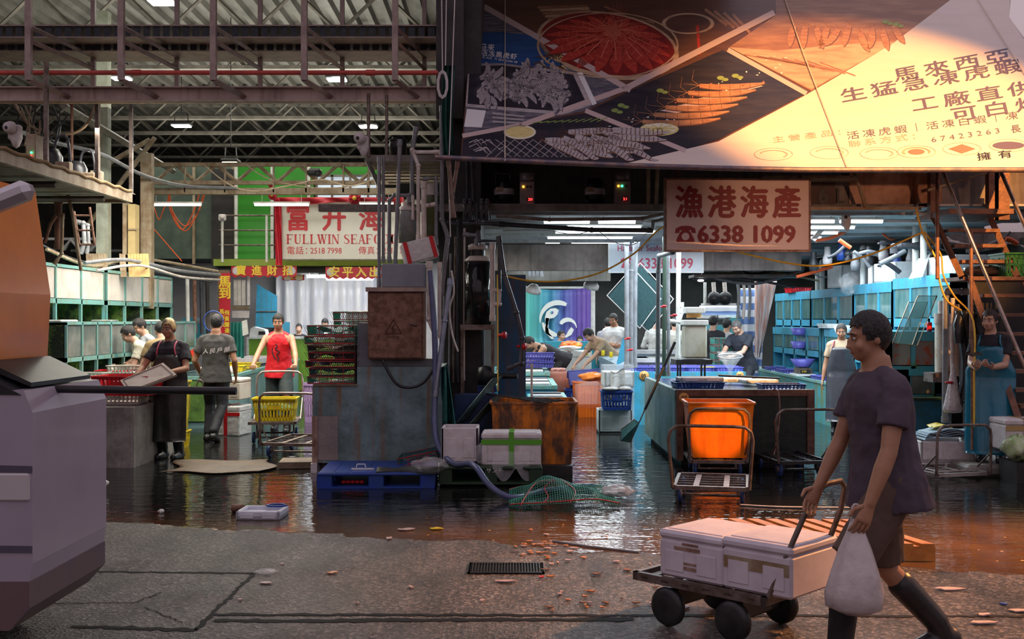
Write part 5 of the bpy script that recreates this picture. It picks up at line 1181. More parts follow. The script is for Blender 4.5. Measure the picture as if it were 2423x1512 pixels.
q = thing('shutter_cupboard', 'white slatted cupboard above the teal curtain', 'cupboard', S(565, 740, 21.6))
for u in (553, 562, 572): MB(pm('worn_white_board', (.62, .60, .56), (.45, .42, .38), 5, .6)).bb(S(u, 722, 21.6), S(u + 9, 662, 21.63)).build('board', q)
MB(OLDWOOD).bb(S(548, 733, 21.55), S(592, 724, 21.7)).build('shelf', q); MB(FOAM).bb(S(549, 752, 21.6), S(590, 735, 21.65)).bb(S(585, 722, 21.6), S(592, 650, 21.65)).build('white_board', q)
MB(NETD).grid(lambda a, b: (S(546, 0, 21.5).x + .26 * a, 21.5 + .04 * math.sin(a * 22), .75 + .82 * b), 30, 3, pm('teal_drape', (.02, .24, .19), (.02, .14, .12), 4, .6), th=.004).solo('teal_drape', 'teal drape hanging below the white slatted cupboard', 'drape')
q = thing('printer', 'white printer on the lime counter', 'printer', S(608, 797, 24.32)); MB(PVCW).slab([S(590, 797, 24.32), S(630, 797, 24.32), S(626, 780, 24.32), S(600, 773, 24.32), S(592, 778, 24.32)], (0, .35, 0)).build('housing', q); MB(BLACK).bb(S(612, 792, 24.29), S(628, 784, 24.31)).build('grille', q)
MB(PVCW).slab([S(572, 760, 20.6), S(584, 756, 20.6), S(588, 790, 20.6), S(574, 795, 20.6)], (0, .01, 0)).solo('clipboard', 'white clipboard leaning at the counter end', 'clipboard')
for i, (a, b, y) in enumerate(((X_(725, 24), X_(775, 24), 24), (X_(770, 25.5), X_(885, 25.5), 25.5), (X_(755, 23.2), X_(880, 23.2), 23.2))):
    fluor(('short bright tube lamp inside the rear stall', 'long bright tube lamp at the back of the rear stall', 'front tube lamp under the red lucky banner')[i], (a, y, 2.55), (b, y, 2.55), TUBEW, 'tube lamps in the rear stall', up=.45)
# big shop sign with its red drape
def sgn(label, name, u0, v0, u1, v1, d, face, edge, th=.08):
    r = thing(name, label, 'sign', S((u0 + u1) / 2, v1, d)); q = MB(face); a = S(u0, v1, d); b = S(u1, v0, d); q.bb((a.x, d, a.z), (b.x, d + th, b.z)); q.build('board', r)
    w = .02; q = MB(edge); q.bb((a.x - w, d - .01, a.z - w), (b.x + w, d + th, a.z)); q.bb((a.x - w, d - .01, b.z), (b.x + w, d + th, b.z + w)); q.bb((a.x - w, d - .01, a.z), (a.x, d + th, b.z)); q.bb((b.x, d - .01, a.z), (b.x + w, d + th, b.z)); q.build('frame', r)
    return r
def put(q, s, u, v, d, ew, eh, mat, bold=0, step=None, sl=0):
    """lettering on an upright sign; (u, v) = foot of the first character, ew / eh = em size in photo pixels at that distance"""
    k = d / F
    if step is None: q.text(s, S(u, v, d), V((ew * k, 0, sl * k)), V((0, 0, eh * k)), mat, bold)
    else:
        for i, ch in enumerate(s): q.text(ch, S(u + step[0] * i, v + step[1] * i, d), V((ew * k, 0, 0)), V((0, 0, eh * k)), mat, bold)
SW_ = pm('sign_white', (.66, .63, .54), (.60, .57, .48), 1.5, .25); d = 21.2
r = sgn('large white shop sign with red characters and latin capitals above the rear stall', 'shop_sign', 664, 474, 1010, 613, d, SW_, PAINT_GREY)
q = MB(SIGNRED)
put(q, '富升海鮮', 676, 540, d - .006, 58, 66, SIGNRED, .035, step=(86, 0)); q.build('characters', r); q = MB(SIGNRED)
put(q, '電話：', 678, 600, d - .006, 20, 20, SIGNRED, .01, step=(21, 0)); put(q, '2518 7998', 734, 600, d - .006, 17.5, 20, SIGNRED, .012); put(q, '傳真：', 848, 600, d - .006, 19, 20, SIGNRED, .01, step=(20, 0)); put(q, '2518 7995', 905, 600, d - .006, 17.5, 20, SIGNRED, .012)
q.build('phone_line', r); q = MB(SIGNRED)
def serif(q, s, u, v, h, d, mat):
    """roman capitals with heavy stems, thin hairlines and slab feet"""
    T, t = .17 * h, .055 * h; k = lambda a, b: S(u + a, v - b, d)
    def bar(a, b, c, e): q.slab([k(a, b), k(c, b), k(c, e), k(a, e)], (0, .004, 0), mat)
    def dia(a, b, c, e, w): q.slab([k(a - w / 2, b), k(a + w / 2, b), k(c + w / 2, e), k(c - w / 2, e)], (0, .004, 0), mat)
    def stem(x, y0=0, y1=None, w=T): y1 = h if y1 is None else y1; bar(x, y0, x + w, y1)
    def feet(x, y, w=T): bar(x - .09 * h, y, x + w + .09 * h, y + t)
    for ch in s:
        if ch == ' ': u += .35 * h; continue
        adv = .80 * h
        if ch in 'FEL':
            stem(.1 * h); feet(.1 * h, 0); feet(.1 * h, h - t)
            if ch != 'L': bar(.1 * h, h - t, .68 * h, h); bar(.64 * h, h - .22 * h, .68 * h, h); bar(.1 * h, .48 * h, .50 * h, .48 * h + t); bar(.48 * h, .38 * h, .52 * h, .64 * h)
            if ch != 'F': bar(.1 * h, 0, .68 * h, t); bar(.64 * h, 0, .68 * h, .24 * h)
        elif ch == 'U':
            stem(.1 * h, .2 * h); feet(.1 * h, h - t); stem(.62 * h, .2 * h, w=t); feet(.62 * h, h - t, t); dia(.19 * h, .22 * h, .30 * h, .02 * h, T); bar(.27 * h, 0, .55 * h, t * 1.4); dia(.52 * h, .02 * h, .64 * h, .22 * h, t); adv = .88 * h
        elif ch == 'W':
            dia(.10 * h, h, .32 * h, 0, T); dia(.32 * h, 0, .52 * h, h, t); dia(.48 * h, h, .72 * h, 0, T); dia(.72 * h, 0, .92 * h, h, t); feet(.02 * h, h - t); feet(.42 * h, h - t); feet(.86 * h, h - t, t); adv = 1.08 * h
        elif ch == 'I': stem(.1 * h); feet(.1 * h, 0); feet(.1 * h, h - t); adv = .42 * h
        elif ch == 'N': stem(.08 * h, w=t); stem(.66 * h, w=t); dia(.14 * h, h, .66 * h, 0, T); feet(.08 * h, 0, t); feet(.66 * h, h - t, t); adv = .88 * h
        elif ch == 'S':
            P_ = [(.60, .74), (.55, .90), (.36, .97), (.16, .88), (.14, .70), (.30, .57), (.50, .44), (.60, .27), (.50, .07), (.30, .02), (.14, .10), (.10, .28)]; W_ = [.04, .05, .06, .10, .15, .16, .16, .14, .09, .05, .05, .03]
            for i in range(len(P_) - 1):
                a, b = V((P_[i][0], P_[i][1])), V((P_[i + 1][0], P_[i + 1][1])); n_ = V((-(b - a).y, (b - a).x)).normalized()
                c0 = a + n_ * W_[i] / 2; c1 = b + n_ * W_[i + 1] / 2; c2 = b - n_ * W_[i + 1] / 2; c3 = a - n_ * W_[i] / 2; q.slab([k(p.x * h, p.y * h) for p in (c0, c1, c2, c3)], (0, .004, 0), mat)
            adv = .74 * h
        elif ch == 'A': dia(.12 * h, 0, .38 * h, h, t); dia(.40 * h, h, .66 * h, 0, T); bar(.2 * h, .30 * h, .56 * h, .30 * h + t); feet(.06 * h, 0, t); feet(.58 * h, 0); adv = .80 * h
        elif ch in 'OD':
            n_ = 20
            for i in range(n_):
                a, b = 6.2832 * i / n_, 6.2832 * (i + 1) / n_; wi = lambda a_: (.10 + .12 * abs(math.cos(a_)))
                P0 = lambda a_, w_: k((.42 + (.36 - w_) * math.cos(a_)) * h, (.5 + (.5 - w_ * .45) * math.sin(a_)) * h); q.slab([P0(a, 0), P0(b, 0), P0(b, wi(b)), P0(a, wi(a))], (0, .004, 0), mat)
            if ch == 'D': stem(.1 * h)
            adv = .90 * h
        u += adv
serif(q, 'FULLWIN SEAFOOD', 677, 577, 22.5, d - .008, SIGNRED)
q.build('lettering', r)
r = thing('red_drape', 'red festive cloth draped along the left and top of the white shop sign', 'drape', S(657, 628, d - .1)); q = MB(RED)
q.grid(lambda a, b: S(649 + 16 * a + 3 * (1 - b), 628 - 160 * b, d - .06 + .03 * math.sin(a * 9 + b * 5)), 8, 24, RED, th=.006); q.grid(lambda a, b: S(655 + 300 * a, 481 - 14 * b + 3 * math.sin(a * 9) * (1 - b), d - .07 + .03 * math.sin(a * 30 + b * 3)), 50, 4, RED, th=.006); q.build('cloth', r)
def rosette(label, u, v, d, rad, c_in=GOLD, leaf=False):
    r = thing('rosette', label, 'decoration', S(u, v, d)); c = S(u, v, d); q = MB(RED)
    for i in range(14): a = i * .4488; q.ell(c + V((math.cos(a) * rad * .62, -.01 * (i % 2), math.sin(a) * rad * .62)), (rad * .36, .03, rad * .22), M=Matrix.Rotation(-a, 3, 'Y'), nu=8, nv=6)
    q.ell(c + V((0, -.02, 0)), (rad * .5, .05, rad * .5)); q.build('petals', r); MB(c_in).ell(c + V((0, -.07, 0)), (rad * .30, .03, rad * .30)).build('centre', r); return r
rosette('large red rosette with a gold centre on the draped shop sign', 840, 470, 21.0, .13); rosette('small red rosette at the left corner of the drape', 645, 463, 21.0, .09, CRYEL); rosette('small red flower spray hanging on the green panel', 641, 437, 21.0, .06, CRYEL)
# festive red strips with gold characters
def fest(label, u0, v0, u1, v1, d, s, fs, vert=False, scallop=True):
    r = thing('festive_banner', label, 'banner', S((u0 + u1) / 2, v1, d)); q = MB(RED)
    q.slab([S(u0, v0, d), S(u1, v0, d), S(u1, v1, d)] + ([S(u1 - (u1 - u0) * i / 16, v1 + (5 if i % 2 else 0), d) for i in range(1, 16)] if scallop else []) + [S(u0, v1, d)], (0, .01, 0)); q.build('cloth', r)
    t = MB(GOLD); n = len(s)
    for i, ch in enumerate(s):
        if vert: put(t, ch, (u0 + u1) / 2 - fs * .5, v0 + fs * 1.05 + (v1 - v0 - fs) * i / n, d - .006, fs, fs, GOLD, .035)
        else: put(t, ch, u0 + (u1 - u0) * (i + .5) / n - fs * .5 + (i - n / 2) * -2, v1 - 3, d - .006, fs, fs, GOLD, .03)
    if not vert:
        for u in (u0 + 12, u1 - 12): t.ell(S(u, (v0 + v1) / 2, d), (.08, .008, .08), FOAM)
    t.build('gold_characters', r)
fest('scalloped red lucky banner with four gold characters over the stall entrance, left', 547, 630, 702, 652, 21.3, '寶進財招', 25); fest('scalloped red lucky banner with gold characters over the stall, right', 770, 632, 905, 656, 21.5, '安平入出', 27); fest('small red strip behind the left lucky banner', 668, 650, 720, 663, 22.5, '大吉大利', 11, scallop=False)
fest('long vertical red scroll with large gold characters on the post', 519, 646, 545, 730, 20.8, '馬到', 30, True, False)
r = thing('festive_banner', 'lower part of the vertical red scroll with two columns of gold characters', 'banner', S(531, 812, 20.8)); MB(RED).slab([S(519, 730, 20.8), S(545, 730, 20.8), S(541, 812, 20.8), S(518, 812, 20.8)], (0, .01, 0)).build('cloth', r); q = MB(GOLD)
for i, ch in enumerate('馬蹄飛'): put(q, ch, 519, 742 + i * 15, 20.79, 12, 13, GOLD, .03)
for i, ch in enumerate('飛黃騰達'): put(q, ch, 531, 745 + i * 14, 20.79, 12, 13, GOLD, .03)
q.ell(S(531, 803, 20.79), (.08, .01, .06)); q.build('gold_characters', r)
MB(OLDWOOD).bb((X_(520, 21), 20.85, 0), (X_(545, 21), 21.0, Z_(640, 21))).solo('post', 'dark wooden post behind the red scroll', 'post')
# balcony rail
r = thing('balcony_rail', 'thin steel balcony railing in front of the green panel', 'railing', S(580, 613, 21.3)); q = MB(STEEL)
for v in (510, 545, 580): q.cyl(S(518, v, 21.3), S(650, v, 21.3), .016)
q.build('rail', r)
for u in (526, 631): MB(PVCW).cyl(S(u, 620, 21.3), S(u, 510, 21.3), .026).build('rail_post', r)
MB(FOAM).box(S(526, 515, 21.2), (.14, .08, .13), bev=.02).lathe(S(526, 515, 21.15), [(0, .03), (.04, .03), (.04, 0)], n=14, axis=(0, -1, 0)).solo('junction_box', 'white junction box at the left end of the balcony railing', 'box')
# tube lamps on the tan beam
for i, (u0, u1) in enumerate(((350, 478), (600, 733), (850, 932))): fluor('warm tube lamp hanging before the sign level, ' + ('left one by the orange hoses', 'middle one left of the sign characters', 'right one cut by the grey pipes')[i], S(u0, 484, 19.35), S(u1, 484, 19.35), TUBEY, 'warm tube lamps over the left aisle', .024, .2)
for i, u in enumerate((435, 530, 645, 722, 810, 870)): MB(CREAM_STEEL).bb(S(u, 455, 19.3), S(u + 5, 390, 19.35)).solo('lamp_hanger', f'short tan hanger between girder and lamp beam, {ORD[i]} from the left', 'hanger', 'hangers of the lamp beam')
# projector-like fixture, cables
MB(BLACK).box(S(745, 408, 19.2), (.24, .2, .13), bev=.04).lathe(S(752, 410, 19.1), [(.05, 0), (.05, .05), (0, .05)], n=12, axis=(0, -1, 0)).solo('spot_fixture', 'black rounded fixture on the lattice girder', 'fixture')
cable('cable', 'pale cable sagging from the warm bay lamp to the beam', [S(480, 388, 18), S(540, 435, 18), S(600, 452, 18), S(680, 440, 18), S(760, 425, 18), S(830, 440, 18), S(895, 420, 18)], .012, CREAM_STEEL)
cable('cable', 'second pale cable crossing over the red drape', [S(575, 385, 18.4), S(640, 425, 18.4), S(740, 444, 18.4), S(820, 442, 18.4), S(890, 424, 18.4)], .011, CREAM_STEEL)
cable('cable', 'bundle of grey cables running from the left platform down to the tan column', [S(40, 310, 14), S(140, 340, 15), S(240, 365, 16), S(340, 415, 17.5), S(440, 440, 19), S(560, 445, 19.2)], .030, PVC)
cable('cable', 'thin pale cable looping below the hall beam at the left', [S(35, 245, 13), S(75, 300, 13), S(150, 318, 13), S(200, 300, 13), S(228, 245, 13)], .016, CREAM_STEEL)
for i, (u, v, w, h, t) in enumerate(((365, 458, 22, 62, .011), (405, 455, 50, 88, .012), (409, 455, 56, 92, .010), (408, 455, 60, 80, .010))):
    cable('hose', 'orange hose loop hanging behind the left tube lamp, ' + ('small left loop', 'inner big loop', 'outer big loop', 'short big loop')[i], [S(u - 8, v, 20.5), S(u, v + h * .55, 20.5), S(u + w * .5, v + h, 20.5), S(u + w, v + h * .6, 20.5), S(u + w + 18, v, 20.5)], t, OHOSE, 'hose', 'orange hose loops')
cable('cable', 'red rope slanting down behind the tan column', [S(345, 520, 19), S(430, 618, 19.5)], .010, OHOSE, sub=1)
for i, (a, b_, c, e) in enumerate((((200, 622), (300, 615), (420, 640), (520, 650)), ((110, 590), (220, 630), (330, 612), (515, 642)), ((230, 640), (330, 628), (430, 655), (520, 662)), ((60, 560), (180, 615), (300, 632), (500, 668)))):
    cable('cable', f'grey cable bundle sagging above the frosted tanks, {ORD[i]} of four', [S(*a, 15.5), S(*b_, 16.5), S(*c, 18), S(*e, 20)], .030 - i * .004, (PVC, CREAM_STEEL, PVCL, PVCD)[i], group='cable bundles above the frosted tanks')
# machine platform high on the left
zp = EYE + (CV - 470) * 14 / F
r = thing('machine_platform', 'rusty machine platform high on the left carrying compressors', 'platform', (-6.2, 11, zp)); q = MB(CREAM_STEEL); q.bb((-4.86, 8.6, zp - .06), (-4.80, 14.0, zp + .06)); q.bb((-8.5, 13.9, zp - .06), (-4.8, 14.0, zp + .05)); q.build('edge_beam', r)
for i in range(9): MB(OLDWOOD).bb((-8.5, 8.6 + i * .6, zp - .02), (-4.86, 9.16 + i * .6, zp + .02)).build('plank', r)
MB(pm('rope_trim', (.28, .18, .08), None, rough=.8)).tube([(-4.80, 8.6 + i * .15, zp + .07 + .012 * math.sin(i * 2.2)) for i in range(36)], .022, n=6).build('rope_edge', r)
q = MB(STEEL)
for y in (11.4, 12.8): q.bb((-4.86, y, zp), (-4.82, y + .04, 4.3))
q.bb((-4.86, 13.94, zp), (-4.82, 13.98, 4.3)); q.build('hanger_rod', r)
for i in range(4): MB(PAINT_GREY).tube([(-8.4, 9 + i * 1.4, zp - .09), (-4.9, 9 + i * 1.4, zp - .09)], .035, n=4, smooth=False).build('joist', r)
def compressor(label, x, y, z, k=1.0):
    r = thing('compressor', label, 'compressor', (x, y, z)); q = MB(BLACK); q.lathe((x, y, z + .02), [(0, 0), (.11 * k, 0), (.12 * k, .06), (.12 * k, .22 * k), (.08 * k, .30 * k), (0, .31 * k)], n=18); q.build('motor', r)
    q = MB(PVCD); q.tube([V((x + .05, y, z + .3 * k)), V((x + .08, y, z + .42 * k)), V((x + .20, y, z + .42 * k)), V((x + .24, y, z + .05))], .016, n=6, sub=3); q.build('pipe', r)
    q = MB(CREAM_STEEL); q.box((x + .20, y - .1, z + .10), (.16, .12, .20), bev=.01); q.box((x - .02, y - .15, z + .18), (.08, .05, .10), bev=.01); q.build('terminal_box', r); MB(STEEL).box((x + .05, y, z + .01), (.45, .3, .02)).build('base', r); return r
compressor('black compressor on the left machine platform, nearer one', X_(118, 12.4), 12.4, zp + .02, 1.15); compressor('black compressor on the left machine platform, farther one', X_(180, 13.3), 13.3, zp + .02, 1.1)
r = thing('control_box', 'cream control box with lights on the left machine platform', 'control box', (X_(72, 11.6), 11.6, zp + .02)); MB(CREAM_STEEL).bb((X_(60, 11.6), 11.6, zp + .02), (X_(84, 11.6), 11.8, zp + .42), bev=.01).build('box', r); MB(LEDG).ell(S(74, 361, 11.58), .012).build('green_light', r); MB(LEDR).ell(S(74, 368, 11.58), .010).build('red_light', r)
r = thing('control_box', 'small cream control box with green lights at the far end of the left platform', 'control box', (X_(222, 13.8), 13.7, zp + .02)); MB(CREAM_STEEL).bb((X_(212, 13.7), 13.7, zp + .02), (X_(236, 13.7), 13.85, zp + .32), bev=.01).build('box', r); MB(LEDG).ell(S(222, 415, 13.68), .012).ell(S(230, 421, 13.68), .012).build('green_light', r)
rq = random.Random(4)
for i in range(9): u = rq.uniform(20, 150); cable('cable', 'black tangled cable hanging over the left machine platform', [S(u, 250, 13), S(u + rq.uniform(-20, 30), 290 + rq.uniform(0, 40), 13), S(u + rq.uniform(-30, 40), 330 + rq.uniform(0, 40), 12.8), S(u + rq.uniform(10, 60), 260 + rq.uniform(0, 60), 12.9)], .010, (BLACK, PVCD, CREAM_STEEL)[i % 3], group='tangled cables over the left platform')
# clutter below the platform: pipes, cabinet, ladder frame
r = thing('tan_locker', 'tan metal locker standing high between the columns', 'locker', S(316, 600, 17.4)); MB(pm('tan_locker_paint', (.55, .42, .20), (.42, .32, .15), 3, .5, 0, .05)).bb(S(303, 600, 17.4), S(330, 486, 17.6)).build('body', r); MB(CREAM_STEEL).bb(S(297, 602, 17.35), S(303, 482, 17.6)).bb(S(303, 544, 17.37), S(330, 541, 17.4)).build('frame', r)
for i, (u0, u1, c_) in enumerate(((203, 258, CREAM_STEEL), (282, 300, CREAM_STEEL), (302, 352, pm('ochre_panel', (.52, .38, .16), (.34, .22, .09), 4, .6)))):
    q = MB(c_); n = int((u1 - u0) / 7)
    for k_ in range(n): q.slab([S(u0 + k_ * 7, 600, 17), S(u0 + k_ * 7 + 6, 600, 17), S(u0 + k_ * 7 + 10, 655, 16.6), S(u0 + k_ * 7 + 3, 655, 16.6)], (0, .03, 0))
    q.solo('corrugated_strip', ('pale corrugated strip above the frosted tanks, left', 'pale corrugated strip above the frosted tanks, narrow middle one', 'ochre corrugated strip above the frosted tanks, right')[i], 'panel')
r = thing('steel_ladder', 'short dark steel ladder frame under the left platform', 'ladder', S(205, 580, 14.6)); q = MB(RUST); q.cyl(S(175, 500, 14.6), S(188, 580, 14.6), .016); q.cyl(S(212, 490, 14.6), S(224, 580, 14.6), .016); q.build('stile', r)
for v in (510, 545, 579): MB(RUST).cyl(S(177 + (v - 500) * .14, v, 14.6), S(214 + (v - 500) * .12, v, 14.6), .012).build('rung', r)
pipes('pipework', 'brown valve pipes hanging under the left platform', [([(138, 590, 13.6), (138, 470, 13.6)], .045, pm('rust_brown_pipe', (.26, .13, .09), (.14, .07, .05), 7, .5)), ([(105, 575, 13.5), (120, 530, 13.5), (132, 510, 13.5)], .02, RUST), ([(148, 505, 13.4), (146, 600, 13.4), (128, 625, 13.4)], .02, CREAM_STEEL)])
pipes('pipework', 'pair of grey elbow pipes behind the short ladder', [([(180, 525, 16), (197, 528, 16), (200, 575, 16), (190, 600, 16)], .032, PVC), ([(196, 530, 16.2), (208, 533, 16.2), (210, 575, 16.2), (205, 600, 16.2)], .026, PVC)])
cable('hose', 'dirty cream hose curving down in front of the left tanks', [S(160, 462, 13.2), S(172, 510, 13.2), S(182, 580, 13.3), S(192, 640, 13.4)], .022, CREAM_STEEL, 'hose')
MB(pm('white_lattice', (.55, .55, .55), (.4, .4, .4), 4, .5)).bb(S(60, 568, 19), S(232, 563, 19.1)).tube([S(150, 590, 19), S(168, 568, 19), S(190, 592, 19), S(215, 592, 19), S(232, 568, 19)], .04, n=4).solo('far_truss', 'pale truss seen far behind the left platform', 'truss')
pipes('pipework', 'thin hanging conduits with loops below the hall beam', [([(312, 480, 14), (312, 300, 14), (310, 245, 14)], .020, PVC), ([(170, 425, 14), (170, 245, 14)], .018, RUST), ([(233, 430, 14.2), (233, 245, 14.2)], .022, CREAM_STEEL)])
for i, u in enumerate((445, 462, 478, 492)): MB((PVCW, RUST, PVCD, DARK)[i]).cyl(S(u, 790, 20 + i * .2), S(u - 2, 655, 20 + i * .2), .035).solo('upright_pipe', ('white upright pipe past the end of the frosted tanks', 'rusty upright pipe past the end of the frosted tanks', 'dark rubber upright pipe left of the scroll', 'black upright post left of the scroll')[i], 'pipe')
MB(BLUEP).bb(S(430, 760, 20.5), S(480, 752, 20.9)).bb(S(455, 800, 20.6), S(490, 765, 20.9)).solo('blue_shelf', 'blue shelf behind the grey shirt man at the left', 'shelf')
# fly racket hanging in front of the post
r = thing('fly_racket', 'blue rimmed insect racket held up in front of the grey shirt man head', 'racket', S(506, 780, 15.6)); MB(CRBLUE).tube([S(505 + 23 * math.cos(a), 760 + 24 * math.sin(a), 15.6) for a in [k_ * .2618 for k_ in range(24)]], .008, n=6, closed=True).build('rim', r); q = MB(STEEL)
for k_ in range(-5, 6): q.cyl(S(505 + k_ * 4, 760 - 21 * math.cos(k_ / 6.2), 15.6), S(505 + k_ * 4, 760 + 21 * math.cos(k_ / 6.2), 15.6), .0015, n=3); q.cyl(S(505 - 21 * math.cos(k_ / 6.2), 760 + k_ * 4, 15.6), S(505 + 21 * math.cos(k_ / 6.2), 760 + k_ * 4, 15.6), .0015, n=3)
q.build('wire_grid', r); MB(CRBLUE).cyl(S(505, 784, 15.6), S(508, 806, 15.6), .012).build('handle', r)
# flat things on the wet floor
MB(pm('tan_mat', (.11, .06, .022), (.05, .03, .015), 5, .5, 0, .4, 60)).grid(lambda a, b: (X_(405, 12) + (X_(640, 12.2) - X_(405, 12)) * a + .12 * math.sin(b * 5), 11.55 + 1.0 * b + .08 * math.sin(a * 8), .012 + .012 * math.sin(a * 9) * math.sin(b * 6)), 24, 12, None, th=.006).solo('jute_mat', 'wet tan mat on the floor before the blond man', 'mat')
r = foam_box('foam_sheet', 'white tray lid with a navy strap floating at the puddle edge', (X_(617, 8.95), 9.02, 0), R(-3), .36, .30, .07, pm('wet_white_tray', (.72, .74, .82), (.6, .62, .70), 6, .3), open_=True, lid=False, cat='tray'); MB(CRBLUE).tube([(.0, .12, .075), (.05, .15, .08), (.13, .15, .08), (.17, .11, .075), (.12, .07, .075), (.03, .08, .075)], .009, n=6, closed=True).build('strap', r, world=False)
r = thing('drink_can', 'crushed dark can floating left of the white tray lid', 'can', (X_(556, 9.2), 9.25, 0)); MB(RUST).lathe((X_(547, 9.2), 9.25, .033), [(0, 0), (.032, 0), (.033, .10), (.030, .105), (0, .105)], n=16, axis=(1, -.25, .0)).build('can_body', r)
MB(OLDWOOD).box((X_(695, 11.9), 12.1, .04), (.36, .4, .07), rot=.1).solo('wooden_block', 'wet wooden block lying left of the basin plinth', 'block'); r = thing('drink_can', 'dark bottle piece lying under the empty trolley', 'bottle', (X_(690, 12.6), 12.6, 0)); MB(BLACK).lathe((X_(682, 12.6), 12.55, .03), [(0, 0), (.03, 0), (.03, .12), (0, .12)], n=12, axis=(1, 0, 0)).build('bottle_body', r)
# ================================================================ RIGHT STALLS
# mezzanine machines over the aisle
def ctrl(label, u, v0, v1, d, lights, num, k=1.0):
    r = thing('control_box', label, 'control box', S(u, v1, d)); w = 17 * k
    MB(pm('control_grey', (.34, .29, .28), (.26, .22, .21), 3, .5, 0, .05)).bb(S(u - w, v1, d), S(u + w, v1 - (v1 - v0) * .66, d + .15), bev=.008).build('box', r)
    MB(pm('motor_grey', (.26, .23, .23), (.20, .17, .17), 3, .4, .3)).lathe(S(u, v1 - (v1 - v0) * .66, d + .12), [(0, 0), (.075 * k, 0), (.088 * k, .03), (.088 * k, (v1 - v0) * .30 * d / F), (0, (v1 - v0) * .33 * d / F)], n=18).build('cylinder_top', r)
    for i, m_ in enumerate(lights):
        MB(m_ or BLACK).ell(S(u - w * .5 + i * w * .5, v1 - (v1 - v0) * .55, d - .004), .013 * k).build(('light', 'button')[m_ is None], r)
    MB(BLACK).bb(S(u - w * .05, v1 - (v1 - v0) * .22, d - .005), S(u + w * .75, v1 - (v1 - v0) * .10, d)).build('display', r); q = MB(LEDR); put(q, num, u + w * .12, v1 - (v1 - v0) * .12, d - .009, 11 * k, 9 * k, LEDR, .02); q.build('digits', r); return r
ctrl('grey control box with an orange light and red digits on the mezzanine, left one', 1247, 407, 484, 12.75, (LEDO, None, None), '20'); ctrl('grey control box with orange and green lights on the mezzanine, right one', 1472, 405, 483, 12.75, (LEDO, LEDG, None), '21')
for i, (u, lab) in enumerate(((1193, 'black compressor left of the orange light control box'), (1408, 'black compressor left of the green light control box'))):
    r = thing('compressor', lab, 'compressor', S(u, 480, 12.9)); MB(BLACK).lathe(S(u, 482, 13.0), [(0, 0), (.10, 0), (.12, .05), (.12, .22), (.07, .30), (0, .31)], n=18).build('motor', r); MB(FOAM).lathe(S(u, 462, 12.98), [(.121, 0), (.121, .07)], n=18).build('paper_label', r); MB(PVCD).tube([S(u - 18, 480, 12.95), S(u - 20, 415, 12.95), S(u - 8, 412, 12.95), S(u + 12, 412, 12.95), S(u + 14, 425, 12.95)], .010, n=6, sub=4).build('pipe', r)
    MB(CREAM_STEEL).bb(S(u - 20, 452, 12.7), S(u - 2, 444, 12.74)).solo('socket', ('small pale socket on the left compressor', 'small pale socket on the right compressor')[i], 'socket')
MB(PAINT_GREY).bb((-.34, 12.64, 2.946), (4.6, 14.19, 2.952)).solo('machine_deck', 'dusty deck of the mezzanine behind its front beam', 'deck')
for i, u in enumerate((1534, 1556)): MB(CREAM_STEEL).cyl(S(u - 4 * i, 497, 12.55), S(u, 395, 12.55), .022).solo('prop', ('left steel prop beside the white sign with the phone symbol', 'right slanting steel prop beside the white sign with the phone symbol')[i], 'prop')
pipes('pipework', 'horizontal dark conduits running under the mezzanine front', [([(1175, 510, 12.3), (1300, 520, 12.3), (1520, 517, 12.3), (1575, 505, 12.3), (1575, 480, 12.3)], .020, PAINT_GREY), ([(1180, 530, 12.8), (1400, 544, 12.8), (1545, 545, 12.8)], .028, PVCD), ([(1545, 540, 12.5), (1545, 525, 12.5), (1565, 520, 12.5), (1575, 518, 12.5)], .018, PVC)])
# tube lamps of the aisle ceiling
tl = [((1285, 1397), 525, 13.8), ((1414, 1505), 525, 13.8), ((1340, 1520), 537, 14.8), ((1310, 1555), 549, 15.9), ((1292, 1500), 562, 17.2), ((1290, 1325), 573, 18.2), ((1350, 1480), 573, 18.2), ((1912, 1975), 524, 13.8), ((1985, 2090), 524, 13.8), ((1850, 2025), 538, 14.8), ((1800, 1985), 551, 15.9), ((1760, 1946), 562, 17.2)]
for i, ((a, b), v, d) in enumerate(tl):
    side = 'left' if i < 7 else 'right'
    lab = ['left tube lamp of the front row above the aisle', 'right tube lamp of the front row above the aisle', 'tube lamp of the second row above the aisle', 'tube lamp of the third row above the aisle', 'tube lamp of the fourth row above the aisle', 'short left tube lamp of the last row above the aisle', 'right tube lamp of the last row above the aisle',
           'left tube lamp of the front row right of the phone sign', 'right tube lamp of the front row beside the small camera', 'tube lamp of the second row right of the phone sign', 'tube lamp of the third row right of the phone sign', 'shortest tube lamp right of the phone sign'][i]
    fluor(lab, S(a, v, d), S(b, v, d), TUBEW, 'tube lamps under the white soffit', .022)
dome_cam('small white camera under the soffit right of the phone sign', 1998, 520, 13.4, .8)
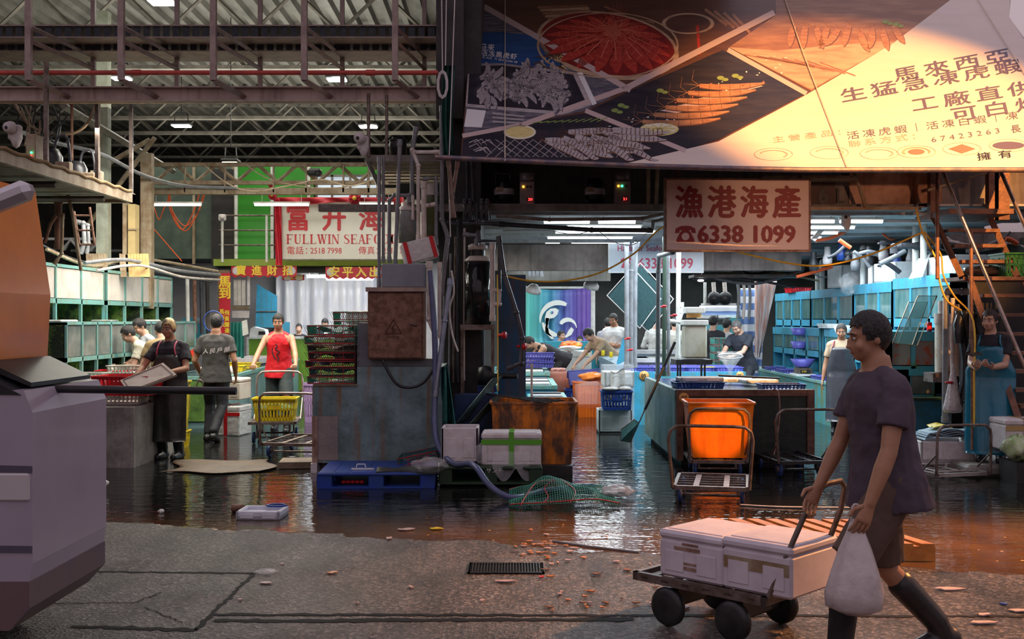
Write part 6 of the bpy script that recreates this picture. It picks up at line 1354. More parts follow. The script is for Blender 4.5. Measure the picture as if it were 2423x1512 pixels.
# the near phone sign
SR1 = pm('dark_red_sign_paint', (.33, .022, .02), None, rough=.45); SGN = pm('pinkish_sign_face', (.86, .68, .60), (.80, .62, .55), 2, .35)
d = 11.9; r = sgn('pinkish shop sign with four red characters and a phone number under the canopy', 'shop_sign', 1577, 426, 1914, 591, d, SGN, RUSTLIGHT, .10)
q = MB(SR1); put(q, '漁港海產', 1597, 508, d - .006, 68, 80, SR1, .035, step=(77, 0)); q.build('characters', r); q = MB(SR1); put(q, '6338 1099', 1650, 573, d - .006, 54.5, 56, SR1, .04)
def phone(q, u, v, d, k, mat):
    c = lambda a, b: S(u + a * k, v - b * k, d)
    q.slab([c(-22, 0), c(22, 0), c(22, 6), c(14, 22), c(8, 29), c(-8, 29), c(-14, 22), c(-22, 6)], (0, .004, 0), mat)
    pts = [(-26, 22), (-24, 33), (-12, 39), (0, 40), (12, 39), (24, 33), (26, 22), (16, 22), (14, 29), (-14, 29), (-16, 22)]; q.slab([c(*p) for p in pts], (0, .004, 0), mat)
    q.slab([c(9.5 * math.cos(a), 13 + 9.5 * math.sin(a)) - V((0, .003, 0)) for a in [k_ * .35 for k_ in range(18)]], (0, .002, 0), SGN if mat is SR1 else SW2)
phone(q, 1622, 572, d - .006, .95, SR1); q.build('lettering', r)
for i, u in enumerate((1600, 1890)): MB(RUST).bb(S(u, 426, 12.0), S(u + 6, 398, 12.04)).build('bracket', r)
# the rear phone sign
SW2 = pm('pale_blue_sign', (.55, .60, .66), (.50, .55, .60), 2, .3); SR2 = pm('crimson_sign_paint', (.50, .03, .09), None, rough=.4); d = 18.4
r = sgn('pale rear shop sign with a crimson phone number, half behind the pipes', 'shop_sign', 1442, 563, 1662, 643, d, SW2, PVCW, .08); q = MB(SR2); put(q, 'Harbour Seafood Limited', 1460, 594, d - .006, 18, 20, SR2, .012); q.build('name_line', r); q = MB(SR2); put(q, '6338 1099', 1510, 635, d - .006, 30.5, 35, SR2, .02); phone(q, 1484, 634, d - .006, .62, SR2); q.build('lettering', r)
# orange lit plates right of the sign
r = thing('sign_board', 'dark board with a large figure 6 behind the phone sign', 'sign', S(1950, 490, 12.6)); MB(pm('dark_brown_board', (.10, .06, .05), None, rough=.6)).bb(S(1915, 490, 12.6), S(1975, 425, 12.64)).build('board', r); q = MB(BLACK); put(q, '6', 1935, 482, 12.59, 50, 58, BLACK, .05); put(q, 'L', 1978, 480, 12.59, 40, 50, BLACK, .02); q.build('figure', r); MB(PAINT_GREY).bb(S(1975, 490, 12.62), S(2008, 425, 12.66)).build('side_board', r)
MB(CREAM_STEEL).bb((X_(1810, 12.2), 12.15, Z_(423, 12.2)), (X_(2030, 12.2), 12.5, Z_(417, 12.2))).tube([S(2020, 400, 12.2), S(2048, 490, 12.3)], .025, n=4).bb((X_(1800, 12.3), 12.3, Z_(497, 12.3)), (X_(2180, 12.3), 12.4, Z_(489, 12.3))).solo('bracket_frame', 'painted steel bracket frame right of the phone sign', 'frame')
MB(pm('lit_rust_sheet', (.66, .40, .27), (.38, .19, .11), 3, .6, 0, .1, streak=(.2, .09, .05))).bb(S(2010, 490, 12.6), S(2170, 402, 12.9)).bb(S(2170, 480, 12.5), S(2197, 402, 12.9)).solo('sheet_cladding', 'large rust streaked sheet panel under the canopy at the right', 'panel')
# fish banner in the aisle
YB = 26.0
TB = bpy.data.materials.new('fish_banner_print'); TB.use_nodes = True; t = TB.node_tree; b = t.nodes['Principled BSDF']; c = t.nodes.new('ShaderNodeTexCoord'); s_ = t.nodes.new('ShaderNodeSeparateXYZ'); rmp = t.nodes.new('ShaderNodeValToRGB')
t.links.new(c.outputs['Generated'], s_.inputs[0]); t.links.new(s_.outputs['X'], rmp.inputs[0]); t.links.new(rmp.outputs[0], b.inputs[0]); e = rmp.color_ramp.elements; e[0].color = (.14, .58, .50, 1); e[1].color = (.16, .09, .38, 1); e[0].position = .05; e[1].position = .85; k_ = e.new(.38); k_.color = (.08, .34, .50, 1); k_ = e.new(.6); k_.color = (.12, .15, .45, 1); b.inputs['Roughness'].default_value = .5
def fold(u): return .05 * math.sin(u * .19) + .025 * math.sin(u * .43 + 1)
r = thing('fish_banner', 'teal to purple cloth banner with a white fish emblem at the end of the aisle', 'banner', S(1322, 808, YB))
q = MB(TB); q.grid(lambda a, b_: S(1240 + 158 * a, 812 - (132 - 6 * math.sin(a * 3.14)) * b_, YB + fold(1240 + 158 * a) * (1.2 - .4 * b_)), 60, 8, TB, th=.01); q.build('cloth', r)
EM = pm('emblem_white', (.72, .73, .68), None, rough=.5); q = MB(EM)
def em(pts): q.slab([S(u, v, YB - .15) for u, v in pts], (0, -.01, 0), EM)
def arc(cu, cv, r0, r1, a0, a1, w0, w1, n=26, sq=1):
    L1_ = []; L2_ = []
    for i in range(n + 1):
        t_ = i / n; a = a0 + (a1 - a0) * t_; rr = r0 + (r1 - r0) * t_; w = (w0 + (w1 - w0) * t_) * math.sin(math.pi * min(1, .08 + t_ * .9)) ** .5; L1_.append((cu + (rr + w / 2) * math.cos(a), cv + (rr + w / 2) * math.sin(a) * sq)); L2_.append((cu + (rr - w / 2) * math.cos(a), cv + (rr - w / 2) * math.sin(a) * sq))
    for i in range(n): em([L1_[i], L1_[i + 1], L2_[i + 1], L2_[i]])
arc(1322, 757, 40, 44, -.35 - .75, -3.3, 15, 7); arc(1322, 757, 38, 36, -3.3, -4.6, 8, 18)
em([(1289, 752), (1293, 738), (1303, 730), (1315, 729), (1322, 734), (1319, 744), (1311, 752), (1301, 754), (1297, 762), (1298, 775), (1292, 772)])
em([(1291, 752), (1300, 753), (1296, 770), (1299, 788), (1312, 802), (1304, 802), (1290, 786)]); arc(1342, 776, 18, 22, -2.6, .0, 14, 4); em([(1352, 774), (1358, 780), (1352, 792), (1340, 799), (1330, 799), (1340, 792), (1345, 782)])
q.build('fish_emblem', r); MB(TB).ell(S(1306, 739, YB - .17), (.035, .01, .035)).build('fish_eye', r)
MB(PVCW).bb(S(1236, 812, YB + .12), S(1245, 676, YB + .16)).bb(S(1396, 812, YB + .12), S(1408, 676, YB + .16)).bb(S(1236, 683, YB + .12), S(1408, 678, YB + .16)).build('frame', r)
for i, (u, v) in enumerate(((1263, 682), (1400, 672))): MB(FOAM).lathe(S(u, v, 24), [(.0, .10), (.08, .08), (.17, -.02), (.17, -.10), (.0, -.11)], n=18, axis=(.2, -.3, 1)).solo('shaded_lamp', ('white lamp shade at the upper left of the fish banner', 'white round unit at the upper right of the fish banner')[i], 'lamp')
pipes('pipework', 'cluster of dark pipes over the fish banner', [([(1253 + i * 9, 655, 22), (1253 + i * 9, 608, 22)], .040, PVC) for i in range(4)] + [([(1275, 618 + i * 9, 22.5), (1345, 618 + i * 9, 22.5), (1350, 606 + i * 6, 22.5)], .035, PVC) for i in range(2)])
MB(SW).bb(S(1200, 665, 23.5), S(1440, 625, 24)).bb(S(1370, 625, 23.4), S(1440, 619, 24)).solo('overhead_panel', 'grey concrete ledge above the fish banner', 'ledge')
# counter under the banner
r = thing('counter_desk', 'teal counter in front of the seated men', 'counter', S(1350, 860, 23)); MB(pm('teal_counter', (.03, .27, .36), (.02, .22, .30), 2, .4)).bb(S(1290, 880, 23), S(1425, 807, 23.4)).build('counter_front', r); q = MB(PVCW); q.bb(S(1347, 819, 22.97), S(1374, 808, 23)); q.build('price_card', r); q = MB(PVCD); put(q, '海鮮處', 1355, 817, 22.96, 6, 6, PVCD, .02, step=(6, 0)); q.build('card_writing', r)
foam_box('foam_box', 'very large white foam box in front of the teal counter', (X_(1358, 21.6), 21.8, .0 + .35), R(3), .66, .55, .66, FOAMC)
MB(PVCW).bb((X_(1330, 21.7), 21.55, 0), (X_(1385, 21.7), 22.0, .34)).solo('box_stand', 'white stand under the very large foam box', 'stand')
q = MB(BLACK)
plastic_bag('red and yellow bag heap on the large foam box', (X_(1350, 21.8), 21.75, 1.02), .14, .17, pm('red_bag_film', (.75, .06, .02), (.85, .40, .03), 6, .35), seed=11, sq=1.5); plastic_bag('cloudy bag lying on the large foam box', (X_(1347, 21.6), 21.5, 1.015), .12, .09, CLOUDY, seed=12, sq=1.8)
for i, (u, v, d, m_) in enumerate(((1347, 840, 21.3, STEEL), (1388, 841, 21.3, GOLD), (1427, 842, 19.5, CRYEL), (1446, 846, 19.0, CRYEL))): MB(m_).lathe(S(u, v, d), [(0, 0), (.028, 0), (.033, .01), (.033, .09), (.028, .10), (0, .10)], n=14).solo('drink_can', ('silver drink can on the large foam box', 'gold drink can on the large foam box', 'yellow drink can at the left on the slanting tank', 'yellow drink can at the right on the slanting tank')[i], 'can')
# crates and boxes in the aisle
ribbed_tub('storage_tub', 'orange tub wrapped in clear film behind the left basins', (X_(1323, 20), 20.2, 0), 0, .42, .42, .66, ORANGE); MB(CLEAR).bb((X_(1292, 19.9), 19.94, .28), (X_(1355, 19.9), 20.46, .68), bev=.05).solo('plastic_wrap', 'clear film wrapped round the rear orange tub', 'plastic wrap')
q = MB(pm('pale_fish_meat', (.72, .42, .36), (.5, .2, .18), 20, .35)); 
for i in range(7): q.ell((X_(1310 + i * 4, 20), 20.15 + .03 * (i % 3), .70), (.05, .06, .035))
q.solo('fish_pieces', 'pink fish pieces on top of the rear orange tub', 'fish')
ribbed_tub('storage_tub', 'orange tub wrapped in cloudy film in the middle of the aisle', (X_(1393, 18.2), 18.4, 0), .15, .46, .42, .58, ORANGE); MB(CLEAR).bb((X_(1362, 18.1), 18.13, .16), (X_(1424, 18.1), 18.66, .60), bev=.06).solo('plastic_wrap', 'cloudy film wrapped round the middle orange tub', 'plastic wrap')
plastic_bag('orange bag heaped on the middle orange tub', (X_(1400, 18.3), 18.35, .58), .17, .15, pm('orange_film', (.85, .28, .05), (.75, .16, .02), 6, .35), seed=15, sq=1.2)
crate('crate', 'tilted violet crate held by the bending man in beige', 'crate', (X_(1384, 19.5), 19.6, .42), R(-4), .56, .38, .26, CRPURP, taper=.05, solid=True).rotation_euler = (R(-20), R(-4), 0)
crate('crate', 'blue crate standing behind the middle orange tub', 'crate', (X_(1366, 19.3), 19.4, 0), 0, .42, .38, .40, CRBLUE)
foam_box('foam_box', 'white foam box on the floor under the blue basket by the aisle', (X_(1456, 15.6), 15.8, 0), 0, .48, .40, .34, FOAMC, lid=False)
crate('crate', 'blue basket of shells on the lower foam box by the aisle', 'crate', (X_(1461, 15.4), 15.6, .345), 0, .42, .38, .27, CRBLUE, inner=CONC)
foam_box('foam_box', 'open white foam box with a towel above the blue basket', (X_(1462, 15.7), 15.75, .66), R(3), .42, .40, .22, FOAMC, lid=False)
MB(FOAM).grid(lambda a, b: (X_(1445, 15.5) + .20 * a, 15.52 - .02 * math.sin(a * 8), .90 - .24 * b - .03 * math.sin(a * 5)), 12, 8, pm('crumpled_towel', (.72, .70, .66), (.55, .54, .52), 12, .8, 0, .6, 30), th=.015).solo('towel', 'crumpled white towel hanging over the open foam box', 'towel')
MB(pm('grey_stone_gloves', (.35, .33, .32), (.2, .18, .17), 10, .7)).ell((X_(1445, 15.4), 15.45, .645), (.12, .1, .03)).ell((X_(1480, 15.4), 15.5, .64), (.10, .1, .04)).solo('work_gloves', 'grey work gloves piled between basket and open box', 'gloves')
MB(CLEAR).bb((X_(1428, 16), 15.95, .05), (X_(1500, 16), 16.5, .95)).solo('plastic_sheet', 'clear sheet hanging on the aisle side of the blue basin', 'plastic sheet')
# slanting tank and blade board beside the aisle
MB(pm('scratched_blue_side', (.20, .38, .50), (.10, .22, .34), 8, .4, 0, .1, streak=(.5, .55, .6), streak_amt=.5)).slab([S(1418, 843, 19.5), S(1458, 862, 18.1), S(1458, 958, 18.1), S(1418, 920, 19.5)], (.8, 0, 0)).solo('aisle_tank', 'scratched blue tank side narrowing toward the back of the aisle', 'tank')
MB(BLUEP).slab([S(1474, 798, 17.4), S(1486, 798, 17.4), S(1478, 855, 17.4), S(1458, 866, 17.4)], (0, .03, 0)).solo('blue_board', 'pale blue board standing at the end of the scratched tank', 'board')
# left basins of the aisle, with trays
for i, (y0, y1, z, m_) in enumerate(((13.2, 15.4, .58, BASINB), (15.6, 17.6, .66, BLUEP), (17.8, 20.6, .74, BASINB))):
    x1 = (X_(1352, 13.2), X_(1318, 15.6), X_(1300, 17.8))[i] - .0; r = thing('aisle_basin', 'blue basin on the left of the aisle, ' + ('nearest one with long trays', 'middle one', 'farthest one with violet baskets')[i], 'basin', (x1 - .6, y0 + .5, 0), group='left basins of the aisle')
    wd = .50 if i == 0 else .95; MB(m_).bb((x1 - wd, y0, 0), (x1, y1, z)).build('basin_body', r); MB(WATER).bb((x1 - wd + .07, y0 + .08, z - .01), (x1 - .07, y1 - .08, z + .012)).build('water', r); q = MB(TEAL); q.bb((x1 - wd - .01, y0 - .02, z - .03), (x1 + .01, y0 + .07, z + .02)); q.bb((x1 - .07, y0, z - .03), (x1 + .01, y1, z + .02)); q.build('rim', r)
    for j in range(4):
        MB((FOAMC, PVCD, PVCW, PVCD)[j]).box((x1 - wd * .5, y0 + .25 + j * (y1 - y0 - .3) / 4, z + .035), (wd * .8, .22, .04), bev=.01).solo('long_tray', f'long tray across the {("nearest", "middle", "farthest")[i]} aisle basin, {ORD[j]} from the street', 'tray', 'long trays on the aisle basins')
for i in range(3): crate('crate', f'violet basket on the farthest left aisle basin, {ORD[i]} from the bottom', 'crate', (X_(1268, 19), 18.9, .80 + i * .085), 0, .62, .4, .08, CRPURP, 'violet baskets left of the aisle')
crate('crate', 'violet basket behind the bending man in black', 'crate', (X_(1303, 21.5), 21.7, .4), 0, .3, .3, .5, CRPURP)
# blue basins with violet baskets right of the aisle (numbered 05)
def tagno(q, u, v, d, s, k=1.0):
    q.lathe(S(u, v, d), [(0, .006), (.075 * k, .006), (.075 * k, 0)], n=20, axis=(0, -1, 0), mat=pm('orange_tag', (.60, .30, .08), None, rough=.5)); put(q, s, u - 7 * k, v + 4, d - .009, 13 * k * 16 / d, 13 * k * 16 / d, BLACK, .02)
r = thing('blue_basin', 'bright blue basin numbered 05 behind the dark basin', 'basin', (2.7, 17, 0)); z = Z_(880, 16.9)
q = MB(BLUEP); q.bb((X_(1497, 16.9), 16.9, 0), (X_(1765, 16.9), 17.0, z)); q.bb((X_(1497, 16.9), 17.001, 0), (X_(1497, 16.9) + .1, 18.0, z)); q.bb((X_(1765, 16.9) - .1, 17.001, 0), (X_(1765, 16.9), 18.0, z)); q.build('basin_wall', r); MB(WATER).bb((X_(1497, 16.9) + .1, 17, z - .08), (X_(1765, 16.9) - .1, 17.95, z - .03)).build('water', r)
q = MB(BLUEP); tagno(q, 1524, 889, 16.89, '05'); tagno(q, 1751, 888, 16.89, '05', .8); q.build('number_tag', r)
bk = crate('crate', 'violet basket on the 05 basin, row by row', 'crate', (X_(1515, 17.3), 17.30, z - .03), 0, .42, .40, .09, CRPURP, 'violet baskets on the 05 basin')
k_ = 0
for j in range(2):
    for i in range(4):
        if (i, j) == (0, 0): bk['label'] = 'violet basket on the 05 basin, first in the front row'; continue
        pass
        dup(bk, (X_(1515, 17.3) + i * .46, 17.30 + j * .46, z - .03 + .004 * j), R(2 * ((i + j) % 3 - 1)), f'violet basket on the 05 basin, {ORD[i]} in the {("front", "back")[j]} row')
# dark basin 07
r = thing('dark_basin', 'dark mossy basin numbered 07 with rusty corner posts, behind the trolleys', 'basin', (2.6, 13.6, 0)); y0, y1 = 12.25, 15.1; xa, xb = X_(1603, y0), X_(1924, y0); z = Z_(924, y0)
q = MB(pm('black_mossy_wall', (.008, .014, .016), (.018, .03, .022), 3, .35, 0, .2, 14, streak=(.05, .05, .03))); q.bb((xa, y0, .10), (xb, y0 + .06, z)); q.bb((xb - .06, y0 + .062, .1), (xb, y1, z)); q.build('front_wall', r)
q = MB(pm('pale_mossy_wall', (.20, .28, .28), (.08, .14, .10), 3.5, .4, 0, .15, streak=(.05, .09, .05), streak_amt=.8)); q.bb((xa - .02, y0 + .062, .06), (xa + .04, y1, z)); q.build('side_wall', r)
q = MB(pm('dark_rust_frame', (.16, .085, .06), (.07, .035, .025), 8, .7, 0, .2)); q.bb((xa - .01, y0 - .02, z - .06), (xb + .01, y0 + .07, z + .01)); q.bb((xa - .01, y0 - .03, .05), (xa + .06, y0, z)); q.bb((xb - .07, y0 - .03, .05), (xb + .01, y0, z)); q.build('rusty_frame', r); q = MB(RUSTLIGHT); tagno(q, 1618, 941, y0 - .035, '07', .75); q.build('number_tag', r)
MB(WATER).bb((xa + .04, y0 + .07, z - .05), (xb - .06, y1, z - .015)).build('water', r); MB(DARK).bb((xa + .05, y0 + .08, 0), (xb - .08, y1 - .1, .12)).build('plinth', r)
fb = foam_box
for i, (u, y, w, rz, m_) in enumerate(((1655, 12.75, .50, 3, 0), (1728, 13.6, .52, -4, 1), (1795, 13.3, .40, 6, 1))): 
    foam_box('foam_slab', ('white foam lid slab lying on the front blue crate of basin 07', 'white foam slab in the middle of basin 07', 'foam slab with a brown edge on basin 07')[i], (X_(u, y), y, z + (.075, .02, .02)[i]), R(rz), w, .30, .05, FOAMC, lid=False, cat='foam slab')
crate('crate', 'flat blue crate under the foam slab on basin 07', 'crate', (X_(1652, 12.65), 12.7, z - .01), R(2), .56, .36, .085, CRBLUE); crate('crate', 'flat blue crate floating at the right front of basin 07', 'crate', (X_(1850, 12.6), 12.65, z - .02), 0, .50, .34, .075, CRBLUE)
MB(BLACK).cyl((X_(1700, 13.2), 13.2, z + .12), (X_(1845, 12.9), 12.9, z + .10), .012).solo('black_pole', 'black rod lying across the foam slabs on basin 07', 'rod')
r = thing('shrimp_scoop', 'clear folded net standing in a stem on basin 07', 'net', (X_(1728, 15), 15.0, z)); MB(CLEAR).lathe(S(1728, 895, 14.9), [(.02, 0), (.03, .12), (.14, .26), (.18, .36)], n=14).build('net_cone', r); MB(FOAM).tube([S(1728 + 30 * math.cos(a), 843 + 6 * math.sin(a), 14.9) for a in [k * .52 for k in range(12)]], .012, n=5, closed=True).build('rim', r); MB(CRBLUE).cyl(S(1728, 915, 14.9), S(1728, 890, 14.9), .03).build('stem', r)
# filter tower on legs
r = thing('protein_skimmer', 'tall cloudy white filter tower standing on a small dark table', 'filter', (X_(1642, 14.6), 14.7, z)); q = MB(pm('cloudy_filter_wall', (.62, .60, .50), (.40, .34, .20), 2.4, .25, stretch=(1, 1, .6))); zb_ = Z_(848, 14.6); q.bb(S(1621, 848, 14.5), S(1664, 770, 14.8), bev=.02); q.build('tower', r)
MB(pm('brown_filter_ring', (.50, .27, .08), None, rough=.3)).lathe(S(1642, 752, 14.65), [(.10, 0), (.10, .10)], n=20).build('brown_ring', r); q = MB(PVCW); q.bb(S(1619, 770, 14.48), S(1666, 757, 14.82), bev=.01); q.bb(S(1624, 741, 14.5), S(1660, 727, 14.8), bev=.01); q.build('cap', r)
q = MB(BLACK); q.bb(S(1600, 862, 14.4), S(1670, 848, 14.9))
for u in (1602, 1608, 1658, 1666): q.bb(S(u, 905, 14.45), S(u + 3, 862, 14.48))
q.build('table', r)
# uprights of the aisle
pipes('pipework', 'dark pipe with an elbow standing at the left rear of basin 07', [([(1556, 895, 14.9), (1558, 640, 14.4), (1560, 606, 14.2), (1592, 596, 13.6)], .030, PVC)]); pipes('pipework', 'green and grey upright pipes with red valves behind basin 07', [([(1571, 890, 15.2), (1573, 560, 15.2)], .028, pm('green_black_pipe', (.04, .07, .05), None, rough=.3)), ([(1582, 890, 15.3), (1581, 560, 15.3)], .024, PVC), ([(1604, 850, 15.1), (1606, 585, 15.1)], .032, PVCW), ([(1585, 760, 15.0), (1608, 762, 15.0), (1613, 740, 15.0), (1613, 715, 15.0)], .026, PVCW)])
pipes('pipework', 'bundle of slate upright pipes in the middle of the aisle', [([(1483, 870, 16.5), (1483, 570, 16.5)], .036, PVC), ([(1493, 870, 16.6), (1493, 640, 16.6), (1508, 572, 16.4)], .036, PVC), ([(1501, 870, 16.7), (1503, 570, 16.7)], .040, PVC)])
for i, (u, v, d) in enumerate(((1572, 724, 15.0), (1487, 800, 16.3), (1597, 745, 14.9), (1493, 827, 16.3))): MB(CRRED).ell(S(u, v, d), (.035, .03, .015)).ell(S(u - 4, v + 2, d), (.05, .015, .012)).solo('valve', ('red valve handle on the green upright pipe', 'red valve handle high on the slate pipe bundle', 'red valve handle on the white upright pipe', 'red valve handle low on the slate pipe bundle')[i], 'valve')
# hanging net squares
for i, (k, dx, m_) in enumerate(((1.15, 0, 'rear'), (1.0, -20, 'front'))):
    r = thing('hanging_net', f'dark teal square net hanging on its corner, {m_} of the pair', 'net', S(1525 + dx, 775, 17.4 - i * .3)); cu, cv, d = 1522 + dx, 705, 17.4 - i * .3; P4 = [S(cu + a * k, cv + b * k, d) for a, b in ((-6, -72), (62, 2), (12, 72), (-66, -6))]
    MB(pm('dark_net_sheet', (.008, .05, .055), (.006, .03, .034), 30, .7, 0, .5, 90)).slab([p.lerp(P4[(j + 2) % 4], .03) for j, p in enumerate(P4)], (0, .01, 0)).build('netting', r); MB(FOAM).tube(P4, .010, n=6, closed=True).build('frame', r)
# landing net leaning in the water
r = thing('landing_net', 'long handled teal landing net leaning on the dark basin', 'net', S(1490, 1050, 14)); a, b = S(1492, 1045, 13.6), S(1597, 810, 13.9); MB(BLACK).cyl(a.lerp(b, .32), b, .018).build('pole', r); MB(STEEL).cyl(a, a.lerp(b, .34), .008).build('shaft', r)
L4_ = [S(1492, 1047, 13.6), S(1468, 1043, 13.5), S(1470, 1015, 13.6), S(1500, 992, 13.7), S(1512, 1000, 13.65)]; MB(pm('teal_landing_mesh', (.03, .18, .17), (.015, .09, .09), 40, .7, 0, .5, 120, alpha=.8)).slab(L4_, (0, .02, 0)).build('netting', r); MB(STEEL).tube(L4_, .006, n=5, closed=True).build('hoop', r)
# yellow hoses
cable('hose', 'long yellow hose sagging across the aisle from the filter to the stairs', [S(1186, 650, 12.1), S(1250, 664, 12.1), S(1330, 665, 12.1), S(1420, 645, 12.1), S(1500, 600, 12.1), S(1575, 535, 12.15), S(1640, 570, 12.5), S(1740, 595, 12.4), S(1860, 622, 12.2), S(1950, 628, 12.1), S(2060, 602, 12.0), S(2182, 550, 11.9)], .011, YHOSE, 'hose')
cable('hose', 'yellow hose hanging in a loop beside the stairs, left strand', [S(2168, 495, 11.9), S(2183, 550, 11.9), S(2218, 620, 11.8), S(2222, 660, 11.8), S(2240, 710, 11.7), S(2275, 735, 11.6)], .012, YHOSE, 'hose')
cable('hose', 'yellow hose hanging in a loop beside the stairs, right strand', [S(2186, 548, 11.9), S(2225, 600, 11.8), S(2232, 650, 11.8), S(2258, 700, 11.7), S(2303, 760, 11.45), S(2305, 900, 11.4), S(2305, 1010, 11.4)], .010, YHOSE, 'hose')
cable('cable', 'thin white cable drooping under the aisle lamps', [S(1190, 545, 13), S(1290, 545, 13.2), S(1360, 555, 13.4), S(1410, 545, 13.4), S(1450, 572, 13.4), S(1500, 578, 13.4), S(1535, 545, 13.4)], .006, FOAM)
for i, (a, b, c) in enumerate((((1720, 595), (1775, 650), (1860, 625)), ((1660, 650), (1780, 672), (1900, 640)), ((1640, 660), (1760, 660), (1880, 680)), ((1700, 650), (1800, 640), (1940, 665)))): cable('cable', f'dark cable bundle crossing above the rear stalls, {ORD[i]} of four', [S(*a, 20), S(*b, 20), S(*c, 20)], .035 - i * .005, (PVCD, PVC, PVCD, CREAM_STEEL)[i], group='cable bundles above the rear stalls')
# rear stall zone
ctrl('small control box with red digits under the phone sign', 1690, 590, 618, 19.5, (None,), '8', .9); ctrl('small control box with orange and green lights right under the phone sign', 1815, 592, 630, 19.5, (LEDO, LEDG), '5', .9)
for i, u in enumerate((1640, 1722, 1792)): MB(PAINT_GREY).bb(S(u, 640, 19.7), S(u + 6, 570, 19.75)).solo('strut', f'upright strut among the rear control boxes, {ORD[i]} from the left', 'strut', 'rear struts')
MB(PAINT_GREY).bb((X_(1640, 19.7), 19.6, Z_(640, 19.7)), (X_(1900, 19.7), 20.2, Z_(632, 19.7))).bb((X_(1640, 19.7), 19.6, Z_(656, 19.7)), (X_(1900, 19.7), 20.2, Z_(650, 19.7))).solo('machine_shelf', 'grey shelf carrying the rear control boxes', 'shelf')
STRP = bpy.data.materials.new('striped_tarp'); STRP.use_nodes = True; t = STRP.node_tree; b = t.nodes['Principled BSDF']; c = t.nodes.new('ShaderNodeTexCoord'); w_ = t.nodes.new('ShaderNodeTexWave'); w_.bands_direction = 'Z'; w_.inputs['Scale'].default_value = 1.15; w_.inputs['Distortion'].default_value = .8; rmp = t.nodes.new('ShaderNodeValToRGB'); t.links.new(c.outputs['Object'], w_.inputs[0]); t.links.new(w_.outputs['Fac'], rmp.inputs[0]); t.links.new(rmp.outputs[0], b.inputs[0]); e = rmp.color_ramp.elements; e[0].color = (.13, .22, .45, 1); e[1].color = (.68, .70, .74, 1); e[0].position = .48; e[1].position = .52
MB(STRP).grid(lambda a, b_: (X_(1752, 21.5) + (X_(1800, 21.5) - X_(1752, 21.5)) * a * (1.0 + .2 * b_), 21.5 + .05 * math.sin(a * 18), .5 + Z_(690, 21.5) * .8 * b_), 24, 10, None, th=.006).solo('striped_tarp', 'blue and white striped tarp hanging left of the tanks', 'tarp'); MB(STRP).grid(lambda a, b_: S(1655 + 100 * a, 745 - 22 * b_, 21.6 + .05 * math.sin(a * 12)), 16, 4, None, th=.006).solo('striped_tarp', 'small blue and white striped tarp under the rear pumps', 'tarp')
MB(pm('shiny_orange_film', (.60, .60, .62), (.62, .22, .12), 3, .2, 0, .6, 12, stretch=(3, 3, .5))).grid(lambda a, b_: S(1786 + 12 * a + 40 * a * b_, 845 - 180 * b_, 21 + .06 * math.sin(a * 16 + b_ * 3)), 12, 20, None, th=.006).solo('foil_sheet', 'crinkled silver and orange sheet hanging beside the tanks', 'sheet')
r = thing('pump_shelf', 'white shelf with two black pumps at the rear', 'shelf', S(1700, 722, 21)); MB(PVCW).bb(S(1665, 722, 21), S(1735, 718, 21.3)).cyl(S(1668, 722, 21), S(1668, 668, 21), .03).build('shelf_board', r)
for i, u in enumerate((1690, 1716)): MB(BLACK).lathe(S(u, 706, 20.9), [(0, -.08), (.11, -.08), (.13, 0), (.11, .08), (0, .08)], n=18, axis=(0, -1, 0)).cyl(S(u, 695, 21), S(u - 2, 668, 21), .04, mat=PVCL).solo('pump', ('round black pump at the left of the rear shelf', 'round black pump at the right of the rear shelf')[i], 'pump')
for i, u in enumerate((1748, 1762, 1775)): cable('hose', f'hanging grey brown hose beside the rear pumps, {ORD[i]} from the left', [S(u - 3, 668, 20.8), S(u, 700, 20.8), S(u - 3, 755, 20.8)], .028, (PVC, PVCL, PVC)[i], 'hose', 'rear hanging hoses')
r = thing('work_lamp', 'small lit work lamp hanging over the rear counter', 'lamp', S(1658, 662, 20)); MB(TUBEW).ell(S(1658, 664, 20), (.06, .06, .02)).build('bulb', r); MB(FOAM).lathe(S(1658, 656, 20), [(.03, .05), (.10, 0)], n=14).build('shade', r)
tank_unit('turquoise tank behind the men with dark shirts', (X_(1655, 22), 22, .55), 0, .95, .95, .4, 3, BASINB, pm('bright_aqua_glass', (.30, .62, .55), (.24, .5, .46), 2, .1), b=.05)
MB(pm('turquoise_box', (.05, .36, .36), (.04, .28, .30), 3, .4)).bb(S(1722, 798, 21.8), S(1773, 755, 22.2)).solo('turquoise_box', 'plain turquoise box right of the dark shirted men', 'box'); foam_box('foam_box', 'white foam box on the turquoise tank', (X_(1722, 22), 22.1, Z_(755, 22)), 0, .46, .3, .12, FOAMC, lid=False)
for i in range(3): MB(FOAMC).box((X_(1676, 22) + .03 * i, 22.1, Z_(755, 22) + .02 + .032 * i), (.38, .3, .026), bev=.008).solo('foam_sheet', f'white lid in the small pile on the turquoise tank, {ORD[i]} from the bottom', 'lid', 'white lids on the turquoise tank')
for i in range(4): t_ = net_trap(f'pale green net trap stacked before the gray haired man, {ORD[i]} from the bottom', X_(1688, 18.6), X_(1730, 18.6), 18.5, 18.9, .80 + i * .13, .12, REDWIRE, pm('pale_green_net', (.10, .45, .38), (.08, .35, .30), 12, .6), None, 'green net traps before the gray haired man')
MB(CRYEL).box((X_(1690, 16.6), 17.2, .87), (.22, .14, .02)).solo('yellow_board', 'yellow cutting board by the gray haired man hands', 'board')
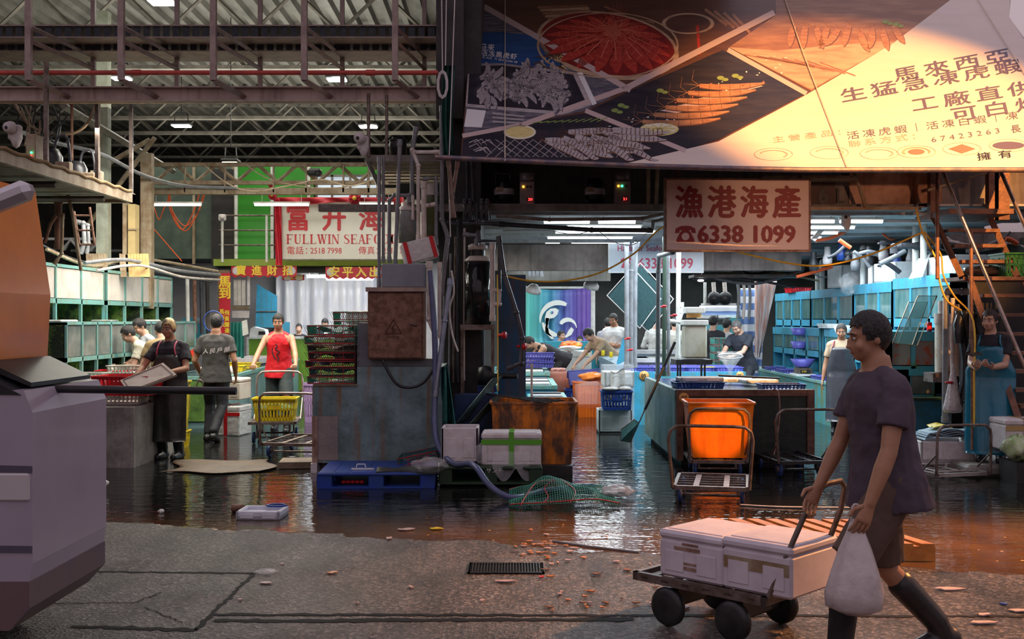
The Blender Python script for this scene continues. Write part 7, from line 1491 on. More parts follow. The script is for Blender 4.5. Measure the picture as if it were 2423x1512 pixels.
for i, (u, v) in enumerate(((1525, 835), (1525, 855))): MB(pm('grey_film_pack', (.42, .42, .44), (.30, .30, .32), 6, .3, 0, .4, 20)).bb(S(u - 30, v + 9, 19 - i), S(u + 70, v - 8, 19.6 - i), bev=.06).solo('wrapped_bundle', ('grey plastic wrapped bundle behind the violet baskets, upper', 'grey plastic wrapped bundle behind the violet baskets, lower')[i], 'bundle')
# tank racks on the right wall
for i, (y1, y0) in enumerate(((16.1, 14.0), (17.95, 16.15), (20.5, 18.0), (23.3, 20.55))):
    z1 = (2.20, 2.17, 2.15, 2.15)[i]; tank_unit('upper blue fish tank along the right wall, ' + ('nearest the stairs', 'second from the stairs', 'third from the stairs', 'farthest from the stairs')[i], (5.58, y1, 1.28), R(-90), y1 - y0, z1 - 1.28, .6, (3, 3, 3, 4)[i], BLUEP, GLASS_T, hollow=.32, group='upper blue tanks on the right', b=.075)
for i, (y1, y0) in enumerate(((15.6, 14.2), (18.3, 15.9), (21.9, 18.6))): tank_unit('lower blue fish tank along the right wall, ' + ('behind the man in the grey apron', 'in the middle below the white lids', 'farthest one left of the blue scale')[i], (5.2, y1, .66), R(-90), y1 - y0, .80, .36, (2, 3, 4)[i], BLUEP, GLASS_T, hollow=.46, group='lower blue tanks on the right', b=.065)
MB(DARK).bb((5.60, 14.0, 0), (6.2, 23.3, 1.27)).solo('rack_core', 'dark core behind the right tank racks', 'rack')
r = thing('low_basin', 'long low blue green basin with rust stains before the right tanks', 'basin', (5, 19, 0)); MB(pm('stained_aqua_basin', (.07, .32, .36), (.13, .20, .06), 4.5, .4, 0, .15, streak=(.30, .15, .02), streak_amt=.9, lo=.45, hi=.7)).bb((4.82, 15.6, 0), (5.2, 22.2, .62)).build('basin_wall', r); MB(TEAL).bb((4.80, 15.6, .62), (4.88, 22.2, .66)).build('rim', r); MB(WATER).bb((4.9, 15.7, .61), (5.2, 22.1, .635)).build('water', r)
for i, (u, y) in enumerate(((1902, 17.6), (1835, 19.9), (1812, 20.9))): crate('crate', 'flat violet crate on the low basin, ' + ('nearest one', 'middle one', 'farthest one')[i], 'crate', (5.0, y, .64), R(90), .55, .30, .08, CRPURP, 'violet crates on the low basin')
r = thing('weighing_scale', 'kitchen scale with a violet bowl on the low basin', 'scale', (5.0, 18.9, .65)); MB(FOAMC).box((5.0, 18.9, .67), (.34, .5, .04), bev=.01).build('board', r); MB(STEEL).slab([(4.88, 18.72, .69), (5.12, 18.72, .69), (5.1, 18.72, .79), (4.9, 18.72, .79)], (0, .36, 0)).build('scale_body', r); MB(BLACK).bb((4.91, 18.70, .71), (5.08, 18.72, .76)).build('display', r); q = MB(GOLD); q.text('0.00', V((4.93, 18.69, .72)), V((.045, 0, 0)), V((0, 0, .045))); q.build('digits', r)
MB(CRPURP).lathe((5.0, 18.9, .80), [(0, 0), (.12, 0), (.20, .14), (.21, .14), (.13, .01)], n=24).solo('bowl', 'violet bowl on the kitchen scale', 'bowl')
for i, (u, y, z, m_) in enumerate(((0, 17.0, 1.40, CLOUDY), (0, 19.6, 1.34, CRPURP), (0, 19.6, 1.10, CRPURP))): MB(m_).lathe((5.12, y, z), [(0, 0), (.10, 0), (.14, .13), (.15, .13), (.11, .01)], n=20).solo('hanging_bowl', ('clear tub hooked to the lower tank near the bald man', 'upper violet bowl hooked between the lower tanks', 'lower violet bowl hooked between the lower tanks')[i], 'bowl')
for i in range(3): MB(FOAMC).box((5.3, 18.2 + .05 * i, 1.485 + i * .026), (.30, .60, .022), bev=.008).solo('foam_sheet', f'white lid in the pile on the right lower tanks, {ORD[i]} from the bottom', 'lid', 'white lids on the right tanks')
# front facing tank and basin near the stairs
tank_unit('front facing blue tank with reddish crabs under the drink can', (X_(2106, 13.6), 13.6, 1.0), 0, .58, .46, .5, 2, pm('mossy_blue_paint', (.06, .34, .44), (.10, .26, .05), 5, .45, lo=.5, hi=.7), pm('crab_glass', (.24, .22, .20), (.40, .10, .05), 7, .1, lo=.5, hi=.62), b=.055)
tank_unit('open lower cell under the crab tank', (X_(2150, 13.6), 13.6, .66), 0, .34, .34, .5, 1, pm('mossy_blue_paint', (.06, .34, .44), (.10, .26, .05), 5), GLASS_D, b=.04)
r = thing('blue_trough', 'deep blue stained trough below the crab tank', 'trough', (5.0, 13.6, 0)); MB(pm('deep_blue_trough', (.015, .12, .20), (.02, .07, .08), 3.5, .4, 0, .15, streak=(.03, .10, .07))).bb((X_(2125, 13.3), 13.3, 0), (X_(2245, 13.3), 14.1, .66)).build('trough_body', r); MB(MOSS).bb((X_(2125, 13.3), 13.28, .64), (X_(2245, 13.3), 13.6, .67)).build('rim', r)
MB(CRYEL).bb((X_(2132, 13.3), 13.4, .67), (X_(2150, 13.3), 13.55, .77)).solo('yellow_cup', 'small yellow tub on the deep blue trough', 'tub')
r = thing('drink_can', 'red drink can standing on the crab tank', 'can', (X_(2199, 13.7), 13.7, 1.47)); MB(CRRED).lathe((X_(2199, 13.7), 13.7, 1.47), [(0, 0), (.028, 0), (.033, .01), (.033, .10), (.027, .115), (0, .115)], n=18).build('can_body', r); MB(STEEL).lathe((X_(2199, 13.7), 13.7, 1.583), [(0, .003), (.027, .003), (.029, -.004)], n=18).build('lid', r)
for i, (u0, v0, u1, v1) in enumerate(((2112, 812, 2150, 715), (2124, 814, 2172, 700))):
    A, B_ = S(u0, v0, 13.3 + i * .1), S(u1, v1, 13.9); r = thing('leaning_net', ('wire net frame leaning on the crab tank, left one', 'wire net frame leaning on the crab tank, right one')[i], 'net', A); C_, D_ = B_ + V((.24, 0, 0)), A + V((.24, 0, -.02)); MB(pm('dim_net_sheet', (.03, .12, .12), (.05, .18, .16), 30, .6, alpha=.42)).slab([A, B_, C_, D_], (0, .006, 0)).build('netting', r); MB(CREAM_STEEL).tube([A, B_, C_, D_], .007, n=5, closed=True).build('frame', r)
# things on top of the tanks
foam_box('foam_box', 'white foam box on the tanks wrapped in a clear bag', (5.75, 18.8, 2.16), R(-80), .55, .5, .38, FOAMC, lid=False); plastic_bag('clear bag hanging on the tank top foam box', (5.5, 17.9, 2.0), .16, .36, CLEAR, seed=21)
foam_box('foam_box', 'long white foam box on the tanks behind the leaning lid', (5.9, 16.7, 2.18), R(-86), .8, .5, .30, FOAMC, lid=False); foam_box('foam_box', 'white foam box on the tanks nearest the stairs', (5.95, 14.6, 2.2), R(-86), .8, .5, .26, FOAMC, lid=False)
MB(FOAMC).slab([S(2152, 660, 14.8), S(2183, 655, 14.8), S(2202, 600, 15.0), S(2175, 612, 15.0)], (0, .03, .0)).solo('foam_slab', 'white foam lid leaning upright on the tank top', 'lid')
crate('crate', 'flat red crate on the far tank top', 'crate', (5.7, 21.9, 2.15), R(90), .60, .4, .10, CRRED)
for i, (y, h, m_) in enumerate(((20.2, .50, PVCW), (19.9, .50, PVCW), (17.6, .60, PVCW), (17.2, .50, PVCW), (15.3, .95, PVCW), (15.0, .75, PVCW))): MB(m_).cyl((5.62, y, 2.16), (5.62, y, 2.16 + h), .045).ell((5.62, y, 2.16 + h), .05).solo('standpipe', f'white standpipe rising from the right tank tops, {ORD[i]} from the back', 'pipe', 'white standpipes on the right tanks')
pipes('pipework', 'dark elbow pipes joining the white standpipes', [([(2115, 600, 15.2), (2115, 585, 15.2), (2130, 582, 15.2), (2175, 582, 15.2)], .045, PVCD), ([(1924, 625, 20.1), (1924, 617, 20.1), (1960, 613, 20.1)], .05, PVCD), ([(2006, 620, 17.5), (2006, 600, 17.5), (2050, 598, 17.5)], .05, PVCD)])
rb = random.Random(9)
for i in range(40):
    u0 = rb.uniform(1920, 2400); v0 = rb.uniform(560, 650); u1 = u0 + rb.uniform(-90, 120); v1 = min(655, v0 + rb.uniform(-30, 40)); dd = rb.uniform(15.5, 19)
    cable('conduit', 'tangled conduit in the pipe thicket above the right tanks', [S(u0, v0, dd), S((u0 + u1) / 2, (v0 + v1) / 2 + rb.uniform(-6, 8), dd), S(u1, v1, dd)], rb.uniform(.012, .04), (PVC, PVCD, PVCL, PVC, OHOSE)[i % 5], 'conduit', 'tangled conduits above the right tanks')
for i in range(9):
    u = 1925 + i * 33; MB((PVCD, FOAM, CRBLUE, PVC)[i % 4]).lathe(S(u, 640 - 12 * (i % 3), 18 - i * .2), [(0, 0), (.07, 0), (.08, .1), (.05, .2), (.05, .3)], n=12).solo('filter_pot', f'small filter pot in the pipe thicket above the right tanks, {ORD[i]} from the left', 'filter', 'filter pots above the right tanks')
# tall filter column and post by the stairs
r = thing('filter_canister', 'rust stained white filter column on the right tank', 'filter', S(2232, 880, 13.0)); MB(pm('stained_column', (.60, .55, .46), (.32, .19, .08), 4, .4, lo=.5, hi=.66)).cyl(S(2232, 880, 13.0), S(2232, 760, 13.0), .095).build('column', r); q = MB(PVCL); q.cyl(S(2232, 765, 13.0), S(2232, 742, 13.0), .105); q.cyl(S(2232, 742, 13.0), S(2232, 712, 13.0), .06); q.build('cap', r)
MB(STEEL).bb(S(2208, 905, 12.9), S(2232, 880, 13.2)).solo('steel_ledge', 'steel shelf under the stained filter column', 'shelf')
pipes('pipework', 'tall dark post pipe left of the hanging raincoat', [([(2236, 1000, 12.2), (2238, 700, 12.2), (2242, 690, 12.2), (2290, 690, 12.2)], .034, PVC)]); pipes('pipework', 'pale pipes with netting wound round, left of the raincoat', [([(2253, 900, 12.1), (2255, 705, 12.1)], .022, PVCL), ([(2262, 890, 12.1), (2264, 720, 12.1)], .03, pm('tan_wrapped_pipe', (.50, .36, .26), (.36, .25, .18), 10, .6))])
r = thing('raincoat', 'black raincoat hanging beside the stairs', 'raincoat', S(2288, 960, 12)); q = MB(pm('black_oilskin', (.012, .012, .014), (.03, .03, .034), 5, .3, 0, .5, 9)); q.grid(lambda a, b: S(2272 + 42 * a + 8 * math.sin(b * 4) - (6 - 12 * a) * (1 - b), 955 - 220 * b, 11.95 - .12 * math.sin(a * 3.14) + .04 * math.sin(a * 16 + b * 4)), 20, 24, None, th=.03); q.build('coat_body', r); q = MB(pm('black_oilskin', (.012, .012, .014))); q.tube([S(2276, 740, 11.9), S(2268, 770, 11.85), S(2270, 812, 11.85)], [.05, .06, .05], n=10); q.build('sleeve', r)
r = thing('plastic_bag', 'white plastic bag of shells hanging on the pale pipe', 'bag', S(2255, 970, 11.9)); g = MB(pm('milky_bag', (.62, .58, .58), (.45, .42, .42), 8, .3, 0, .6, 30)); n = 20; pr = [(.012, 0), (.03, .10), (.055, .25), (.085, .42), (.10, .48), (.085, .52), (.0, .53)]; c = S(2256, 862, 11.9)
g.add([c + V((r0 * (1 + .15 * math.sin(5 * a)) * math.cos(a), r0 * math.sin(a) * .8, -z_)) for r0, z_ in pr for a in [6.2832 * i / n for i in range(n)]], [(j * n + i, j * n + (i + 1) % n, (j + 1) * n + (i + 1) % n, (j + 1) * n + i) for j in range(len(pr) - 1) for i in range(n)], None, True); g.build('bag_body', r)
MB(CRRED).ell(S(2246, 905, 11.85), (.05, .02, .015)).cyl(S(2246, 905, 11.85), S(2252, 905, 12), .012).solo('valve', 'red tap above the hanging bag of shells', 'valve')
foam_box('foam_box', 'wide foam box of blue rubber mats at the foot of the raincoat', (X_(2235, 11.9), 12.0, .09), R(-2), .58, .45, .22, FOAM, lid=False)
for i in range(5): MB(pm('blue_grey_mat_%d' % (i % 2), ((.26, .36, .42), (.20, .29, .36))[i % 2], None, rough=.6)).grid(lambda a, b: (X_(2190 + 3 * i, 11.8) + .52 * a, 11.82 + .34 * b, .315 + i * .020 + .045 * math.sin(a * 3.14) * (1 - .1 * i) + .012 * math.sin(a * 9 + i)), 16, 4, None, th=.014).solo('rubber_mat', f'blue grey mat bulging from the foam box, {ORD[i]} from the bottom', 'mat', 'blue grey mats in the foam box')
MB(CRYEL).grid(lambda a, b: (X_(2218, 11.8) + .2 * a, 11.9 + .2 * b, .47 - .05 * abs(a - .5) + .01 * math.sin(b * 8)), 8, 6, None, th=.008).solo('yellow_cloth', 'yellow rubber glove on the blue grey mats', 'glove')
MB(FOAM).bb((X_(2150, 11.6), 11.75, 0), (X_(2330, 11.6), 12.4, .085)).solo('foam_slab', 'dirty pallet slab under the foam box of mats', 'slab')
crate('crate', 'red crate with holes behind the man with the phone', 'crate', (X_(2322, 12.6), 12.6, 1.08), 0, .22, .3, .34, CRRED); MB(DARK).bb((X_(2295, 12.6), 12.45, 0), (X_(2345, 12.6), 12.8, 1.07)).solo('crate_stand', 'dark stand below the red crate by the stairs', 'stand')
cable('pole', 'thin brown pole standing between raincoat and blue apron', [S(2300, 1065, 11.5), S(2300, 740, 11.6)], .014, RUST, 'pole', sub=1)
MB(CONC).bb((X_(2290, 11.3), 11.3, 0), (6.6, 12.9, .12), bev=.03).solo('kerb', 'rough concrete kerb under the man in the blue apron', 'kerb')
foam_box('foam_box', 'taped foam box with greens cut by the right edge', (X_(2428, 11), 11.2, .30), 0, .40, .4, .32, FOAM, tape=pm('tan_tape', (.42, .28, .12), None, rough=.4)); plastic_bag('clear bag of green leaves before the taped foam box', (X_(2412, 10.9), 10.95, .20), .14, .26, pm('leafy_bag', (.55, .62, .45), (.30, .48, .14), 9, .3, 0, .4, 20), seed=31); MB(DARK).bb((X_(2390, 11), 10.85, 0), (5.9, 11.25, .20)).solo('box_stand', 'dark low stand under the right foam box', 'stand')
# steep rusty stairs
SR = pm('rust_red_stair', (.24, .12, .08), (.13, .065, .05), 8, .6, .3, .25, 40)
r = thing('steel_stairs', 'steep rusty steel stairs climbing at the right edge', 'stairs', S(2360, 1000, 12)); q = MB(SR)
def plank(q, a, b, w, t=.02): q.tube([a, b], [w, w], n=4, smooth=False)
for a, b, d0, d1 in (((2212, 520), (2276, 656), 12.3, 11.9), ((2345, 520), (2408, 656), 12.3, 11.9), ((2296, 662), (2410, 990), 11.9, 11.3), ((2425, 662), (2540, 990), 11.9, 11.3)): plank(q, S(*a, d0), S(*b, d1), .045)
q.build('stringer', r)
for i, (v, u0, u1) in enumerate(((547, 2235, 2355), (583, 2250, 2370), (620, 2266, 2386), (660, 2290, 2430), (700, 2318, 2440), (745, 2330, 2455), (790, 2345, 2470), (835, 2360, 2480), (878, 2378, 2490), (922, 2392, 2500), (960, 2404, 2510))): dd = 12.2 - i * .08; MB(SR).bb((X_(u0, dd), dd - .12, Z_(v + 4, dd)), (X_(u1, dd), dd + .12, Z_(v - 4, dd))).build('tread', r)
MB(SR).bb((X_(2220, 12.2), 11.9, Z_(512, 12.2)), (X_(2370, 12.2), 12.9, Z_(500, 12.2))).build('landing', r); MB(SR).bb((X_(2270, 12), 11.9, Z_(664, 12)), (X_(2470, 12), 12.5, Z_(655, 12))).build('landing', r)
for a, b in (((2228, 400), (2440, 905)), ((2366, 400), (2470, 640))): MB(ALU).cyl(S(*a, 11.6), S(*b, 10.9), .020).build('handrail', r)
for u, v0, v1 in ((2218, 400, 660), (2298, 545, 870), (2298, 870, 1060)): MB(SR).cyl(S(u, v0, 11.9), S(u, v1, 11.6), .020).build('rail_post', r)
for i, (u, w) in enumerate(((2202, 12), (2340, 14), (2354, 26))): MB(SR).bb(S(u, 520, 12.4), S(u + w, 400, 12.5)).solo('stair_post', f'rust red upright of the upper stair cage, {ORD[i]} from the left', 'post', 'uprights of the upper stair cage')
MB(CREAM_STEEL).cyl(S(2195, 450, 12.3), S(2335, 408, 12.3), .018).solo('stair_brace', 'pale brace crossing the upper stair cage', 'brace')
crate('crate', 'green basket hanging at the right edge by the stairs', 'crate', (X_(2412, 12), 12.1, Z_(655, 12)), 0, .40, .4, .26, CRGRN); plastic_bag('grey brown sack lying on the stair landing', (X_(2345, 12.2), 12.25, Z_(655, 12.2)), .17, .12, pm('murky_sack', (.20, .17, .14), (.12, .11, .09), 5, .3, 0, .5, 12), seed=33, sq=1.8)
MB(MZ).bb((X_(2195, 13.0), 13.0, 2.9), (8.6, 13.1, 3.9)).solo('dark_cladding', 'dark boarding behind the upper stairs', 'panel')
MB(DARK).bb((X_(2290, 13.1), 13.0, 0), (8.6, 13.1, 2.2)).solo('dark_screen', 'dark screen behind the lower stairs', 'screen')
# trolleys in front
t4 = trolley('trolley', 'empty flat trolley nearest the street, wheels in the water', (X_(1679, 9.6), 9.55, 0), R(-12), .66, .86, .15, .70, lean=.08, handle=STEEL, flare=.03)
trolley('trolley', 'trolley carrying the bright orange tub', (X_(1703, 11.2), 11.25, 0), R(-4), .58, .80, .16, .71, lean=.06, handle=STEEL, flare=.02)
ribbed_tub('storage_tub', 'bright orange square tub standing on a trolley', (X_(1701, 11.6), 11.66, .18), R(-3), .70, .56, .58, pm('glowing_orange_tub', (.95, .22, .005), (.85, .17, .005), 4, .35, streak=(.45, .07, .01), streak_amt=.4), taper=.16, ribs=3)
trolley('trolley', 'dark trolley with a wide handle right of the orange tub', (X_(1905, 11.2), 11.2, 0), R(8), .56, .85, .16, .71, lean=.10, handle=STEEL, mat=BLACK, flare=.06)
trolley('trolley', 'pale barred trolley resting before the foam box at the right', (X_(2275, 11.1), 11.05, 0), R(14), .62, .80, .06, .56, lean=.02, handle=STEEL, mat=pm('pale_worn_bar', (.42, .38, .36), (.28, .24, .22), 8, .4, .5), wheels=(2,))
cable('rope', 'thin reddish rope lying over the edge of basin 07', [S(1830, 921, 12.15), S(1842, 930, 12.1), S(1845, 980, 12.1), S(1838, 1040, 12.0), S(1828, 1090, 11.8)], .008, RUSTLIGHT, 'rope')
# ================================================================ STREET FOREGROUND
# wooden pallet
r = thing('wooden_pallet', 'orange lit wooden slat pallet lying in the puddle behind the foam boxes', 'pallet', (1.95, 7.75, 0), R(0))
A = V((X_(1678, 8.3), 8.3, .12)); dv = V((.30, -1.0, 0)).normalized() * .95; wv = V((1.0, -.04, 0)).normalized()
for i in range(8):
    p = A + wv * .14 * i; MB(WOOD).slab([p, p + wv * .085, p + wv * .085 + dv, p + dv], (0, 0, -.018)).build('slat', r)
for k_ in (.04, .5, .93): MB(WOOD).slab([A + dv * k_ - V((0, 0, .018)), A + dv * k_ + wv * 1.07 - V((0, 0, .018)), A + dv * (k_ + .07) + wv * 1.07 - V((0, 0, .018)), A + dv * (k_ + .07) - V((0, 0, .018))], (0, 0, -.10)).build('bearer', r)
# the pulled cart
ca = V((X_(1495, 6.0), 5.95, 0)); cb = V((X_(1815, 5.35), 5.38, 0)); ax = (cb - ca).normalized(); L_ = (cb - ca).length; ay = V((-ax.y, ax.x, 0)); rz = math.atan2(ax.y, ax.x); hz = .235; Wd = .50
r = thing('hand_cart', 'hand cart with two foam boxes pushed across the wet road', 'cart', ca, rz)
q = MB(STEEL); q.box((L_ / 2, .015, hz), (L_, .03, .045)); q.box((L_ / 2, Wd, hz), (L_, .03, .045)); q.box((.015, Wd / 2, hz), (.03, Wd, .045)); q.box((L_ - .015, Wd / 2, hz), (.03, Wd, .045)); q.build('deck_frame', r, world=False)
q = MB(STEEL)
for i in range(6): q.box((.08 + i * (L_ - .1) / 5.5, Wd / 2, hz), (.05, Wd, .012))
q.build('deck', r, world=False)
for x in (.22, L_ - .20): q = MB(BLACK); q.cyl((x, .0, .10), (x, Wd, .10), .014); q.box((x, Wd / 2, .16), (.05, Wd * .7, .11)); q.build('axle', r, world=False)
for x in (.22, L_ - .20):
    for y in (.02, Wd - .02): w = MB(BLACK); w.lathe((x, y, .103), [(.0, -.028), (.075, -.030), (.095, -.022), (.103, -.01), (.103, .01), (.095, .022), (.075, .030), (0, .028)], n=28, axis=(0, 1, 0)); w.build('wheel', r, world=False)
q = MB(STEEL); hx = L_ + .01; pts = [(hx - .02, .03, hz), (hx + .16, .06, .66), (hx + .20, .10, .78), (hx + .22, .18, .82), (hx + .22, Wd - .18, .82), (hx + .20, Wd - .10, .78), (hx + .16, Wd - .06, .66), (hx - .02, Wd - .03, hz)]; q.tube(pts, .014, n=8); q.build('handle', r, world=False)
for i, (x, w, dz) in enumerate(((.36, .40, 0), (.79 - .03, .40, .012))):
    c = ca + ax * x * .98 + ay * (Wd * .52); lab = ('left foam box with red print on the pushed hand cart', 'right foam box with a cream tape band on the pushed hand cart')[i]
    b_ = foam_box('foam_box', lab, (c.x, c.y, hz + .023), rz, w, .46, .25 + dz, pm('mauve_white_foam', (.66, .60, .66), (.56, .50, .56), 7, .6), tape=None)
    q = MB(CREAM_STEEL if i else RUSTLIGHT)
    if i: q.box((0, -.232, .14), (.37, .004, .06))
    else:
        for k_ in range(2): q.box((-.02, -.232, .06 + k_ * .10), (.16, .003, .018)); q.box((.0, -.232, .085 + k_ * .10), (.10, .003, .012))
    q.build(('red_print', 'tape_band')[i], b_, world=False)
plastic_bag('dark green bag tucked at the right end of the hand cart', tuple(ca + ax * (L_ + .02) + ay * .22 + V((0, 0, .26))), .07, .2, pm('dull_bag', (.22, .20, .18), (.10, .10, .08), 8, .4), seed=41)
# the pale vehicle at the left edge, at rest
VX, VY = -2.16, 4.95
PALE = pm('mauve_white_body_paint', (.40, .35, .42), (.34, .29, .36), .8, .35, .0, 0, coat=.3); OCH = pm('cab_painted_reflection', (.85, .27, .03), (.60, .19, .03), .9, .35, coat=.3)  # cab orange is a sun reflection on its glass, put into the colour
r = thing('delivery_van', 'pale mauve van with a painted orange reflection on its cab and black front bar at the left edge', 'van', (VX - .8, VY + .6, 0))
def side(pts, x0_off, mat, y0, y1, name, inset=0):
    m_ = MB(mat); m_.slab([V((VX + a, y0, b)) for a, b in pts], (0, y1 - y0, 0)); m_.build(name, r)
side([(-1.6, .30), (-.12, .30), (-.02, .40), (.0, .52), (.0, 1.20), (-.04, 1.30), (-1.6, 1.34)], 0, PALE, VY, VY + .9, 'lower_body')
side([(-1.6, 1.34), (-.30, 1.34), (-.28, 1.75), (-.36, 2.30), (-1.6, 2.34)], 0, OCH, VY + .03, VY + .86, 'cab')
side([(-1.6, 1.31), (-.05, 1.28), (-.28, 1.40), (-1.6, 1.42)], 0, BLACK, VY - .006, VY + .88, 'window_trim')
side([(-.26, 1.43), (-.05, 1.33), (-.05, 1.31), (-.27, 1.40)], 0, BLACK, VY + .1, VY + .8, 'wiper_cowl')
side([(-1.6, .22), (-.10, .22), (-.01, .32), (-.01, .44), (-1.6, .44)], 0, pm('dull_bumper', (.12, .09, .11), (.16, .10, .10), 2, .4), VY - .01, VY + .91, 'bumper')
side([(-1.6, 1.0), (-.001, .96), (-.001, .93), (-1.6, .96)], 0, pm('dark_trim_line', (.09, .08, .12), None, rough=.4), VY - .006, VY + .905, 'trim_line')
q = MB(BLACK); q.lathe((VX - .55, VY + .02, .30), [(0, -.10), (.20, -.10), (.30, -.08), (.30, .12), (0, .12)], n=32, axis=(0, 1, 0)); q.build('wheel', r)
q = MB(BLACK); q.lathe((VX - .55, VY + .8, .30), [(0, -.10), (.20, -.10), (.30, -.08), (.30, .12), (0, .12)], n=32, axis=(0, 1, 0)); q.build('wheel', r)
m_ = MB(pm('silver_mirror_shell', (.55, .52, .55), None, rough=.25, metal=.4)); m_.box((VX - .06, VY - .10, 2.16), (.22, .10, .09), bev=.03, rot=Euler((0, R(-22), 0))); m_.tube([(VX - .34, VY + .03, 2.08), (VX - .12, VY - .08, 2.12)], .018, n=6); m_.build('wing_mirror', r)
q = MB(BLACK); q.cyl((VX - .1, VY + .35, 1.285), (VX + .83, VY + .35, 1.275), .019, n=12); q.build('front_bar', r)
q = MB(pm('amber_lens', (.9, .35, .05), None, rough=.2, emis=(1, .35, .05), estr=1.2)); q.bb((VX - .55, VY - .012, 1.425), (VX - .32, VY, 1.440)); q.build('amber_strip', r)
q = MB(fl('headlamp_lens', (.55, .50, .52), .1)); q.bb((VX - .16, VY - .012, .80), (VX - .01, VY + .02, .93), bev=.01); q.build('headlamp', r)
side([(-1.6, .62), (-.001, .60), (-.001, .57), (-1.6, .58)], 0, pm('dark_trim_line', (.09, .08, .12)), VY - .006, VY + .905, 'sill_line')
# floor grate and scraps
r = thing('drain_grate', 'black slotted drain grate in the middle of the road', 'grate', (X_(1197, 7.25), 7.25, 0)); q = MB(BLACK); x0, x1 = X_(1110, 7.25), X_(1286, 7.25); y0, y1 = G(1359), G(1335)
q.bb((x0, y0, .002), (x1, y0 + .02, .012)); q.bb((x0, y1 - .02, .002), (x1, y1, .012)); q.bb((x0, y0, .002), (x0 + .015, y1, .012)); q.bb((x1 - .015, y0, .002), (x1, y1, .012)); q.bb((x0, y0, .001), (x1, y1, .004), pm('grate_void', (.003, .003, .003), None, rough=.9)); q.build('frame', r)
q = MB(pm('cast_iron', (.06, .055, .055), None, rough=.35, metal=.6))
for i in range(26): x = x0 + (x1 - x0) * (i + .5) / 26; q.bb((x - .004, y0 + .02, .004), (x + .004, y1 - .02, .012))
q.build('bars', r)
rb = random.Random(12); LEAF = pm('wet_orange_scrap', (.55, .22, .07), (.30, .12, .05), 20, .5); SCP = pm('pink_scrap', (.55, .40, .38), (.4, .28, .26), 20, .5)
def scrap(u, v, w, h, m_, lab, g=None):
    d = G(v); c = V((X_(u, d), d, .004)); k = d / F; n = 9; a0 = rb.uniform(0, 6); pts = [c + V((math.cos(6.283 * i / n) * w * k * rb.uniform(.5, 1) / 2, math.sin(6.283 * i / n) * h * k * 3.2 * rb.uniform(.5, 1) / 2, rb.uniform(0, .006))) for i in range(n)]
    return MB(m_).slab(pts, (0, 0, .006)).solo('litter_scrap', lab, 'litter', g)
for i in range(34): scrap(1225 + rb.gauss(60, 48), 1290 + rb.gauss(12, 16), rb.uniform(8, 26), rb.uniform(3, 7), LEAF if i % 3 else SCP, 'wet brown orange scrap in the cluster behind the drain grate', 'scraps behind the drain grate')
for i in range(26): scrap(rb.uniform(1290, 1560), rb.uniform(1330, 1460), rb.uniform(6, 30), rb.uniform(3, 7), (LEAF, RUST, SCP)[i % 3], 'small scrap on the road between the drain grate and the hand cart', 'scraps before the hand cart')
for i, (u, v, w, m_, lab) in enumerate(((1030, 1253, 42, CRYEL, 'bright yellow scrap at the puddle shore'), (960, 1255, 60, SCP, 'pale pink scrap left of the yellow one'), (785, 1358, 34, LEAF, 'thin orange strip lying on the road'), (630, 1382, 34, SCP, 'pale bone like scrap right of the paving slab corner'), (567, 1422, 14, SCP, 'small pale scrap below the paving slab corner'), (667, 1337, 10, SCP, 'tiny pale scrap right of the clear wrapper'), (1195, 1378, 70, SCP, 'long pink scrap below the drain grate'), (1282, 1369, 18, CRRED, 'small red scrap right of the drain grate'), (846, 1430, 12, SCP, 'pale scrap low in the middle of the road'), (972, 1392, 14, SCP, 'pale scrap left of the drain grate'), (1140, 1424, 18, SCP, 'flat pale scrap below the pink one'), (2247, 1397, 84, SCP, 'large pale scrap on the road right of the walker'), (2330, 1458, 34, SCP, 'crumpled pale scrap at the right joint'), (2375, 1432, 20, CRBLUE, 'small blue scrap at the right'), (2410, 1448, 60, SCP, 'flat pale scrap at the right edge'), (2325, 1477, 80, SCP, 'flat pink scrap below the right joint'), (920, 1276, 22, SCP, 'pale scrap at the dark shore'), (1625, 1440, 26, FOAM, 'grey scrap by the cart wheel'), (1485, 1352, 26, RUST, 'dark curl near the cart deck corner'))):
    scrap(u, v, w, 9 if w > 20 else 6, m_, lab)
cable('cord', 'pale cord lying across the puddle behind the trolley', [(X_(1755, 9.5), 9.55, .01), (X_(1850, 9.3), 9.45, .01), (X_(1950, 9.3), 9.42, .01), (X_(2040, 9.3), 9.4, .01)], .007, FOAM, 'cord')
cable('cord', 'pale strap in the wet beside the foot of the wooden pallet', [(X_(1310, 7.9), 8.0, .006), (X_(1400, 7.8), 7.8, .006), (X_(1510, 7.7), 7.62, .006)], .010, PVC, 'cord')

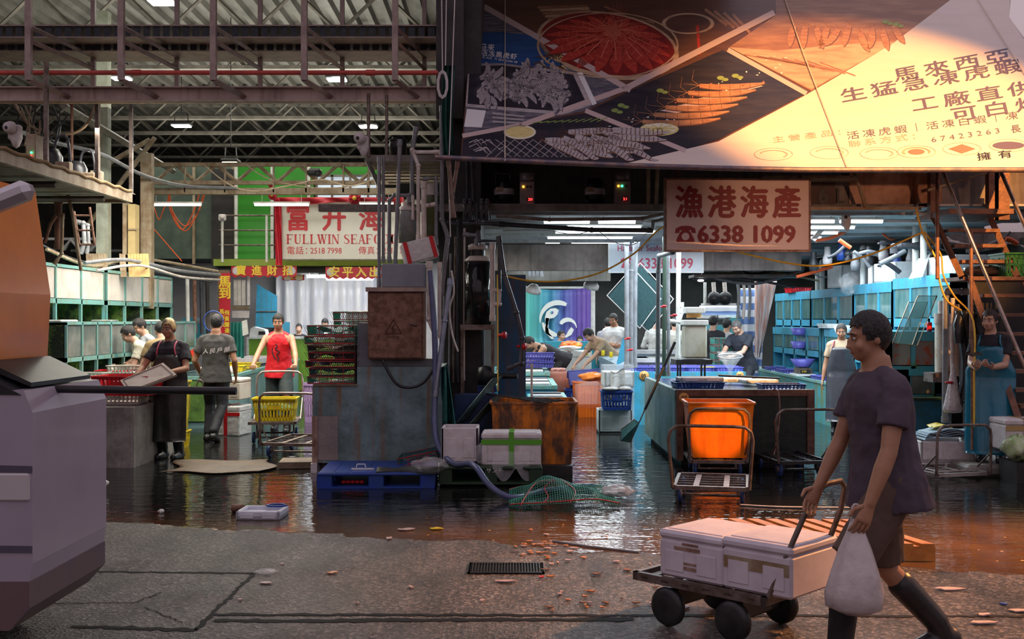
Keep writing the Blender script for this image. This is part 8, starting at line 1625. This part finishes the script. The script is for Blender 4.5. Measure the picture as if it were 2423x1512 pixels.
# ================================================================ PEOPLE IN THE PHOTO
BL = fl('black_cotton', (.022, .020, .026), .8); CH = pm('charcoal_tee', (.075, .072, .068), (.055, .052, .05), 5, .85); REDV = pm('red_sport_mesh', (.72, .012, .02), (.62, .01, .02), 30, .6); TAN = pm('beige_tee', (.45, .33, .22), (.38, .27, .18), 5, .85)
WTEE = pm('white_tee', (.66, .66, .66), (.55, .55, .56), 5, .8); OLV = pm('olive_brown_tee', (.26, .19, .09), (.20, .145, .07), 5, .85); CREM = pm('cream_tee', (.52, .50, .40), (.42, .40, .32), 5, .85); JEAN = fl('black_trousers', (.02, .02, .026), .7); SHRT = fl('dark_green_shorts', (.03, .042, .042), .7)
MAU = pm('dark_mauve_tee', (.085, .062, .085), (.07, .05, .07), 3, .85); APB = pm('teal_rubber_apron', (.012, .17, .27), (.01, .14, .22), 2, .22, 0, .35, 5, coat=.3); APG = pm('grey_rubber_apron', (.055, .055, .065), (.035, .035, .045), 2, .25, 0, .35, 5, coat=.3); APK = pm('black_rubber_apron', (.018, .018, .018), (.05, .05, .04), 3, .3, 0, .3, 5); PNK = fl('pink_strap', (.55, .12, .18), .6)
def at(u, d): return (X_(u, d), d, 0)
# man in the red vest pushing the trolley
p = at(661, 15.95); hx_, hz_ = .30, .90
person('man in a red sports vest and dark shorts gripping the trolley bar', p, R(3), 1.74, SKIN2, hands=((.315, -.50, .885), (-.315, -.50, .885)), hd=((V((-.1, -1, -.15)), V((0, .1, -1)), 1.25), (V((.1, -1, -.15)), V((0, .1, -1)), 1.25)), top=REDV, sleeve='none', low=SHRT, legs='shorts', head=(.12, 0), hairstyle=3, lean=.08, feet=((.13, -.12), (-.10, .22)), build=1.06)
V_ = bpy.data.objects['vest']; vr = V_.parent
q = MB(FOAM)
for sgn in (1, -1): q.grid(lambda a, b: (sgn * (.085 + .060 * a), -.118 + .075 * b + .02 * a, 1.335 + .052 * b - .012 * a), 5, 5, FOAM, th=.006)
q.build('white_shoulder_panel', vr, world=False); q = MB(BL); pts = [(.072 * math.cos(a), -.166 + .02 * abs(math.cos(a)), 1.14 + .115 * math.sin(a)) for a in [.5 + k * .22 for k in range(20)]]; q.tube(pts, [.002 + .011 * math.sin(math.pi * k / 19) for k in range(20)], n=6); q.tube([(-.03, -.172, 1.24), (.0, -.176, 1.21), (-.03, -.176, 1.17), (.03, -.176, 1.13), (-.01, -.174, 1.09), (.02, -.17, 1.04), (.0, -.168, .99)], .007, n=5, sub=3); q.build('black_emblem', vr, world=False)
# blond man with the lid
person('blond older man in a black shirt and long black apron holding a pale lid', at(405, 12.85), R(-8), 1.66, SKIN2, head=(.10, R(-6)), hands=((.16, -.36, 1.05), (-.30, -.34, .95)), hd=((V((.0, -1, -.2)), V((-1, 0, -.3)), .9), (V((-.5, -.8, -.2)), V((0, 0, -1)), .8)), top=BL, sleeve='short', low=JEAN, shoes='boot', apron=dict(mat=APK, strap=PNK, top=1.24, hem=.22), hair=pm('bleached_hair', (.06, .04, .03), (.70, .48, .20), 9, .5, 0, .4, 90, lo=.42, hi=.55), hairstyle=3, build=1.05)
lp = S(352, 895, 12.35); e1 = (S(405, 876, 12.3) - S(288, 908, 12.3)); e2 = (S(372, 867, 12.45) - S(405, 881, 12.2)) * 0
r = thing('foam_slab', 'pale rectangular lid with a rim groove carried by the blond man', 'lid', S(350, 925, 12.3)); m_ = MB(pm('ivory_lid', (.62, .54, .46), (.52, .45, .38), 5, .5)); Q = [S(284, 900, 12.15), S(386, 858, 12.30), S(418, 886, 12.22), S(305, 928, 12.05)]; cN = (Q[1] - Q[0]).cross(Q[3] - Q[0]).normalized(); cN = cN if cN.y < 0 else -cN; m_.slab(Q, -cN * .035); m_.build('lid_body', r); cc = sum(Q, V()) / 4; MB(RUSTLIGHT).tube([cc.lerp(p, .88) + cN * .003 for p in Q], .004, n=4, closed=True).build('groove', r)
# man seen from behind in charcoal
person('man in a charcoal tee with white characters on his back, seen from behind', at(510, 14.7), R(176), 1.72, SKIN2, head=(.05, .1), hands=((.26, -.16, .88), (-.24, -.10, .86)), top=CH, low=JEAN, shoes='boot', feet=((.10, .0), (-.08, .30, .05)), build=1.08)
q = MB(FOAM); k = 14.45 / F
for i, ch in enumerate('人民戶部'): q.text(ch, S(478 + i * 17, 838 - i * 1.6, 14.52), V((15 * k, 0, .02)), V((.01, 0, 13 * k)), FOAM, .02)
cs_ = [o for o in bpy.data.objects if o.name.startswith('shirt')][-1]; q.build('back_lettering', cs_.parent)
# three workers at the left tanks
person('worker in a cream tee bending over the red crates', at(350, 15.5), R(-72), 1.70, SKIN, pelvis=(0, .12, .88), lean=.55, head=(.55, 0), hands=((.15, -.42, .92), (-.15, -.40, .94)), top=CREM, low=JEAN, apron=None, shoes='boot')
person('worker with black hair in a pale grey shirt behind the cream tee worker', at(357, 16.05), R(-50), 1.72, SKIN, pelvis=(0, .06, .89), lean=.25, head=(.45, 0), hands=((.15, -.35, .95), (-.15, -.35, .95)), top=pm('pale_grey_shirt', (.40, .43, .46), (.33, .36, .4), 5, .8), low=JEAN, vox=.012)
person('worker in an olive brown tee turned away behind the blond man', at(388, 15.0), R(215), 1.66, SKIN, pelvis=(0, .06, .89), lean=.25, head=(.3, 0), hands=((.2, -.3, .95), (-.2, -.3, .95)), top=OLV, low=JEAN, vox=.012, build=1.1)
# man with phone at the rear counter
person('man in a black tee with teal cuffs looking down at his phone at the rear', at(770, 25.0), R(4), 1.70, SKIN, head=(.5, 0), hands=((.07, -.30, 1.12), (-.07, -.30, 1.12)), hd=((V((-.6, -.6, .1)), V((0, .2, 1)), .9), (V((.6, -.6, .1)), V((0, .2, 1)), .9)), top=fl('black_teal_tee', (.02, .035, .042), .8), low=JEAN, vox=.012)
MB(PVCW).box(S(772, 787, 24.60), (.09, .14, .012), rot=Euler((R(30), 0, 0))).solo('phone', 'white edged phone held by the man at the rear counter', 'phone')
person('person almost hidden behind the man in the red vest', at(708, 25.0), 0, 1.55, SKIN, top=BL, vox=.016)
# aisle
person('man in a black vest bending low over the left aisle basins', at(1305, 20.6), R(-78), 1.74, SKIN, pelvis=(0, .18, .86), lean=1.05, head=(.9, 0), hands=((.14, -.62, .60), (-.14, -.60, .62)), top=BL, sleeve='none', low=JEAN, vox=.012, build=1.08)
person('man with glasses in a white tee sitting behind the teal counter', at(1325, 24.2), R(32), 1.64, SKIN, head=(.05, R(10)), pelvis=(0, 0, .66), feet=((.12, -.35), (-.12, -.35)), top=WTEE, low=JEAN, vox=.0105)
q = MB(BLACK); hp = S(1328, 779, 24.0); [q.tube([hp + V((dx + .026 * math.cos(a), -.02, .018 * math.sin(a))) for a in [k_ * .785 for k_ in range(8)]], .004, n=5, closed=True) for dx in (-.03, .03)]
person('person in a pale green tee mostly hidden behind the bending man', at(1372, 25.0), 0, 1.60, SKIN, pelvis=(0, 0, .55), feet=((.12, -.35), (-.12, -.35)), top=pm('mint_tee', (.50, .62, .54), None, rough=.8), low=JEAN, vox=.014)
person('man in a beige tee with a cigarette bending over the violet crate', at(1428, 20.0), R(-62), 1.76, SKIN, pelvis=(0, .20, .87), lean=.80, head=(.75, 0), hands=((.18, -.62, .66), (-.14, -.60, .68)), hd=((V((0, -.6, -.8)), V((0, 1, 0)), .8),) * 2, top=TAN, low=JEAN, vox=.0105, hairstyle=3, build=1.06)
person('man in a white printed tee standing with folded arms in the aisle', at(1455, 21.6), R(-22), 1.78, SKIN2, head=(.28, R(-8)), hands=((-.06, -.24, 1.10), (.06, -.26, 1.06)), hd=((V((-1, -.2, 0)), V((0, 1, 0)), .7), (V((1, -.2, 0)), V((0, 1, 0)), .7)), top=WTEE, low=fl('grey_shorts', (.2, .2, .22), .8), vox=.0105, build=1.08)
person('person in a grey top passing behind the man with folded arms', at(1438, 22.8), R(180), 1.68, SKIN, top=pm('blurred_grey_top', (.30, .30, .34), None, rough=.8), low=JEAN, vox=.014)
person('person in a pale grey hoodie seen from behind', at(1553, 22.2), R(170), 1.72, SKIN, hands=((.16, -.25, 1.05), (-.16, -.25, 1.05)), top=pm('pale_hoodie', (.50, .50, .48), (.42, .42, .41), 4, .85), sleeve='long', low=JEAN, vox=.012)
person('person in a white top behind the green upright pipe', at(1597, 22.6), R(185), 1.68, SKIN, top=pm('off_white_top', (.55, .54, .48), None, rough=.85), sleeve='long', low=JEAN, vox=.014)
person('young man in a black tee looking away behind the green net traps', at(1686, 20.0), R(150), 1.72, SKIN, top=BL, low=JEAN, vox=.012)
person('person with short black hair mostly hidden behind the gray haired man', at(1717, 20.8), R(120), 1.66, SKIN, top=pm('grey_tee', (.3, .3, .3), None, rough=.8), low=JEAN, vox=.014)
person('gray haired man in a dark polo and apron working over the 05 basin', at(1757, 18.35), R(-42), 1.72, SKIN, pelvis=(0, .08, .89), lean=.30, head=(.62, 0), hands=((.06, -.46, 1.0), (-.14, -.46, 1.0)), top=fl('dark_navy_polo', (.025, .028, .04), .8), low=JEAN, apron=None, hair=pm('grey_black_hair', (.06, .055, .055), (.18, .17, .165), 30, .6, 0, .4, 90), hairstyle=2, build=1.08)
person('bald headed man in a beige tee and long grey apron by the low basin', at(1992, 15.6), R(-25), 1.60, SKIN2, head=(.22, R(6)), hands=((.34, -.20, .92), (-.27, -.06, .80)), top=TAN, low=JEAN, apron=dict(mat=APG, strap=fl('maroon_strap', (.22, .03, .06), .6), top=1.30, hem=.20, w=.215), hair=pm('shaved_hair', (.03, .022, .02), None, rough=.7), hairstyle=2)
# man in the blue apron with the phone
person('man in a black tee and long teal rubber apron holding a phone on the kerb', (X_(2352, 11.55), 11.62, .12), R(-30), 1.63, SKIN, head=(.05, R(-14)), hands=((.05, -.37, 1.05), (-.10, -.40, 1.04)), hd=((V((-.5, -.8, .25)), V((-.2, .2, 1)), .8), (V((.2, -.9, .3)), V((.3, .1, 1)), .8)), top=BL, low=JEAN, shoes='boot', apron=dict(mat=APB, top=1.27, hem=.10, w=.255), hairstyle=3)
MB(BLACK).box(S(2307, 838, 11.18), (.15, .075, .010), rot=Euler((R(14), R(-8), R(25))), bev=.003).solo('phone', 'dark phone in the hands of the man in the teal apron', 'phone')
# the walker who pulls the cart
wr, info = person('man in a dark mauve tee walking left with rubber boots and a full white bag', (X_(2072, 5.2), 5.1, 0), R(-82), 1.70, SKIN2, pelvis=(0, .02, .885), lean=.06, head=(.08, R(-8)), feet=((.10, -.26, .02), (-.12, .36, .06)), toe=(0, 0), hands=((.27, -.20, .80), (-.17, -.25, .80)), top=MAU, low=pm('brown_grey_shorts', (.12, .075, .055), (.09, .055, .045), 4, .8), legs='shorts', shoes='boot', shoe_mat=BLACK, hairstyle=3, build=1.12, vox=.008)
r = thing('carrier_bag', 'full cloudy white carrier bag hanging from the hand of the walking man', 'bag', S(2040, 1390, 4.84)); g = MB(pm('milky_carrier_bag', (.62, .55, .55), (.50, .43, .43), 6, .35, 0, .5, 12)); n = 26; c = V((1.515, 4.84, .745)); pr = [(.02, 0), (.035, .05), (.07, .14), (.10, .24), (.125, .33), (.12, .39), (.06, .42), (0, .425)]
g.add([c + V((r0 * (1 + .08 * math.sin(5 * a) + .04 * math.sin(9 * a)) * math.cos(a), r0 * .8 * math.sin(a), -z_)) for r0, z_ in pr for a in [6.2832 * i / n for i in range(n)]], [(j * n + i, j * n + (i + 1) % n, (j + 1) * n + (i + 1) % n, (j + 1) * n + i) for j in range(len(pr) - 1) for i in range(n)], None, True); g.build('bag_body', r); MB(pm('milky_carrier_bag', (.62, .55, .55))).tube([c + V((-.02, 0, -.04)), c + V((-.015, 0, .05)), c + V((.015, 0, .05)), c + V((.02, 0, -.04))], .006, n=6, sub=3).build('handle', r)
